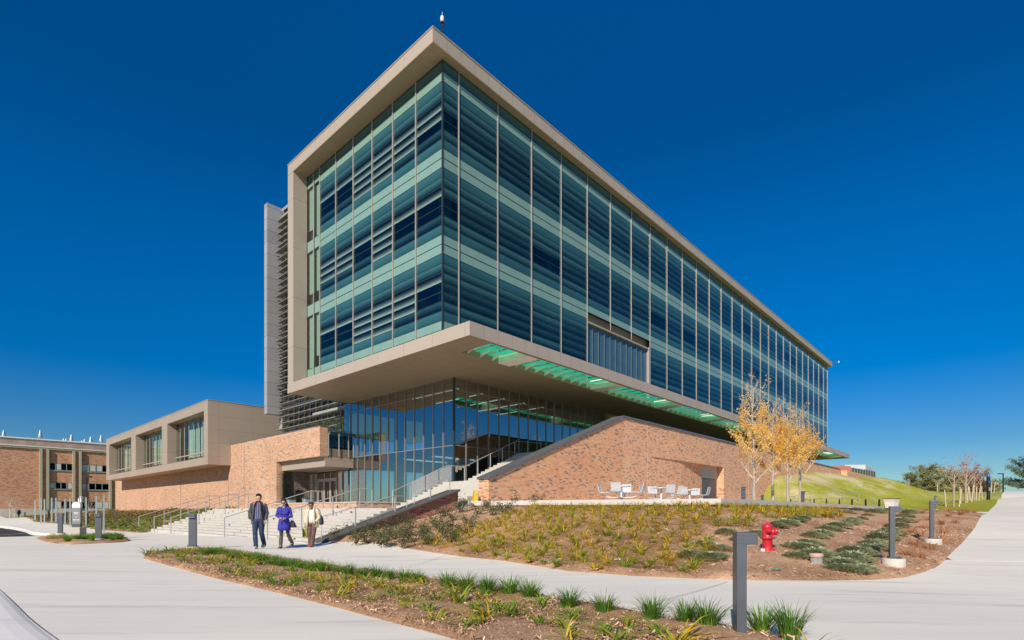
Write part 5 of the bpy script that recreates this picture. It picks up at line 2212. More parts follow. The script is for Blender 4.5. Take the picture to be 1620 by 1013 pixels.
for i, (x, y) in enumerate(garr):
    if -100 < x < 115 and -30 < y < 130 and all(covered(x + a * 2.1, y + b * 2.1) for a, b in ((0, 0), (1, 0), (-1, 0), (0, 1), (0, -1), (1, 1), (-1, -1), (1, -1), (-1, 1))):
        gz[i] -= .3
mb = MB()
mb.raw([(a[0], a[1], z - .05) for a, z in zip(garr, gz)],
       [(j * nxg + i, j * nxg + i + 1, (j + 1) * nxg + i + 1, (j + 1) * nxg + i) for j in range(len(gy) - 1) for i in range(nxg - 1)], 0, True)
ground = mb.build('ground', M['lawn'], recalc=False)
tag(ground, 'green lawn rising to a mound on the right', None, None, 'structure')
at = ground.data.attributes.new("dry", 'FLOAT', 'POINT')
vals = []
for (x, y), z in zip(garr, gz):
    dx, dy = x - BX, y - BY
    u, v = dx * RU[0] + dy * RU[1], dx * RV[0] + dy * RV[1]
    k = max(0, 1 - abs(v + 6.5) / 6.0) * max(0, min(1, (u - 41) / 4)) * max(0, min(1, (90 - u) / 20))
    vals.append(min(1.0, k * 2.4 + (.35 if u > 60 else 0)))
at.data.foreach_set("value", vals)


# shredded bark lying on the beds
mb = MB()
rg = random.Random(21)


def chips(poly, count, zo, smin, smax, ymax=99):
    xs, ys = [p[0] for p in poly], [p[1] for p in poly]
    c, tries = 0, 0
    pts = []
    while c < count and tries < count * 12:
        tries += 1
        x, y = rg.uniform(min(xs), max(xs)), rg.uniform(min(ys), min(max(ys), ymax))
        if inpoly(x, y, poly):
            pts.append((x, y))
            c += 1
    hs = H_arr(pts)
    for (x, y), h in zip(pts, hs):
        a = rg.uniform(0, PI)
        l, w = rg.uniform(smin, smax), rg.uniform(.002, .006)
        z = h + zo + rg.uniform(.0, .03)
        t1, t2 = rg.uniform(-.02, .02), rg.uniform(-.012, .012)
        ca, sa = math.cos(a), math.sin(a)
        mb.raw([(x - ca * l - sa * w, y - sa * l + ca * w, z - t1), (x - ca * l + sa * w, y - sa * l - ca * w, z - t1 + t2),
                (x + ca * l + sa * w, y + sa * l - ca * w, z + t1 + t2), (x + ca * l - sa * w, y + sa * l + ca * w, z + t1)], [(0, 1, 2, 3)], rg.choice((0, 0, 0, 1, 1, 1, 2, 2, 3)))


chips(FBS, 21000, .055, .008, .032)
chips(RB, 18000, .075, .010, .04, 20)
ch = mb.build('bark_chips', [simple('chip_tan', (.64, .42, .26), .95), simple('chip_brown', (.44, .26, .15), .95), simple('chip_dark', (.20, .11, .06), .95), simple('chip_pale', (.78, .60, .43), .95)], recalc=False)
tag(ch, 'loose shredded bark mulch covering the beds', 'mulch', None, 'stuff')


# ---- daylily clumps: eight forms, copied
def lily_mesh(seed, yellow, n=15, L=.46):
    r = random.Random(seed)
    mb = MB()
    for i in range(n):
        a = r.uniform(0, 2 * PI)
        k = r.random()
        m = 0 if k > yellow else (1 if k > yellow * .35 else 2)
        mb.blade((r.uniform(-.05, .05), r.uniform(-.05, .05), -.02), a, L * r.uniform(.55, 1.25), r.uniform(.2, 1.15), r.uniform(.014, .025), m, 4, r.uniform(.6, 1.6))
    return mb.data('daylily', [M['lily_g'], M['lily_y'], M['lily_o']], False)


LM = [lily_mesh(s, y, n_) for s, y, n_ in ((1, .35, 34), (2, .5, 30), (3, .6, 32), (4, .7, 28), (5, .85, 30), (6, .45, 40), (7, .95, 28), (8, .65, 36))]
LMG = [lily_mesh(s, y, n_, .36) for s, y, n_ in ((11, .12, 24), (12, .25, 20), (13, .4, 22), (14, .3, 18))]


def plant(mesh, name, p, z, s, rz, label, cat, group):
    o = bpy.data.objects.new(name, mesh)
    link(o)
    o.location = (p[0], p[1], z)
    o.scale = (s, s, s * rg.uniform(.85, 1.1))
    o.rotation_euler = (rg.uniform(-.08, .08), rg.uniform(-.08, .08), rz)
    tag(o, label, cat, group)
    return o


# rows of daylilies up the slope
cand = []
o1, ax1 = Vector(W(0, -5)[:2]), Vector((.80, .60))
ax2 = Vector((-.60, .80))
for i in range(-60, 80):
    for j in range(-55, 55):
        p = Vector((2.0, 16.0)) + ax1 * (i * .47) + ax2 * (j * .53 + (i % 2) * .26)
        p += Vector((rg.uniform(-.14, .14), rg.uniform(-.14, .14)))
        if not inpoly(p.x, p.y, RB):
            continue
        ppx = CX + F * p.x / p.y
        hz = H(p)
        ppy = HY - F * (hz - CAMZ) / p.y
        # keep to the daylily part of the slope
        if ppx > 1330 or p.y > 27:
            continue
        if ppx > 1125 and ppy > 838:
            continue
        if ppx > 1190 and ppy > 824:
            continue
        if ppx < 640 or (ppx < 850 and ppy < 800 + (850 - ppx) * .33):
            continue
        front = min((Vector(q) - p).length for q in RB[:12])
        if front < .42 and rg.random() < .85:
            continue
        cand.append(p)
cand = sorted(cand, key=lambda p: p.y)
for p in cand[:128]:
    plant(rg.choice(LM), 'daylily', p, H(p) + .075, rg.uniform(.65, 1.15), rg.uniform(0, 6.28), 'yellowing daylily clump planted on the bark slope below the terrace', 'daylily', 'daylilies on the bark slope')
mb = MB()
for p in cand[128:]:           # the rest, higher up the slope
    r2 = random.Random(int(p.x * 1000) + int(p.y * 77))
    hz, yl, sc_ = H(p) + .06, r2.uniform(.45, .95), r2.uniform(.8, 1.25)
    for i in range(22):
        k = r2.random()
        mb.blade((p.x + r2.uniform(-.05, .05), p.y + r2.uniform(-.05, .05), hz), r2.uniform(0, 6.28), .46 * sc_ * r2.uniform(.55, 1.25), r2.uniform(.2, 1.15), r2.uniform(.016, .028),
                 0 if k > yl else (1 if k > yl * .35 else 2), 3, r2.uniform(.6, 1.6))
o = mb.build('daylily_bed', [M['lily_g'], M['lily_y'], M['lily_o']], recalc=False)
tag(o, 'mass of small yellow daylilies on the upper slope under the terrace edge', 'daylilies', None, 'stuff')

# daylilies in the near bed
cnt = 0
tries = 0
placed = []
while cnt < 112 and tries < 16000:
    tries += 1
    x, y = rg.uniform(-12.5, 3.2), rg.uniform(4.4, 16.6)
    if not inpoly(x, y, FBS):
        continue
    p = Vector((x, y))
    bd = min((Vector(q) - p).length for q in FBS)
    ppx, ppy = CX + F * x / y, HY + F * CAMZ / y
    # middle band of the bed
    fr = np.interp(ppx, [218, 330, 400, 500, 600, 700, 800, 1000], [883, 909, 925, 952, 981, 1008, 1035, 1080])
    bk = np.interp(ppx, [218, 300, 420, 540, 700, 900, 1000, 1180], [883, 871, 879, 893, 917, 954, 971, 1005])
    t_ = (ppy - bk) / max(1, fr - bk)
    if not .16 < t_ < .84 or (ppx > 760 and rg.random() < .15):
        continue
    if (p - Vector(PD(1175, 5.3)[:2])).length < .75:
        continue
    if any((p - q).length < .25 for q in placed):
        continue
    placed.append(p)
    near = ppx > 520
    plant(rg.choice(LMG if rg.random() < .88 else LM), 'daylily', p, H(p) + .05, rg.uniform(.7, 1.1), rg.uniform(0, 6.28), 'short green and yellow daylily clump in the near bed', 'daylily', 'daylilies in the near bed')
    cnt += 1


def tuft_mesh(seed, n=210, L=.47):
    r = random.Random(seed)
    mb = MB()
    for i in range(n):
        a = r.uniform(0, 2 * PI)
        rr = r.uniform(0, .10)
        mb.blade((rr * math.cos(a), rr * math.sin(a), -.02), a + r.uniform(-.6, .6), L * r.uniform(.6, 1.15), r.uniform(.03, .50), r.uniform(.007, .012), 0 if r.random() < .95 else 1, 4, r.uniform(.3, 1.1))
    return mb.data('grass_tuft', [M['liriope'], M['lily_y']], False)


TM = [tuft_mesh(s) for s in (1, 2, 3, 4, 5)]
row = [(1250, 1012), (1205, 1004), (1118, 994), (1083, 989), (1032, 983), (957, 971), (901, 960), (838, 944), (807, 938), (770, 937), (738, 930), (708, 925), (663, 916), (640, 914), (616, 909), (596, 906), (574, 904), (552, 901),
       (533, 897), (516, 894), (500, 893), (484, 891), (468, 889), (452, 888), (436, 886), (421, 884), (407, 883), (394, 882), (381, 880), (368, 879), (356, 878), (344, 877), (332, 877)]
for i, (px, py) in enumerate(row):
    py += np.interp(px, [330, 420, 540, 620, 800, 900, 1000, 1120, 1250], [3, 4, 9, 9, 10, 11, 8, 7, 4])
    q = P(px, py, 0)
    s = rg.uniform(.82, 1.1) * np.interp(px, [340, 500, 700, 900], [.68, .74, .84, .90])
    plant(TM[i % 5], 'grass_tuft', q, H(q) + .04, s, rg.uniform(0, 6.28), 'dense dark green grass tuft along the walk edge of the near bed', 'grass tuft', 'green grass tufts lining the near bed')
for i in range(13):      # second row at the left end
    px = 322 + i * 15
    q = P(px + rg.uniform(-3, 3), 878.5 + i * 1.9 + rg.uniform(-1, 4), 0)
    plant(TM[i % 5], 'grass_tuft', q, H(q) + .04, rg.uniform(.62, .8), rg.uniform(0, 6.28), 'dense dark green grass tuft along the walk edge of the near bed', 'grass tuft', 'green grass tufts lining the near bed')
for i in range(14):      # small green clumps at the tip
    q = P(238 + i * 7 + rg.uniform(-2, 2), 880 - i * .2 + rg.uniform(-2, 3), 0)
    plant(rg.choice(LMG), 'daylily', q, H(q) + .04, rg.uniform(.6, .8), rg.uniform(0, 6.28), 'low green daylily clump at the left tip of the near bed', 'daylily', 'daylilies at the left tip of the near bed')


# ---- juniper mats
def juniper_mesh(seed):
    r = random.Random(seed)
    mb = MB()
    for i in range(760):
        a, rr = r.uniform(0, 2 * PI), math.sqrt(r.random()) * .5
        x, y = rr * math.cos(a) * r.uniform(.8, 1.1), rr * math.sin(a) * .8
        z = .17 * (1 - (rr / .55) ** 2) + r.uniform(-.03, .05)
        out = a + r.uniform(-.8, .8)
        l = r.uniform(.06, .15)
        d = Vector((math.cos(out), math.sin(out), r.uniform(-.1, .7))).normalized()
        s = d.cross(Vector((0, 0, 1))).normalized() * r.uniform(.010, .018)
        p = Vector((x, y, max(.0, z)))
        up = Vector((0, 0, .012))
        mb.raw([p - s, p + s, p + d * l * .6 + s * 1.2 + up, p + d * l, p + d * l * .6 - s * 1.2 + up], [(0, 1, 2, 3, 4)], 0)
    return mb.data('juniper', [M['juniper']], False)


JM = [juniper_mesh(s) for s in (1, 2, 3, 4)]
jp = [(1110, 880, .1), (1118, 900, .05), (1147, 871, .2), (1128, 893, .1), (1190, 858, .4)]
jrows = [  # photo pixel, depth
    [(1228, 15.6), (1243, 16.3), (1258, 17.2), (1270, 18.2), (1286, 19.5), (1305, 20.8), (1322, 22.3), (1340, 24), (1358, 26.5)],
    [(1262, 12.6), (1276, 12.4)],
    [(1288, 14.0), (1300, 14.8), (1313, 15.8), (1325, 16.8), (1338, 18.0), (1350, 19.4), (1362, 21.0), (1374, 22.8), (1385, 25), (1396, 27)],
    [(1262, 11.5), (1280, 13.0), (1290, 11.55)],
    [(1332, 10.9), (1348, 11.2), (1355, 11.9), (1368, 12.6), (1378, 13.6), (1390, 14.8), (1400, 16.0), (1410, 17.4), (1419, 19), (1427, 21), (1433, 23.5), (1438, 26)],
    [(1348, 10.35), (1362, 10.5), (1330, 10.45)],
    [(1385, 13.0), (1395, 13.9), (1404, 15.0), (1418, 16.4)],
    [(1390, 30), (1405, 31), (1420, 30)],
]
jl = 'spreading grey green juniper mat on the right part of the bark slope'
for rr in jrows:
    for px, d in rr:
        q = PD(px, d)
        plant(rg.choice(JM), 'juniper', q, H(q) + .05, rg.uniform(.58, .92), rg.uniform(0, 6.28), jl, 'juniper', 'junipers on the slope')
for px, d in ((1112, 13.2), (1096, 11.9), (1124, 11.7), (1150, 14.5), (1172, 13.6), (1196, 14.3), (1140, 12.5)):
    q = PD(px, d)
    plant(rg.choice(JM), 'juniper', q, H(q) + .06, rg.uniform(.6, .8), rg.uniform(0, 6.28), jl, 'juniper', 'junipers on the slope')


# ---- rose bushes by the stair wall
def bush_mesh(seed):
    r = random.Random(seed)
    mb = MB()
    for i in range(7):
        a = r.uniform(0, 2 * PI)
        p = Vector((r.uniform(-.05, .05), r.uniform(-.05, .05), 0))
        d = Vector((math.cos(a) * r.uniform(.25, .7), math.sin(a) * r.uniform(.25, .7), 1)).normalized()
        L = r.uniform(.35, .62)
        path = [p + d * L * t + Vector((math.cos(a), math.sin(a), 0)) * (.10 * t * t) for t in (0, .35, .7, 1)]
        mb.tube(path, [.012, .010, .007, .004], 5, 1, cap=False)
        for k in range(38):
            t = r.uniform(.3, 1.05)
            q = path[0].lerp(path[3], t) + Vector((r.gauss(0, .075), r.gauss(0, .075), r.gauss(0, .06)))
            mb.leaf(q, r.uniform(.06, .10), 2 if r.random() < .14 else 0, r)
    return mb.data('shrub', [M['rose'], M['barkdark'], M['roserust']], False)


RM = [bush_mesh(s) for s in range(1, 7)]
roses = [(563, 862, .10), (580, 860, .2), (598, 862, .2), (612, 866, .15), (625, 856, .35), (640, 850, .45), (618, 846, .45), (655, 860, .3), (668, 845, .6), (676, 864, .3), (652, 838, .6), (690, 838, .75), (704, 848, .6), (712, 862, .35), (735, 846, .6), (742, 832, .8),
         (718, 826, .95), (700, 820, 1.0), (730, 812, 1.15), (757, 816, 1.15), (752, 800, 1.4), (770, 805, 1.35), (795, 801, 1.4), (815, 802, 1.4), (800, 815, 1.15), (850, 803, 1.4), (526, 851, .10), (590, 850, .3), (636, 868, .12), (780, 818, 1.0)]
rl = {26: ('small potted looking shrub at the foot of the stair handrail', None)}
for i, (px, py, z) in enumerate(roses):
    # find the depth at which the line of sight meets the ground
    d = 10.0
    while d < 29:
        q = PD(px, d)
        if CAMZ - (py - HY) * d / F < H(q) + .03:
            break
        d += .1
    q = PD(px, d)
    o = plant(RM[i % 6], 'rose_bush', q, H(q) + .05, rg.uniform(.85, 1.2), rg.uniform(0, 6.28), 'dark leafy low shrub on the bark slope beside the stair wall', 'shrub', 'dark shrubs beside the stair wall')
    if i == 26:
        tag(o, 'single small shrub on the paving side of the stair handrail foot', 'shrub', 'dark shrubs beside the stair wall')
        o.location = (*PD(526, 20.6)[:2], .06)


# ---- russet grasses at the far right of the slope
def fox_mesh(seed):
    r = random.Random(seed)
    mb = MB()
    for i in range(60):
        a = r.uniform(0, 2 * PI)
        mb.blade((r.uniform(-.06, .06), r.uniform(-.06, .06), -.02), a, r.uniform(.22, .5), r.uniform(.2, .8), r.uniform(.006, .012), 0, 3, r.uniform(.4, 1.2))
    return mb.data('russet_grass', [M['fox']], False)


FM = [fox_mesh(s) for s in (1, 2, 3)]
for px, d in ((1447, 14.4), (1455, 16.5), (1462, 19), (1468, 22), (1476, 26), (1500, 24), (1507, 27), (1489, 20.5), (1494, 17.8), (1484, 15.2), (1470, 13.8), (1436, 12.6), (1455, 12.2), (1520, 25), (1512, 21), (1500, 30), (1530, 29), (1440, 17.5), (1450, 21), (1458, 26), (1541, 29.5), (1482, 31),
              (1465, 35), (1445, 33), (1518, 32)):
    q = PD(px, d)
    plant(rg.choice(FM), 'russet_grass', q, H(q) + .05, rg.uniform(.9, 1.5), rg.uniform(0, 6.28), 'russet dry ornamental grass at the right end of the bark slope', 'ornamental grass', 'russet grasses on the slope')

# ---- ground cover left of the steps (uncountable) and on the island
mb = MB()
r = random.Random(9)
xs, ys = [p[0] for p in LB], [p[1] for p in LB]
pts = []
while len(pts) < 15000:
    x, y = r.uniform(min(xs), max(xs)), r.uniform(min(ys), max(ys))
    if y > 62 and r.random() < .6:
        continue
    if inpoly(x, y, LB):
        e = math.sin(x * .9) * math.cos(y * .7) + math.sin(x * 2.3 + y * 1.9) * .5
        if e > -.95:
            pts.append((x, y, e))
hs = H_arr([(a, b) for a, b, c in pts])
for (x, y, e), h in zip(pts, hs):
    dd = (x - BX) * RU[0] + (y - BY) * RU[1]
    k = max(.35, min(1.0, (dd + 11) / 8))
    for q in range(2):
        p = (x + r.gauss(0, .12), y + r.gauss(0, .12), h + .05 + r.random() * (.40 + .16 * e) * k)
        russ = (y > 46 and r.random() < .55) or r.random() < .06
        mb.leaf(p, r.uniform(.14, .26), 1 if russ else 0, r, .35)
gc = mb.build('ground_cover', [M['cover'], M['roserust2']], recalc=False)
tag(gc, 'dense low green and rust ground cover in front of the brick wing', 'ground cover', None, 'stuff')
mb = MB()
IBs = smooth_poly(IB, 1)
cc = Vector((sum(p[0] for p in IBs) / len(IBs), sum(p[1] for p in IBs) / len(IBs)))
ni = 0
for i in range(900):
    x, y = r.uniform(min(p[0] for p in IBs), max(p[0] for p in IBs)), r.uniform(min(p[1] for p in IBs), max(p[1] for p in IBs))
    sx = cc + (Vector((x, y)) - cc) * 1.22
    if not inpoly(sx.x, sx.y, IBs) or (Vector((x, y)) - SG.xy).length < .45 or ni >= 82:
        continue
    ni += 1
    rightside = x > cc.x + .4
    plant(rg.choice(TM) if rightside else rg.choice(LMG), 'grass_tuft' if rightside else 'daylily', (x, y), H((x, y)) + .05, rg.uniform(.7, .95), rg.uniform(0, 6.28),
          'dense grass tuft on the right half of the sign island' if rightside else 'green strap leaved clump around the directory sign plinth', 'grass tuft' if rightside else 'daylily', 'plants on the sign island')


# ------------------------------------------------------------------ trees
def branchy(mbt, tips, p, d, L, r, depth, rgx, spread=.5, up=.25, n=3, m=0):
    q = p
    dirn = d.copy()
    path, rs = [p.copy()], [r]
    seg = 3
    for i in range(seg):
        dirn = (dirn + Vector((rgx.gauss(0, .09), rgx.gauss(0, .09), up * .2 + rgx.gauss(0, .04)))).normalized()
        q = q + dirn * (L / seg)
        path.append(q.copy())
        rs.append(r * (1 - .5 * (i + 1) / seg))
    mbt.tube(path, rs, 6 if r > .03 else 4, m, cap=False)
    for t in path[1:]:
        tips.append((t, depth))
    if depth == 0:
        return
    for k in range(n):
        t = rgx.uniform(.35, 1.0)
        i = min(seg - 1, int(t * seg))
        bp = path[i].lerp(path[i + 1], t * seg - i)
        ax = Vector((rgx.gauss(0, 1), rgx.gauss(0, 1), rgx.gauss(0, .5)))
        nd = (dirn + ax.normalized() * spread + Vector((0, 0, up))).normalized()
        branchy(mbt, tips, bp, nd, L * rgx.uniform(.5, .75), r * .5, depth - 1, rgx, spread, up, n, m)


def young_tree(px, d, ytop, yleaf, width, seed, label, leafn=1500):
    rgx = random.Random(seed)
    q = PD(px, d)
    dx, dy = q.x - BX, q.y - BY
    u = dx * RU[0] + dy * RU[1]
    zg = tz((u, 0))
    ztop = CAMZ - (ytop - HY) * d / F
    h = ztop - zg
    t = empty('young_tree', (q.x, q.y, zg - .01))
    tag(t, label, 'tree', 'young golden trees on the terrace')
    mb = MB()
    tips = []
    lean = Vector((rgx.uniform(-.02, .02), rgx.uniform(-.02, .02), 1))
    path = [Vector((0, 0, 0))]
    k = 9
    for i in range(1, k + 1):
        path.append(Vector((lean.x * h * i / k + rgx.gauss(0, .025), lean.y * h * i / k + rgx.gauss(0, .025), h * .9 * i / k)))
    mb.tube(path, [.105 * (1 - .85 * i / k) + .012 for i in range(k + 1)], 9, 0)
    first = (CAMZ - (yleaf - HY) * d / F - zg) / h
    nb_ = 30
    for i in range(nb_):
        f = first + (.93 - first) * (i / nb_) ** .9
        z = f * h * .9 / .93
        z = min(z, h * .86)
        base = Vector((lean.x * z, lean.y * z, z))
        a = i * 2.4 + rgx.uniform(-.3, .3)
        up = .75 + .8 * f
        L = width * (1.05 - .55 * (f - first) / (1 - first)) * rgx.uniform(.8, 1.15)
        dr = Vector((math.cos(a), math.sin(a), up)).normalized()
        branchy(mb, tips, base, dr, L, .042 * (1.15 - f), 2, rgx, .45, .3, 3, 1)
    mb.build('trunk', [M['bark'], M['twig']], t, recalc=False)
    mb = MB()
    low = [(p, dp) for p, dp in tips]
    c = 0
    while c < leafn:
        p, dp = rgx.choice(low)
        f = p.z / h
        keep = 1.0 if f < .62 else max(.04, 1 - (f - .62) / .22)
        if rgx.random() > keep:
            continue
        for s in range(rgx.randint(1, 4)):
            w = p + Vector((rgx.gauss(0, .07), rgx.gauss(0, .07), rgx.gauss(0, .07)))
            mb.leaf(w, rgx.uniform(.10, .17), 0, rgx)
            c += 1
    mb.build('crown', [M['gold']], t, recalc=False)


young_tree(1193.7, 34.8, 594, 765, 1.55, 31, 'tallest golden tree, leftmost of the terrace row', 5200)
young_tree(1223.5, 37.6, 632, 752, 1.45, 32, 'second golden tree from the left on the terrace', 5600)
young_tree(1246, 39.9, 640, 762, 1.35, 33, 'third golden tree from the left on the terrace, with darker bark', 5600)
young_tree(1265, 42.2, 643, 755, 1.5, 34, 'rightmost golden tree of the terrace row', 5200)


def bare_tree(px, d, ytop, label, seed, width, leafmat_=None, leafn=0, group=None, stakes=0, name='bare_tree', trunkm='twig', rad=.08, clear=.3, nl=6, nb3=2):
    rgx = random.Random(seed)
    q = PD(px, d)
    zg = H(q)
    h = CAMZ - (ytop - HY) * d / F - zg
    t = empty(name, (q.x, q.y, zg - .05))
    tag(t, label, 'tree', group)
    mb = MB()
    tips = []
    hc = h * clear
    mb.tube([(0, 0, 0), (0, 0, hc), (.05, 0, h * .55)], [rad, rad * .8, rad * .4], 8, 0)
    for i in range(nl):
        a = i * 2.4
        z = hc + (h * .5 - hc) * i / nl
        dr = Vector((math.cos(a) * .6, math.sin(a) * .6, 1)).normalized()
        branchy(mb, tips, Vector((.02, 0, z)), dr, (h - z) * .52 * width, rad * .40, 2, rgx, .5, .12, nb3, 0)
    mb.build('trunk', [M[trunkm]], t, recalc=False)
    if leafmat_:
        mb = MB()
        for i in range(leafn):
            p, dp = rgx.choice(tips)
            mb.leaf(p + Vector((rgx.gauss(0, .12), rgx.gauss(0, .12), rgx.gauss(0, .1))), rgx.uniform(.12, .20), 0, rgx)
        mb.build('crown', [leafmat_], t, recalc=False)
    return t


def stake(px, d, ht, lean, label):
    q = PD(px, d)
    mb = MB()
    mb.tube([(0, 0, -.2), (lean, 0, ht)], [.055, .05], 7)
    o = mb.build('tree_stake', [M['stake']])
    o.location = (q.x, q.y, H(q))
    tag(o, label, 'stake', 'pale timber stakes around the lawn trees')


bare_tree(1509, 55, 706, 'sparse crimson leaved tree, nearest of the staked lawn trees', 41, 1.0, M['redleaf'], 190, 'staked lawn trees', name='staked_tree', trunkm='redtwig', rad=.10)
bare_tree(1528, 58, 712, 'thin crimson leaved tree in the middle of the staked lawn trees', 42, .9, M['redleaf'], 240, 'staked lawn trees', name='staked_tree', trunkm='redtwig', rad=.12)
bare_tree(1541, 66, 716, 'bare topped staked tree behind the other two on the lawn', 43, .9, M['redleaf'], 150, 'staked lawn trees', name='staked_tree', trunkm='redtwig')
bare_tree(1551, 78, 735, 'small rust leaved tree beside the emergency phone', 44, 1.0, M['rusttree'], 900, 'staked lawn trees', name='staked_tree', trunkm='redtwig')
sl_ = [(1497, 55, -.18, 'pale stake leaning left, leftmost on the lawn'), (1517, 54, .28, 'pale stake leaning right by the nearest lawn tree'), (1520, 58, -.1, 'short pale stake between the first two lawn trees'), (1530, 58.5, .15, 'pale stake just right of the second lawn tree'),
       (1537, 59, .22, 'pale stake leaning right past the second lawn tree'), (1544, 64, .1, 'pale stake at the third lawn tree'), (1535, 65, -.12, 'pale stake left of the third lawn tree'), (1548, 66, .2, 'pale stake leaning right at the third lawn tree'),
       (1554, 74, -.1, 'thin pale stake left of the small rust tree'), (1560, 76, .2, 'thin pale stake just left of the phone pillar'), (1568, 84, .1, 'thin pale stake right of the phone pillar'), (1572, 86, .25, 'rightmost thin pale stake near the path')]
for px, d, ln, lb in sl_:
    stake(px, d, 1.75, ln, lb)

bare_tree(16, 84, 770, 'bare grey sapling near the left edge by the old building', 51, .8, trunkm='twig', name='bare_tree', clear=.2)
bare_tree(23, 86, 785, 'lower bare brown sapling right of the leftmost one', 52, .9, trunkm='twig', name='bare_tree', clear=.15)
bare_tree(97, 74, 795, 'small bare reddish shrub tree among the steel posts', 53, 1.2, trunkm='twig', name='bare_tree', clear=.1, rad=.05)
bare_tree(142, 62, 788, 'small bare tree with a few leaves left of the brick wing corner', 54, 1.2, M['rusttree'], 40, trunkm='twig', name='bare_tree', clear=.12, rad=.05)
bare_tree(1437, 108, 752, 'thin bare grey sapling in front of the pines on the left', 55, .7, trunkm='twig', name='bare_tree', rad=.07)
bare_tree(1483, 106, 752, 'thin bare grey sapling in front of the pines on the right', 56, .7, trunkm='twig', name='bare_tree', rad=.07)


def pine(px, d, ytop, wpx, label, seed, cat='tree', n=1500, mat_='pine', flat=.9, name='pine_tree', yb=None):
    rgx = random.Random(seed)
    q = PD(px, d)
    zg = H(q) - .2 if yb is None else CAMZ - (yb - HY) * d / F
    h = CAMZ - (ytop - HY) * d / F - zg
    w = wpx * d / F / 2
    t = empty(name, (q.x, q.y, zg))
    tag(t, label, cat, 'pines and bushes on the skyline')
    mb = MB()
    mb.tube([(0, 0, 0), (.1, 0, h * .5), (0, .05, h * .85)], [.2, .14, .05], 8, 0)
    limbs = []
    for i in range(38):
        f = rgx.uniform(.02, .9) ** 1.15
        a = i * 2.4 + rgx.uniform(-.4, .4)
        reach = w * math.sqrt(max(.05, 1 - ((f - .28) / .72) ** 2 if f > .28 else 1)) * rgx.uniform(.6, 1.1)
        e = Vector((math.cos(a) * reach, math.sin(a) * reach, h * (f + .07)))
        b = Vector((0, 0, h * f * .8))
        mid_ = b.lerp(e, .5) + Vector((0, 0, .1))
        mb.tube([b, mid_, e], [.07, .05, .02], 5, 0, cap=False)
        limbs.append((b, mid_, e))
    mb.build('trunk', [M['barkdark']], t, recalc=False)
    mb = MB()
    for i in range(n):
        b, mid_, e = rgx.choice(limbs)
        f = rgx.uniform(.3, 1.05)
        c = b.lerp(e, f) + Vector((rgx.gauss(0, .28), rgx.gauss(0, .28), rgx.gauss(.12, .22)))
        if c.z < .1:
            c.z = .1
        for k in range(7):       # a tuft of needles
            dr = Vector((rgx.gauss(0, 1), rgx.gauss(0, 1), rgx.gauss(.6, .7))).normalized()
            s = dr.cross(Vector((rgx.gauss(0, 1), rgx.gauss(0, 1), rgx.gauss(0, 1)))).normalized() * .035
            l = rgx.uniform(.22, .4)
            mb.raw([c - s, c + s, c + dr * l], [(0, 1, 2)], 0)
    mb.build('crown', [M[mat_]], t, recalc=False)


pine(1441, 114, 747, 42, 'broad dark pine at the left end of the skyline clump', 61)
pine(1463, 116, 733.5, 50, 'tallest dark pine of the skyline clump', 62, n=2000)
pine(1484, 115, 738, 40, 'dark pine right of the tallest one in the skyline clump', 63)
pine(1503, 112, 744, 36, 'dense dark pine behind the crimson lawn tree', 64)
pine(1522, 113, 744, 42, 'brownish evergreen behind the staked lawn trees', 65, mat_='pine2')
pine(1545, 114, 747, 40, 'rust tinged evergreen left of the phone pillar', 66, mat_='rusttree')
pine(1572, 112, 759, 22, 'small dark pine right of the phone pillar', 67, n=450)
pine(1624, 108, 720, 56, 'tall blue green spruce cut by the right edge', 68, n=3200, mat_='spruce')
pine(1377, 120, 752, 20, 'small orange leaved tree on the brow of the mound', 69, n=500, mat_='rustgold', name='orange_tree')

# ------------------------------------------------------------------ people
def skin_body(name, J, E, root, mat_, parent, levels=1):
    """one continuous surface grown over a joint skeleton; J: joint -> (x, y, z, rx, ry)"""
    keys = list(J)
    idx = {k: i for i, k in enumerate(keys)}
    me = bpy.data.meshes.new(name)
    me.from_pydata([J[k][:3] for k in keys], [(idx[a], idx[b]) for a, b in E], [])
    o = bpy.data.objects.new(name, me)
    link(o)
    md = o.modifiers.new("Skin", 'SKIN')
    md.use_smooth_shade = True
    md.branch_smoothing = .5
    sv = me.skin_vertices[0].data
    for k in keys:
        r = J[k]
        sv[idx[k]].radius = (r[3], r[4] if len(r) > 4 else r[3])
        sv[idx[k]].use_root = (k == root)
    sd = o.modifiers.new("Sub", 'SUBSURF')
    sd.levels = levels
    sd.render_levels = levels
    dg = bpy.context.evaluated_depsgraph_get()
    ev = o.evaluated_get(dg)
    me2 = bpy.data.meshes.new_from_object(ev)
    o.modifiers.clear()
    o.data = me2
    me2.materials.clear()
    me2.materials.append(mat_)
    for p in me2.polygons:
        p.use_smooth = True
    if parent:
        o.parent = parent
    return o


def lerp3(a, b, t):
    return tuple(a[i] + (b[i] - a[i]) * t for i in range(3))


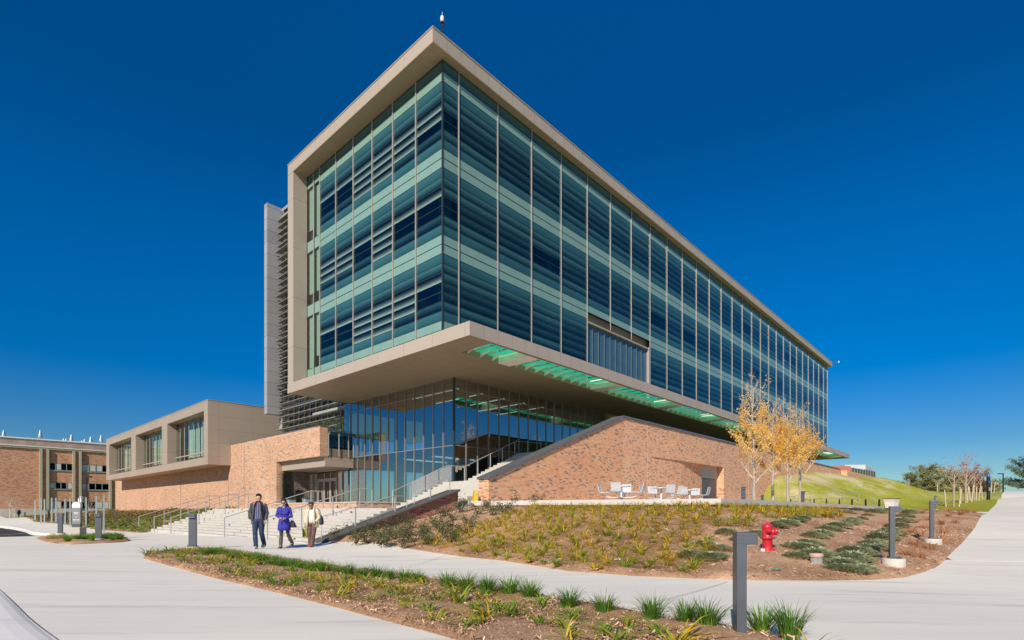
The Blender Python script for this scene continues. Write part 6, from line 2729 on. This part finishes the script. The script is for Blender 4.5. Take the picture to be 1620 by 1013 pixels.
def person(label, loc, rz, Hh, pose, skin='skin'):
    """local frame: faces -Y, x to the figure's left (picture right)"""
    t = empty('person', loc, rz)
    tag(t, label, 'person')
    s = Hh / 1.75
    p = dict(pelvis=(0, 0, .96), belly=(0, .0, 1.10), chest=(0, 0, 1.30), neck=(0, 0, 1.49), head=(0, -.02, 1.60), crown=(0, -.005, 1.71),
             hipL=(.09, 0, .92), hipR=(-.09, 0, .92), kneeL=(.10, -.02, .50), kneeR=(-.10, -.02, .50), ankL=(.10, .02, .09), ankR=(-.10, .02, .09),
             shL=(.18, 0, 1.43), shR=(-.18, 0, 1.43), elL=(.25, .02, 1.14), elR=(-.25, .02, 1.14), wrL=(.27, -.06, .90), wrR=(-.27, -.06, .90))
    p.update(pose)
    p = {k: (v[0] * s, v[1] * s, v[2] * s) for k, v in p.items()}
    R = lambda *a: tuple(x * s for x in a)
    J, E = {}, []

    def add(k, pos, rx, ry=None):
        J[k] = (*pos, rx * s, (ry if ry else rx) * s)

    add('pelvis', p['pelvis'], .13, .10)
    add('belly', p['belly'], .12, .095)
    add('chest', p['chest'], .145, .105)
    add('ucheck', lerp3(p['chest'], p['neck'], .62), .10, .08)
    add('neck', p['neck'], .052, .056)
    hd, cr = Vector(p['head']), Vector(p['crown'])
    add('jaw', tuple(hd + Vector((0, -.02, -.055)) * s), .058, .066)
    add('head', tuple(hd), .072, .088)
    add('brow', tuple(hd.lerp(cr, .55)), .075, .09)
    add('crown', tuple(cr), .045, .055)
    E += [('pelvis', 'belly'), ('belly', 'chest'), ('chest', 'ucheck'), ('ucheck', 'neck'), ('neck', 'jaw'), ('jaw', 'head'), ('head', 'brow'), ('brow', 'crown')]
    for S, sg in (('L', 1), ('R', -1)):
        add('hip' + S, p['hip' + S], .088)
        add('th' + S, lerp3(p['hip' + S], p['knee' + S], .45), .072)
        add('knee' + S, p['knee' + S], .053)
        add('calf' + S, lerp3(p['knee' + S], p['ank' + S], .35), .055)
        add('ank' + S, p['ank' + S], .034)
        ft = Vector(p['ank' + S])
        add('heel' + S, tuple(ft + Vector((0, .03, -.04)) * s), .02)
        add('toe' + S, tuple(ft + Vector((.0, -.12, -.05)) * s), .018, .014)
        E += [('pelvis', 'hip' + S), ('hip' + S, 'th' + S), ('th' + S, 'knee' + S), ('knee' + S, 'calf' + S), ('calf' + S, 'ank' + S), ('ank' + S, 'heel' + S), ('ank' + S, 'toe' + S)]
        add('sh' + S, p['sh' + S], .056)
        add('el' + S, p['el' + S], .040)
        add('fa' + S, lerp3(p['el' + S], p['wr' + S], .3), .040)
        add('wr' + S, p['wr' + S], .026, .022)
        E += [('ucheck', 'sh' + S), ('sh' + S, 'el' + S), ('el' + S, 'fa' + S), ('fa' + S, 'wr' + S)]
        # hand: palm, four fingers, thumb
        w, e = Vector(p['wr' + S]), Vector(p['el' + S])
        d = (w - e).normalized()
        sd = d.cross(Vector((0, 1, 0)))
        if sd.length < .2:
            sd = d.cross(Vector((0, 0, 1)))
        sd.normalize()
        nr = d.cross(sd)
        palm = w + d * .06 * s
        add('palm' + S, tuple(palm), .036, .018)
        E.append(('wr' + S, 'palm' + S))
        for k in range(4):
            off = (k - 1.5) * .019 * s
            ln = (.065, .078, .082, .07)[k] * s
            a = palm + sd * off + d * .035 * s
            b = a + d * ln * .5 + nr * .008 * s
            c = b + (d + nr * .7).normalized() * ln * .5
            for nm, q, rr in (('fa', a, .0095), ('fb', b, .0088), ('fc', c, .0075)):
                add('%s%d%s' % (nm, k, S), tuple(q), rr)
            E += [('palm' + S, 'fa%d%s' % (k, S)), ('fa%d%s' % (k, S), 'fb%d%s' % (k, S)), ('fb%d%s' % (k, S), 'fc%d%s' % (k, S))]
        a = w + d * .03 * s - sd * .03 * s
        b = a + (d * .6 - sd * .6 + nr * .4).normalized() * .04 * s
        add('tha' + S, tuple(a), .011)
        add('thb' + S, tuple(b), .009)
        E += [('palm' + S, 'tha' + S), ('tha' + S, 'thb' + S)]
    body = skin_body('body', J, E, 'pelvis', M[skin], t, 2)
    # face
    fd = hd + Vector((0, -.085, 0)) * s
    mb = MB()
    mb.lathe([(.004 * s, .012 * s), (.011 * s, -.004 * s), (.015 * s, -.022 * s), (.006 * s, -.027 * s)], tuple(fd + Vector((0, -.002, .005)) * s), 8)
    mb.lathe([(.02 * s, -.006 * s), (.024 * s, .0), (.02 * s, .006 * s)], tuple(fd + Vector((0, .008, -.05)) * s), 8, 1)
    for x in (-.03, .03):
        mb.lathe([(.006 * s, -.007 * s), (.012 * s, 0), (.006 * s, .007 * s)], tuple(fd + Vector((x, .010, .022)) * s), 8, 2)
        mb.lathe([(.006 * s, -.028 * s), (.014 * s, -.01 * s), (.017 * s, .012 * s), (.008 * s, .028 * s)], tuple(hd + Vector((x * 2.55, .005, .0)) * s), 8, 0)
    mb.build('face', [M[skin], M['lip'], M['black']], t)
    return t, p, s


def V3(p, dx=0, dy=0, dz=0):
    return Vector((p[0] + dx, p[1] + dy, p[2] + dz))


def limb(mb, pts, rs, m=0, n=12):
    mb.tube(pts, rs, n, m)


def shoes(t, p, s, mat_, boot=0.0):
    for S in 'LR':
        mb = MB()
        a = Vector(p['ank' + S])
        s0_, s = s, s * 1.0
        vs = [(a + Vector((0, .055, -.085)) * s, .036 * s, .03 * s), (a + Vector((0, -.02, -.06)) * s, .042 * s, .045 * s)]
        mb.tube([a + Vector((0, .065, -.055)) * s, a + Vector((0, .03, -.045)) * s, a + Vector((0, -.06, -.055)) * s, a + Vector((0, -.15, -.065)) * s, a + Vector((0, -.185, -.068)) * s],
                [.03 * s, .056 * s, .058 * s, .054 * s, .03 * s], 10)
        if boot:
            k = Vector(p['knee' + S])
            mb.tube([a + Vector((0, .02, -.03)) * s, a + Vector((0, .02, .04)) * s, a.lerp(k, .45), a.lerp(k, boot)], [.058 * s, .060 * s, .070 * s, .068 * s], 12)
        mb.build('shoe' if not boot else 'boot', [mat_], t)


def hair(t, p, s, style, mat_):
    hd, cr = Vector(p['head']), Vector(p['crown'])
    mb = MB()
    c = hd.lerp(cr, .5) + Vector((0, .012, .012)) * s
    prof = [(.078, -.035), (.092, 0), (.095, .035), (.083, .075), (.055, .102), (.015, .112)]
    vs = []
    n = 16
    for rr, z in prof:
        for j in range(n):
            a = 2 * PI * j / n
            yy = math.sin(a)
            zz = z
            k = 1.0
            if yy < -.15 and z < .06:       # keep the forehead clear
                zz = max(z, .06)
            vs.append(tuple(c + Vector((rr * .9 * math.cos(a), rr * 1.08 * yy, zz)) * s))
    fs = [(i * n + j, i * n + (j + 1) % n, (i + 1) * n + (j + 1) % n, (i + 1) * n + j) for i in range(len(prof) - 1) for j in range(n)]
    mb.raw(vs, fs, 0, True)
    mb.face([vs[(len(prof) - 1) * n + j] for j in range(n)])
    # back of the head
    mb.loft([(tuple(c + Vector((0, .035, .03)) * s), .085 * s, .075 * s), (tuple(c + Vector((0, .04, -.04)) * s), .082 * s, .07 * s), (tuple(c + Vector((0, .04, -.10)) * s), .06 * s, .045 * s)], 12)
    if style == 'tail':
        mb.tube([c + Vector((.03, .07, -.02)) * s, c + Vector((.07, .10, -.10)) * s, c + Vector((.12, .08, -.19)) * s, c + Vector((.14, .05, -.26)) * s], [.05 * s, .055 * s, .045 * s, .012 * s], 9)
    if style == 'messy':
        rgx = random.Random(3)
        for k in range(16):
            a = rgx.uniform(0, 2 * PI)
            d = Vector((math.cos(a), math.sin(a), rgx.uniform(.1, .9))).normalized()
            b = c + d * .085 * s
            mb.tube([b, b + d * .02 * s + Vector((0, 0, .01)), b + (d * .035 + Vector((.03 * math.cos(a), 0, -.01))) * s], [.02 * s, .016 * s, .004 * s], 6)
    mb.build('hair', [mat_], t)


# --- the man in a charcoal jacket with a backpack
q = PD(409, 17.75)
t, p, s = person('man in open grey jacket and jeans, backpack on one shoulder', (q.x, q.y, H(q) + .004), .12, 1.78,
                 dict(kneeL=(.10, -.02, .50), ankL=(.11, .20, .13), kneeR=(-.06, -.14, .53), ankR=(.0, -.24, .09), hipR=(-.085, 0, .92), chest=(.015, -.01, 1.30), shL=(.185, .03, 1.42), shR=(-.175, -.03, 1.44),
                      elR=(-.28, .08, 1.16), wrR=(-.20, -.02, .96), elL=(.25, .07, 1.15), wrL=(.25, -.08, .93), head=(.005, -.03, 1.605), crown=(.012, -.012, 1.715)))
mb = MB()
mb.loft([((0, 0, .90 * s), .175 * s, .125 * s), ((0, 0, 1.0 * s), .17 * s, .122 * s), ((0, 0, 1.15 * s), .165 * s, .122 * s), ((0, 0, 1.32 * s), .18 * s, .128 * s), ((0, 0, 1.43 * s), .15 * s, .10 * s), ((0, 0, 1.49 * s), .075 * s, .07 * s)], 18)
mb.build('shirt', [M['plaid']], t)
mb = MB()
for S in 'LR':
    a, k, f = Vector(p['hip' + S]), Vector(p['knee' + S]), Vector(p['ank' + S])
    limb(mb, [a + Vector((0, 0, .06)) * s, a.lerp(k, .25), a.lerp(k, .6), k, k.lerp(f, .4), k.lerp(f, .85), f + Vector((0, 0, -.025)) * s], [x * s for x in (.10, .105, .09, .073, .074, .066, .068)])
mb.loft([((0, 0, .84 * s), .155 * s, .115 * s), ((0, 0, .93 * s), .178 * s, .125 * s), ((0, 0, 1.02 * s), .165 * s, .118 * s)], 16)
mb.build('jeans', [M['denim']], t)
mb = MB()
# jacket open at the front: a wrapped sheet from one front edge round the back to the other
n = 20
rings = [(.80, .235, .165), (.92, .225, .16), (1.05, .212, .155), (1.20, .21, .155), (1.34, .212, .152), (1.42, .185, .13), (1.48, .13, .105), (1.53, .085, .085)]
gap = [.95, .85, .75, .66, .55, .48, .5, .6]
vs = []
for (z, rx, ry), g in zip(rings, gap):
    for j in range(n + 1):
        a = -PI / 2 + g + (2 * PI - 2 * g) * j / n
        vs.append((rx * math.cos(a) * s, (ry * math.sin(a) + .01) * s, z * s))
mb.raw(vs, [(i * (n + 1) + j, i * (n + 1) + j + 1, (i + 1) * (n + 1) + j + 1, (i + 1) * (n + 1) + j) for i in range(len(rings) - 1) for j in range(n)], 0, True)
for S, sg in (('L', 1), ('R', -1)):
    a, e, w = Vector(p['sh' + S]), Vector(p['el' + S]), Vector(p['wr' + S])
    limb(mb, [a + Vector((-.03 * sg, 0, .02)) * s, a + Vector((.02 * sg, 0, -.02)) * s, a.lerp(e, .5), e, e.lerp(w, .5), w.lerp(e, .04)], [x * s for x in (.045, .060, .060, .056, .052, .046)])
jk = mb.build('jacket', [M['jacket']], t, recalc=False)
md = jk.modifiers.new('Solid', 'SOLIDIFY')
md.thickness = .012
mb = MB()
mb.tube([(-.055 * s, -.10 * s, 1.50 * s), (-.10 * s, -.145 * s, 1.40 * s), (-.115 * s, -.15 * s, 1.2 * s), (-.15 * s, -.14 * s, .95 * s)], [.02 * s, .034 * s, .026 * s, .02 * s], 8)
mb.tube([(.055 * s, -.10 * s, 1.50 * s), (.10 * s, -.145 * s, 1.40 * s), (.115 * s, -.15 * s, 1.2 * s), (.15 * s, -.14 * s, .95 * s)], [.02 * s, .034 * s, .026 * s, .02 * s], 8)
mb.build('lapel', [M['darkgrey']], t)
hair(t, p, s, 'short', M['hair'])
shoes(t, p, s, M['shoe'])
bp = empty('backpack', (q.x, q.y, H(q) + .004), .12)
tag(bp, 'dark grey backpack hanging behind the man in the grey jacket', 'backpack')
mb = MB()
mb.loft([((-.22 * s, .20 * s, .93 * s), .13 * s, .09 * s), ((-.23 * s, .22 * s, 1.0 * s), .17 * s, .12 * s), ((-.23 * s, .22 * s, 1.2 * s), .17 * s, .12 * s), ((-.20 * s, .20 * s, 1.36 * s), .13 * s, .09 * s), ((-.19 * s, .19 * s, 1.40 * s), .06 * s, .04 * s)], 14)
mb.build('pack', [M['bagcloth']], bp)
mb = MB()
mb.tube([(-.17 * s, .16 * s, 1.36 * s), (-.16 * s, .02 * s, 1.50 * s), (-.15 * s, -.10 * s, 1.40 * s), (-.19 * s, -.10 * s, 1.18 * s), (-.25 * s, .12 * s, 1.02 * s)], .018 * s, 6)
mb.build('strap', [M['bagcloth']], bp)

# --- the woman in a cobalt coat
q = PD(449.5, 18.2)
t, p, s = person('woman in cobalt blue belted coat, sunglasses and grey boots', (q.x, q.y, H(q) + .004), .15, 1.66,
                 dict(kneeR=(-.075, -.08, .51), ankR=(-.085, -.14, .085), kneeL=(.13, -.0, .52), ankL=(.22, .20, .15), elR=(-.25, .02, 1.16), wrR=(-.09, -.19, 1.10), elL=(.25, .02, 1.15), wrL=(.08, -.20, 1.07),
                      head=(-.01, -.03, 1.60), crown=(-.005, -.01, 1.71)))
mb = MB()
mb.loft([((0, .0, .64 * s), .225 * s, .17 * s), ((0, 0, .80 * s), .215 * s, .16 * s), ((0, 0, .95 * s), .195 * s, .145 * s), ((0, 0, 1.10 * s), .158 * s, .122 * s), ((0, 0, 1.25 * s), .178 * s, .135 * s), ((0, 0, 1.38 * s), .185 * s, .125 * s), ((0, 0, 1.45 * s), .12 * s, .095 * s), ((0, .01, 1.50 * s), .07 * s, .07 * s)], 20)
for S, sg in (('L', 1), ('R', -1)):
    a, e, w = Vector(p['sh' + S]), Vector(p['el' + S]), Vector(p['wr' + S])
    limb(mb, [a + Vector((-.03 * sg, 0, .02)) * s, a + Vector((.01 * sg, 0, -.02)) * s, a.lerp(e, .5), e, e.lerp(w, .5), w.lerp(e, .05)], [x * s for x in (.045, .06, .056, .054, .048, .045)])
mb.build('coat', [M['cobalt']], t)
mb = MB()
for sg in (-1, 1):   # broad shawl lapels
    mb.raw([(.01 * sg * s, -.142 * s, 1.20 * s), (.13 * sg * s, -.135 * s, 1.24 * s), (.185 * sg * s, -.085 * s, 1.36 * s), (.13 * sg * s, -.06 * s, 1.49 * s), (.05 * sg * s, -.085 * s, 1.48 * s), (.045 * sg * s, -.125 * s, 1.36 * s)], [(0, 1, 2, 3, 4, 5)], 0)
lp = mb.build('collar', [M['cobalt']], t, recalc=False)
lp.modifiers.new('Solid', 'SOLIDIFY').thickness = .02
mb = MB()
mb.loft([((0, 0, 1.06 * s), .166 * s, .13 * s), ((0, 0, 1.11 * s), .162 * s, .127 * s)], 20)
mb.tube([(-.02 * s, -.14 * s, 1.06 * s), (-.04 * s, -.16 * s, .96 * s), (-.05 * s, -.165 * s, .86 * s)], .016 * s, 6)
mb.build('belt', [M['cobalt']], t)
mb = MB()
mb.raw([(-.045 * s, -.118 * s, 1.40 * s), (0, -.138 * s, 1.24 * s), (.045 * s, -.118 * s, 1.40 * s), (.03 * s, -.08 * s, 1.49 * s), (-.03 * s, -.08 * s, 1.49 * s)], [(0, 1, 2, 3, 4)])
mb.build('blouse', [M['jacket2']], t, recalc=False)
mb = MB()
for S in 'LR':
    a, k, f = Vector(p['hip' + S]), Vector(p['knee' + S]), Vector(p['ank' + S])
    limb(mb, [a, a.lerp(k, .5), k, k.lerp(f, .4), f], [x * s for x in (.095, .08, .058, .06, .042)])
mb.build('tights', [M['tights']], t)
hair(t, p, s, 'tail', M['hair'])
shoes(t, p, s, M['boot'], .86)
mb = MB()
hd = Vector(p['head'])
for x in (-.032, .032):
    mb.lathe([(.005 * s, -.024 * s), (.026 * s, -.012 * s), (.028 * s, .008 * s), (.015 * s, .018 * s)], tuple(hd + Vector((x, -.088, .022)) * s), 10, sy=.35)
mb.bar(tuple(hd + Vector((-.075, -.03, .03)) * s), tuple(hd + Vector((-.05, -.088, .03)) * s), .006, .008)
mb.bar(tuple(hd + Vector((.075, -.03, .03)) * s), tuple(hd + Vector((.05, -.088, .03)) * s), .006, .008)
mb.build('sunglasses', [M['black']], t)
hb = empty('handbag', (q.x, q.y, H(q) + .004), .15)
tag(hb, 'dark grey handbag hanging at the side of the woman in blue', 'handbag')
mb = MB()
mb.loft([((.30 * s, .05 * s, .74 * s), .13 * s, .06 * s), ((.29 * s, .05 * s, .80 * s), .12 * s, .07 * s), ((.27 * s, .05 * s, .95 * s), .075 * s, .045 * s), ((.26 * s, .05 * s, 1.0 * s), .04 * s, .025 * s)], 14)
mb.build('bag_body', [M['tights']], hb)
mb = MB()
mb.tube([(.22 * s, .05 * s, .97 * s), (.25 * s, .02 * s, 1.15 * s), (.28 * s, .04 * s, 1.16 * s), (.29 * s, .06 * s, .97 * s)], .01 * s, 6)
mb.build('strap', [M['boot']], hb)

# --- the woman in a cream jacket
q = PD(494, 18.7)
t, p, s = person('woman with bowed head in cream fleece jacket and brown trousers', (q.x, q.y, H(q) + .004), -.05, 1.58,
                 dict(kneeR=(-.09, -.03, .50), ankR=(-.13, .14, .12), kneeL=(.09, -.10, .52), ankL=(.05, -.18, .085), elR=(-.26, .02, 1.14), wrR=(-.22, -.08, .88), elL=(.27, .03, 1.14), wrL=(.17, -.12, .98),
                      neck=(-.005, -.02, 1.48), head=(-.02, -.075, 1.575), crown=(-.015, -.075, 1.69)), 'skin2')
mb = MB()
mb.loft([((0, 0, .93 * s), .165 * s, .13 * s), ((0, 0, 1.1 * s), .155 * s, .125 * s), ((0, -.01, 1.26 * s), .17 * s, .145 * s), ((0, 0, 1.40 * s), .15 * s, .115 * s), ((0, -.01, 1.48 * s), .06 * s, .06 * s)], 18)
mb.build('blouse', [M['blouse']], t)
mb = MB()
for S in 'LR':
    a, k, f = Vector(p['hip' + S]), Vector(p['knee' + S]), Vector(p['ank' + S])
    limb(mb, [a + Vector((0, 0, .06)) * s, a.lerp(k, .3), a.lerp(k, .7), k, k.lerp(f, .5), f + Vector((0, 0, -.03)) * s], [x * s for x in (.10, .10, .09, .08, .08, .088)])
mb.loft([((0, 0, .85 * s), .15 * s, .12 * s), ((0, 0, .95 * s), .17 * s, .13 * s), ((0, 0, 1.02 * s), .155 * s, .12 * s)], 16)
mb.build('trousers', [M['browncloth']], t)
mb = MB()
rings = [(.78, .25, .175), (.90, .235, .165), (1.05, .215, .155), (1.20, .21, .155), (1.34, .22, .155), (1.43, .195, .13), (1.49, .13, .11), (1.54, .095, .10)]
gap = [.62, .68, .72, .72, .62, .55, .6, .7]
vs = []
for (z, rx, ry), g in zip(rings, gap):
    for j in range(n + 1):
        a = -PI / 2 + g + (2 * PI - 2 * g) * j / n
        vs.append((rx * math.cos(a) * s, (ry * math.sin(a) + .01) * s, z * s))
mb.raw(vs, [(i * (n + 1) + j, i * (n + 1) + j + 1, (i + 1) * (n + 1) + j + 1, (i + 1) * (n + 1) + j) for i in range(len(rings) - 1) for j in range(n)], 0, True)
for S, sg in (('L', 1), ('R', -1)):
    a, e, w = Vector(p['sh' + S]), Vector(p['el' + S]), Vector(p['wr' + S])
    limb(mb, [a + Vector((-.03 * sg, 0, .02)) * s, a + Vector((.02 * sg, 0, -.02)) * s, a.lerp(e, .5), e, e.lerp(w, .5), w.lerp(e, .06)], [x * s for x in (.05, .066, .064, .062, .056, .052)])
jk = mb.build('jacket', [M['cream']], t, recalc=False)
jk.modifiers.new('Solid', 'SOLIDIFY').thickness = .018
mb = MB()
for sg in (-1, 1):
    mb.tube([(.05 * sg * s, .02 * s, 1.53 * s), (.10 * sg * s, -.09 * s, 1.46 * s), (.125 * sg * s, -.145 * s, 1.30 * s), (.135 * sg * s, -.15 * s, 1.10 * s), (.14 * sg * s, -.155 * s, .84 * s)], [.03 * s, .04 * s, .04 * s, .034 * s, .026 * s], 9)
mb.build('collar', [M['cream']], t)
hair(t, p, s, 'messy', M['hairbrown'])
shoes(t, p, s, M['rustshoe'])
mb = MB()
hd = Vector(p['head'])
for x in (-.03, .03):
    mb.lathe([(.005 * s, -.02 * s), (.024 * s, -.01 * s), (.026 * s, .008 * s), (.012 * s, .018 * s)], tuple(hd + Vector((x, -.088, .03)) * s), 10, sy=.35)
mb.build('sunglasses', [M['black']], t)
hb = empty('shoulder_bag', (q.x, q.y, H(q) + .004), -.05)
tag(hb, 'black shoulder bag at the side of the woman in cream', 'shoulder bag')
mb = MB()
mb.loft([((.30 * s, .10 * s, .86 * s), .05 * s, .10 * s), ((.32 * s, .10 * s, .92 * s), .08 * s, .14 * s), ((.31 * s, .10 * s, 1.12 * s), .075 * s, .12 * s), ((.29 * s, .08 * s, 1.24 * s), .03 * s, .06 * s)], 14)
mb.build('bag_body', [M['bagcloth']], hb)
mb = MB()
mb.tube([(.29 * s, .06 * s, 1.22 * s), (.20 * s, .02 * s, 1.52 * s), (.24 * s, .10 * s, 1.45 * s), (.30 * s, .13 * s, 1.22 * s)], .011 * s, 6)
mb.build('strap', [M['bagcloth']], hb)
hb = empty('tote_bag', (q.x, q.y, H(q) + .004), -.05)
tag(hb, 'flat olive patterned bag held low by the woman in cream', 'tote bag')
mb = MB()
mb.hexa([(-.40 * s, .02 * s, .36 * s), (-.19 * s, -.02 * s, .38 * s), (-.19 * s, .04 * s, .38 * s), (-.40 * s, .08 * s, .36 * s), (-.40 * s, .0 * s, .70 * s), (-.19 * s, -.04 * s, .72 * s), (-.19 * s, .0, .72 * s), (-.40 * s, .04 * s, .70 * s)])
mb.build('bag_body', [M['olivebag']], hb, bevel=.012)
mb = MB()
mb.tube([(-.36 * s, .02 * s, .70 * s), (-.24 * s, -.07 * s, .845 * s), (-.21 * s, -.085 * s, .82 * s), (-.22 * s, -.02 * s, .71 * s)], .009 * s, 6)
mb.build('strap', [M['olivebag']], hb)

# --- distant walker on the left
q = PD(29.5, 88)
t, p, s = person('distant walker in dark jacket with backpack on the left walk', (q.x, q.y, H(q) + .03), 1.3, 1.75,
                 dict(kneeR=(-.08, -.14, .52), ankR=(-.08, -.22, .09), kneeL=(.08, .04, .50), ankL=(.08, .30, .14)))
mb = MB()
mb.loft([((0, 0, .86 * s), .19 * s, .14 * s), ((0, 0, 1.1 * s), .19 * s, .14 * s), ((0, 0, 1.35 * s), .20 * s, .14 * s), ((0, 0, 1.46 * s), .13 * s, .1 * s), ((0, 0, 1.5 * s), .06 * s, .06 * s)], 14)
for S in 'LR':
    limb(mb, [p['sh' + S], p['el' + S], p['wr' + S]], [.085 * s, .07 * s, .055 * s])
mb.loft([((0, .2 * s, .95 * s), .14 * s, .1 * s), ((0, .22 * s, 1.2 * s), .16 * s, .12 * s), ((0, .18 * s, 1.42 * s), .1 * s, .06 * s)], 12)
mb.build('jacket', [M['black']], t)
mb = MB()
for S in 'LR':
    limb(mb, [p['hip' + S], p['knee' + S], p['ank' + S]], [.10 * s, .075 * s, .065 * s])
mb.build('trousers', [M['denim']], t)
hair(t, p, s, 'short', M['hair'])
shoes(t, p, s, M['shoe'])

# ------------------------------------------------------------------ camera, sun, sky
cam = bpy.data.cameras.new('camera')
co = link(bpy.data.objects.new('camera', cam))
co.location = (0, 0, CAMZ)
co.rotation_euler = (PI / 2, 0, 0)
cam.sensor_width = 36
cam.lens = 36 * F / 1620
cam.shift_x = 0
cam.shift_y = (HY - 506.5) / 1620
cam.clip_start = .1
cam.clip_end = 6000
SC.camera = co

SUN_EL = math.radians(32.7)
SUN_H = (-.365, -.931)                      # horizontal direction towards the sun
sv = Vector((SUN_H[0] * math.cos(SUN_EL), SUN_H[1] * math.cos(SUN_EL), math.sin(SUN_EL)))
sl = bpy.data.lights.new('sun', 'SUN')
sl.energy = SUN_E
sl.angle = math.radians(.53)
sl.color = (1, .895, .74)
so = link(bpy.data.objects.new('sun', sl))
so.location = (-20, -50, 60)
so.rotation_euler = (-sv).to_track_quat('-Z', 'Y').to_euler()

w = bpy.data.worlds.new("World")
SC.world = w
w.use_nodes = True
nt = w.node_tree
nt.nodes.clear()
out = nt.nodes.new("ShaderNodeOutputWorld")
bg = nt.nodes.new("ShaderNodeBackground")
sk = nt.nodes.new("ShaderNodeTexSky")
sk.sky_type = 'NISHITA'
sk.sun_disc = False
sk.sun_elevation = SUN_EL
sk.sun_rotation = math.atan2(SUN_H[0], SUN_H[1])
sk.altitude = 300
sk.air_density = 1.0
sk.dust_density = .25
sk.ozone_density = 4.0
bg.inputs[1].default_value = SKY_S
gm = nt.nodes.new("ShaderNodeHueSaturation")
gm.inputs["Hue"].default_value = SKY_HUE
gm.inputs["Saturation"].default_value = SKY_SAT
gm.inputs["Value"].default_value = 1.0
nt.links.new(sk.outputs[0], gm.inputs["Color"])
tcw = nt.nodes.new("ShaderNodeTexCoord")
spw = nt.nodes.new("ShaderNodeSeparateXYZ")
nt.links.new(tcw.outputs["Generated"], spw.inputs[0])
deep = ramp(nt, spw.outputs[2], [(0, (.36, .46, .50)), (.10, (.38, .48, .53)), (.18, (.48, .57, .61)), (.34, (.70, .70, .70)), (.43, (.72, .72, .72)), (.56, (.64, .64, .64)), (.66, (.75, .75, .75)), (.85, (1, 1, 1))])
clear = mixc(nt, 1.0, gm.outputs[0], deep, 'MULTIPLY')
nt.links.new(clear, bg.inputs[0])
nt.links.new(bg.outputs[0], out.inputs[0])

SC.view_settings.view_transform = 'Standard'
SC.view_settings.look = 'None'
SC.view_settings.exposure = 0
SC.view_settings.gamma = 1
SC.render.engine = 'CYCLES'
SC.cycles.use_denoising = True
SC.cycles.max_bounces = 7
SC.cycles.transparent_max_bounces = 24
SC.cycles.caustics_reflective = False
SC.cycles.caustics_refractive = False
SC.cycles.sample_clamp_indirect = 6
SC.render.film_transparent = False
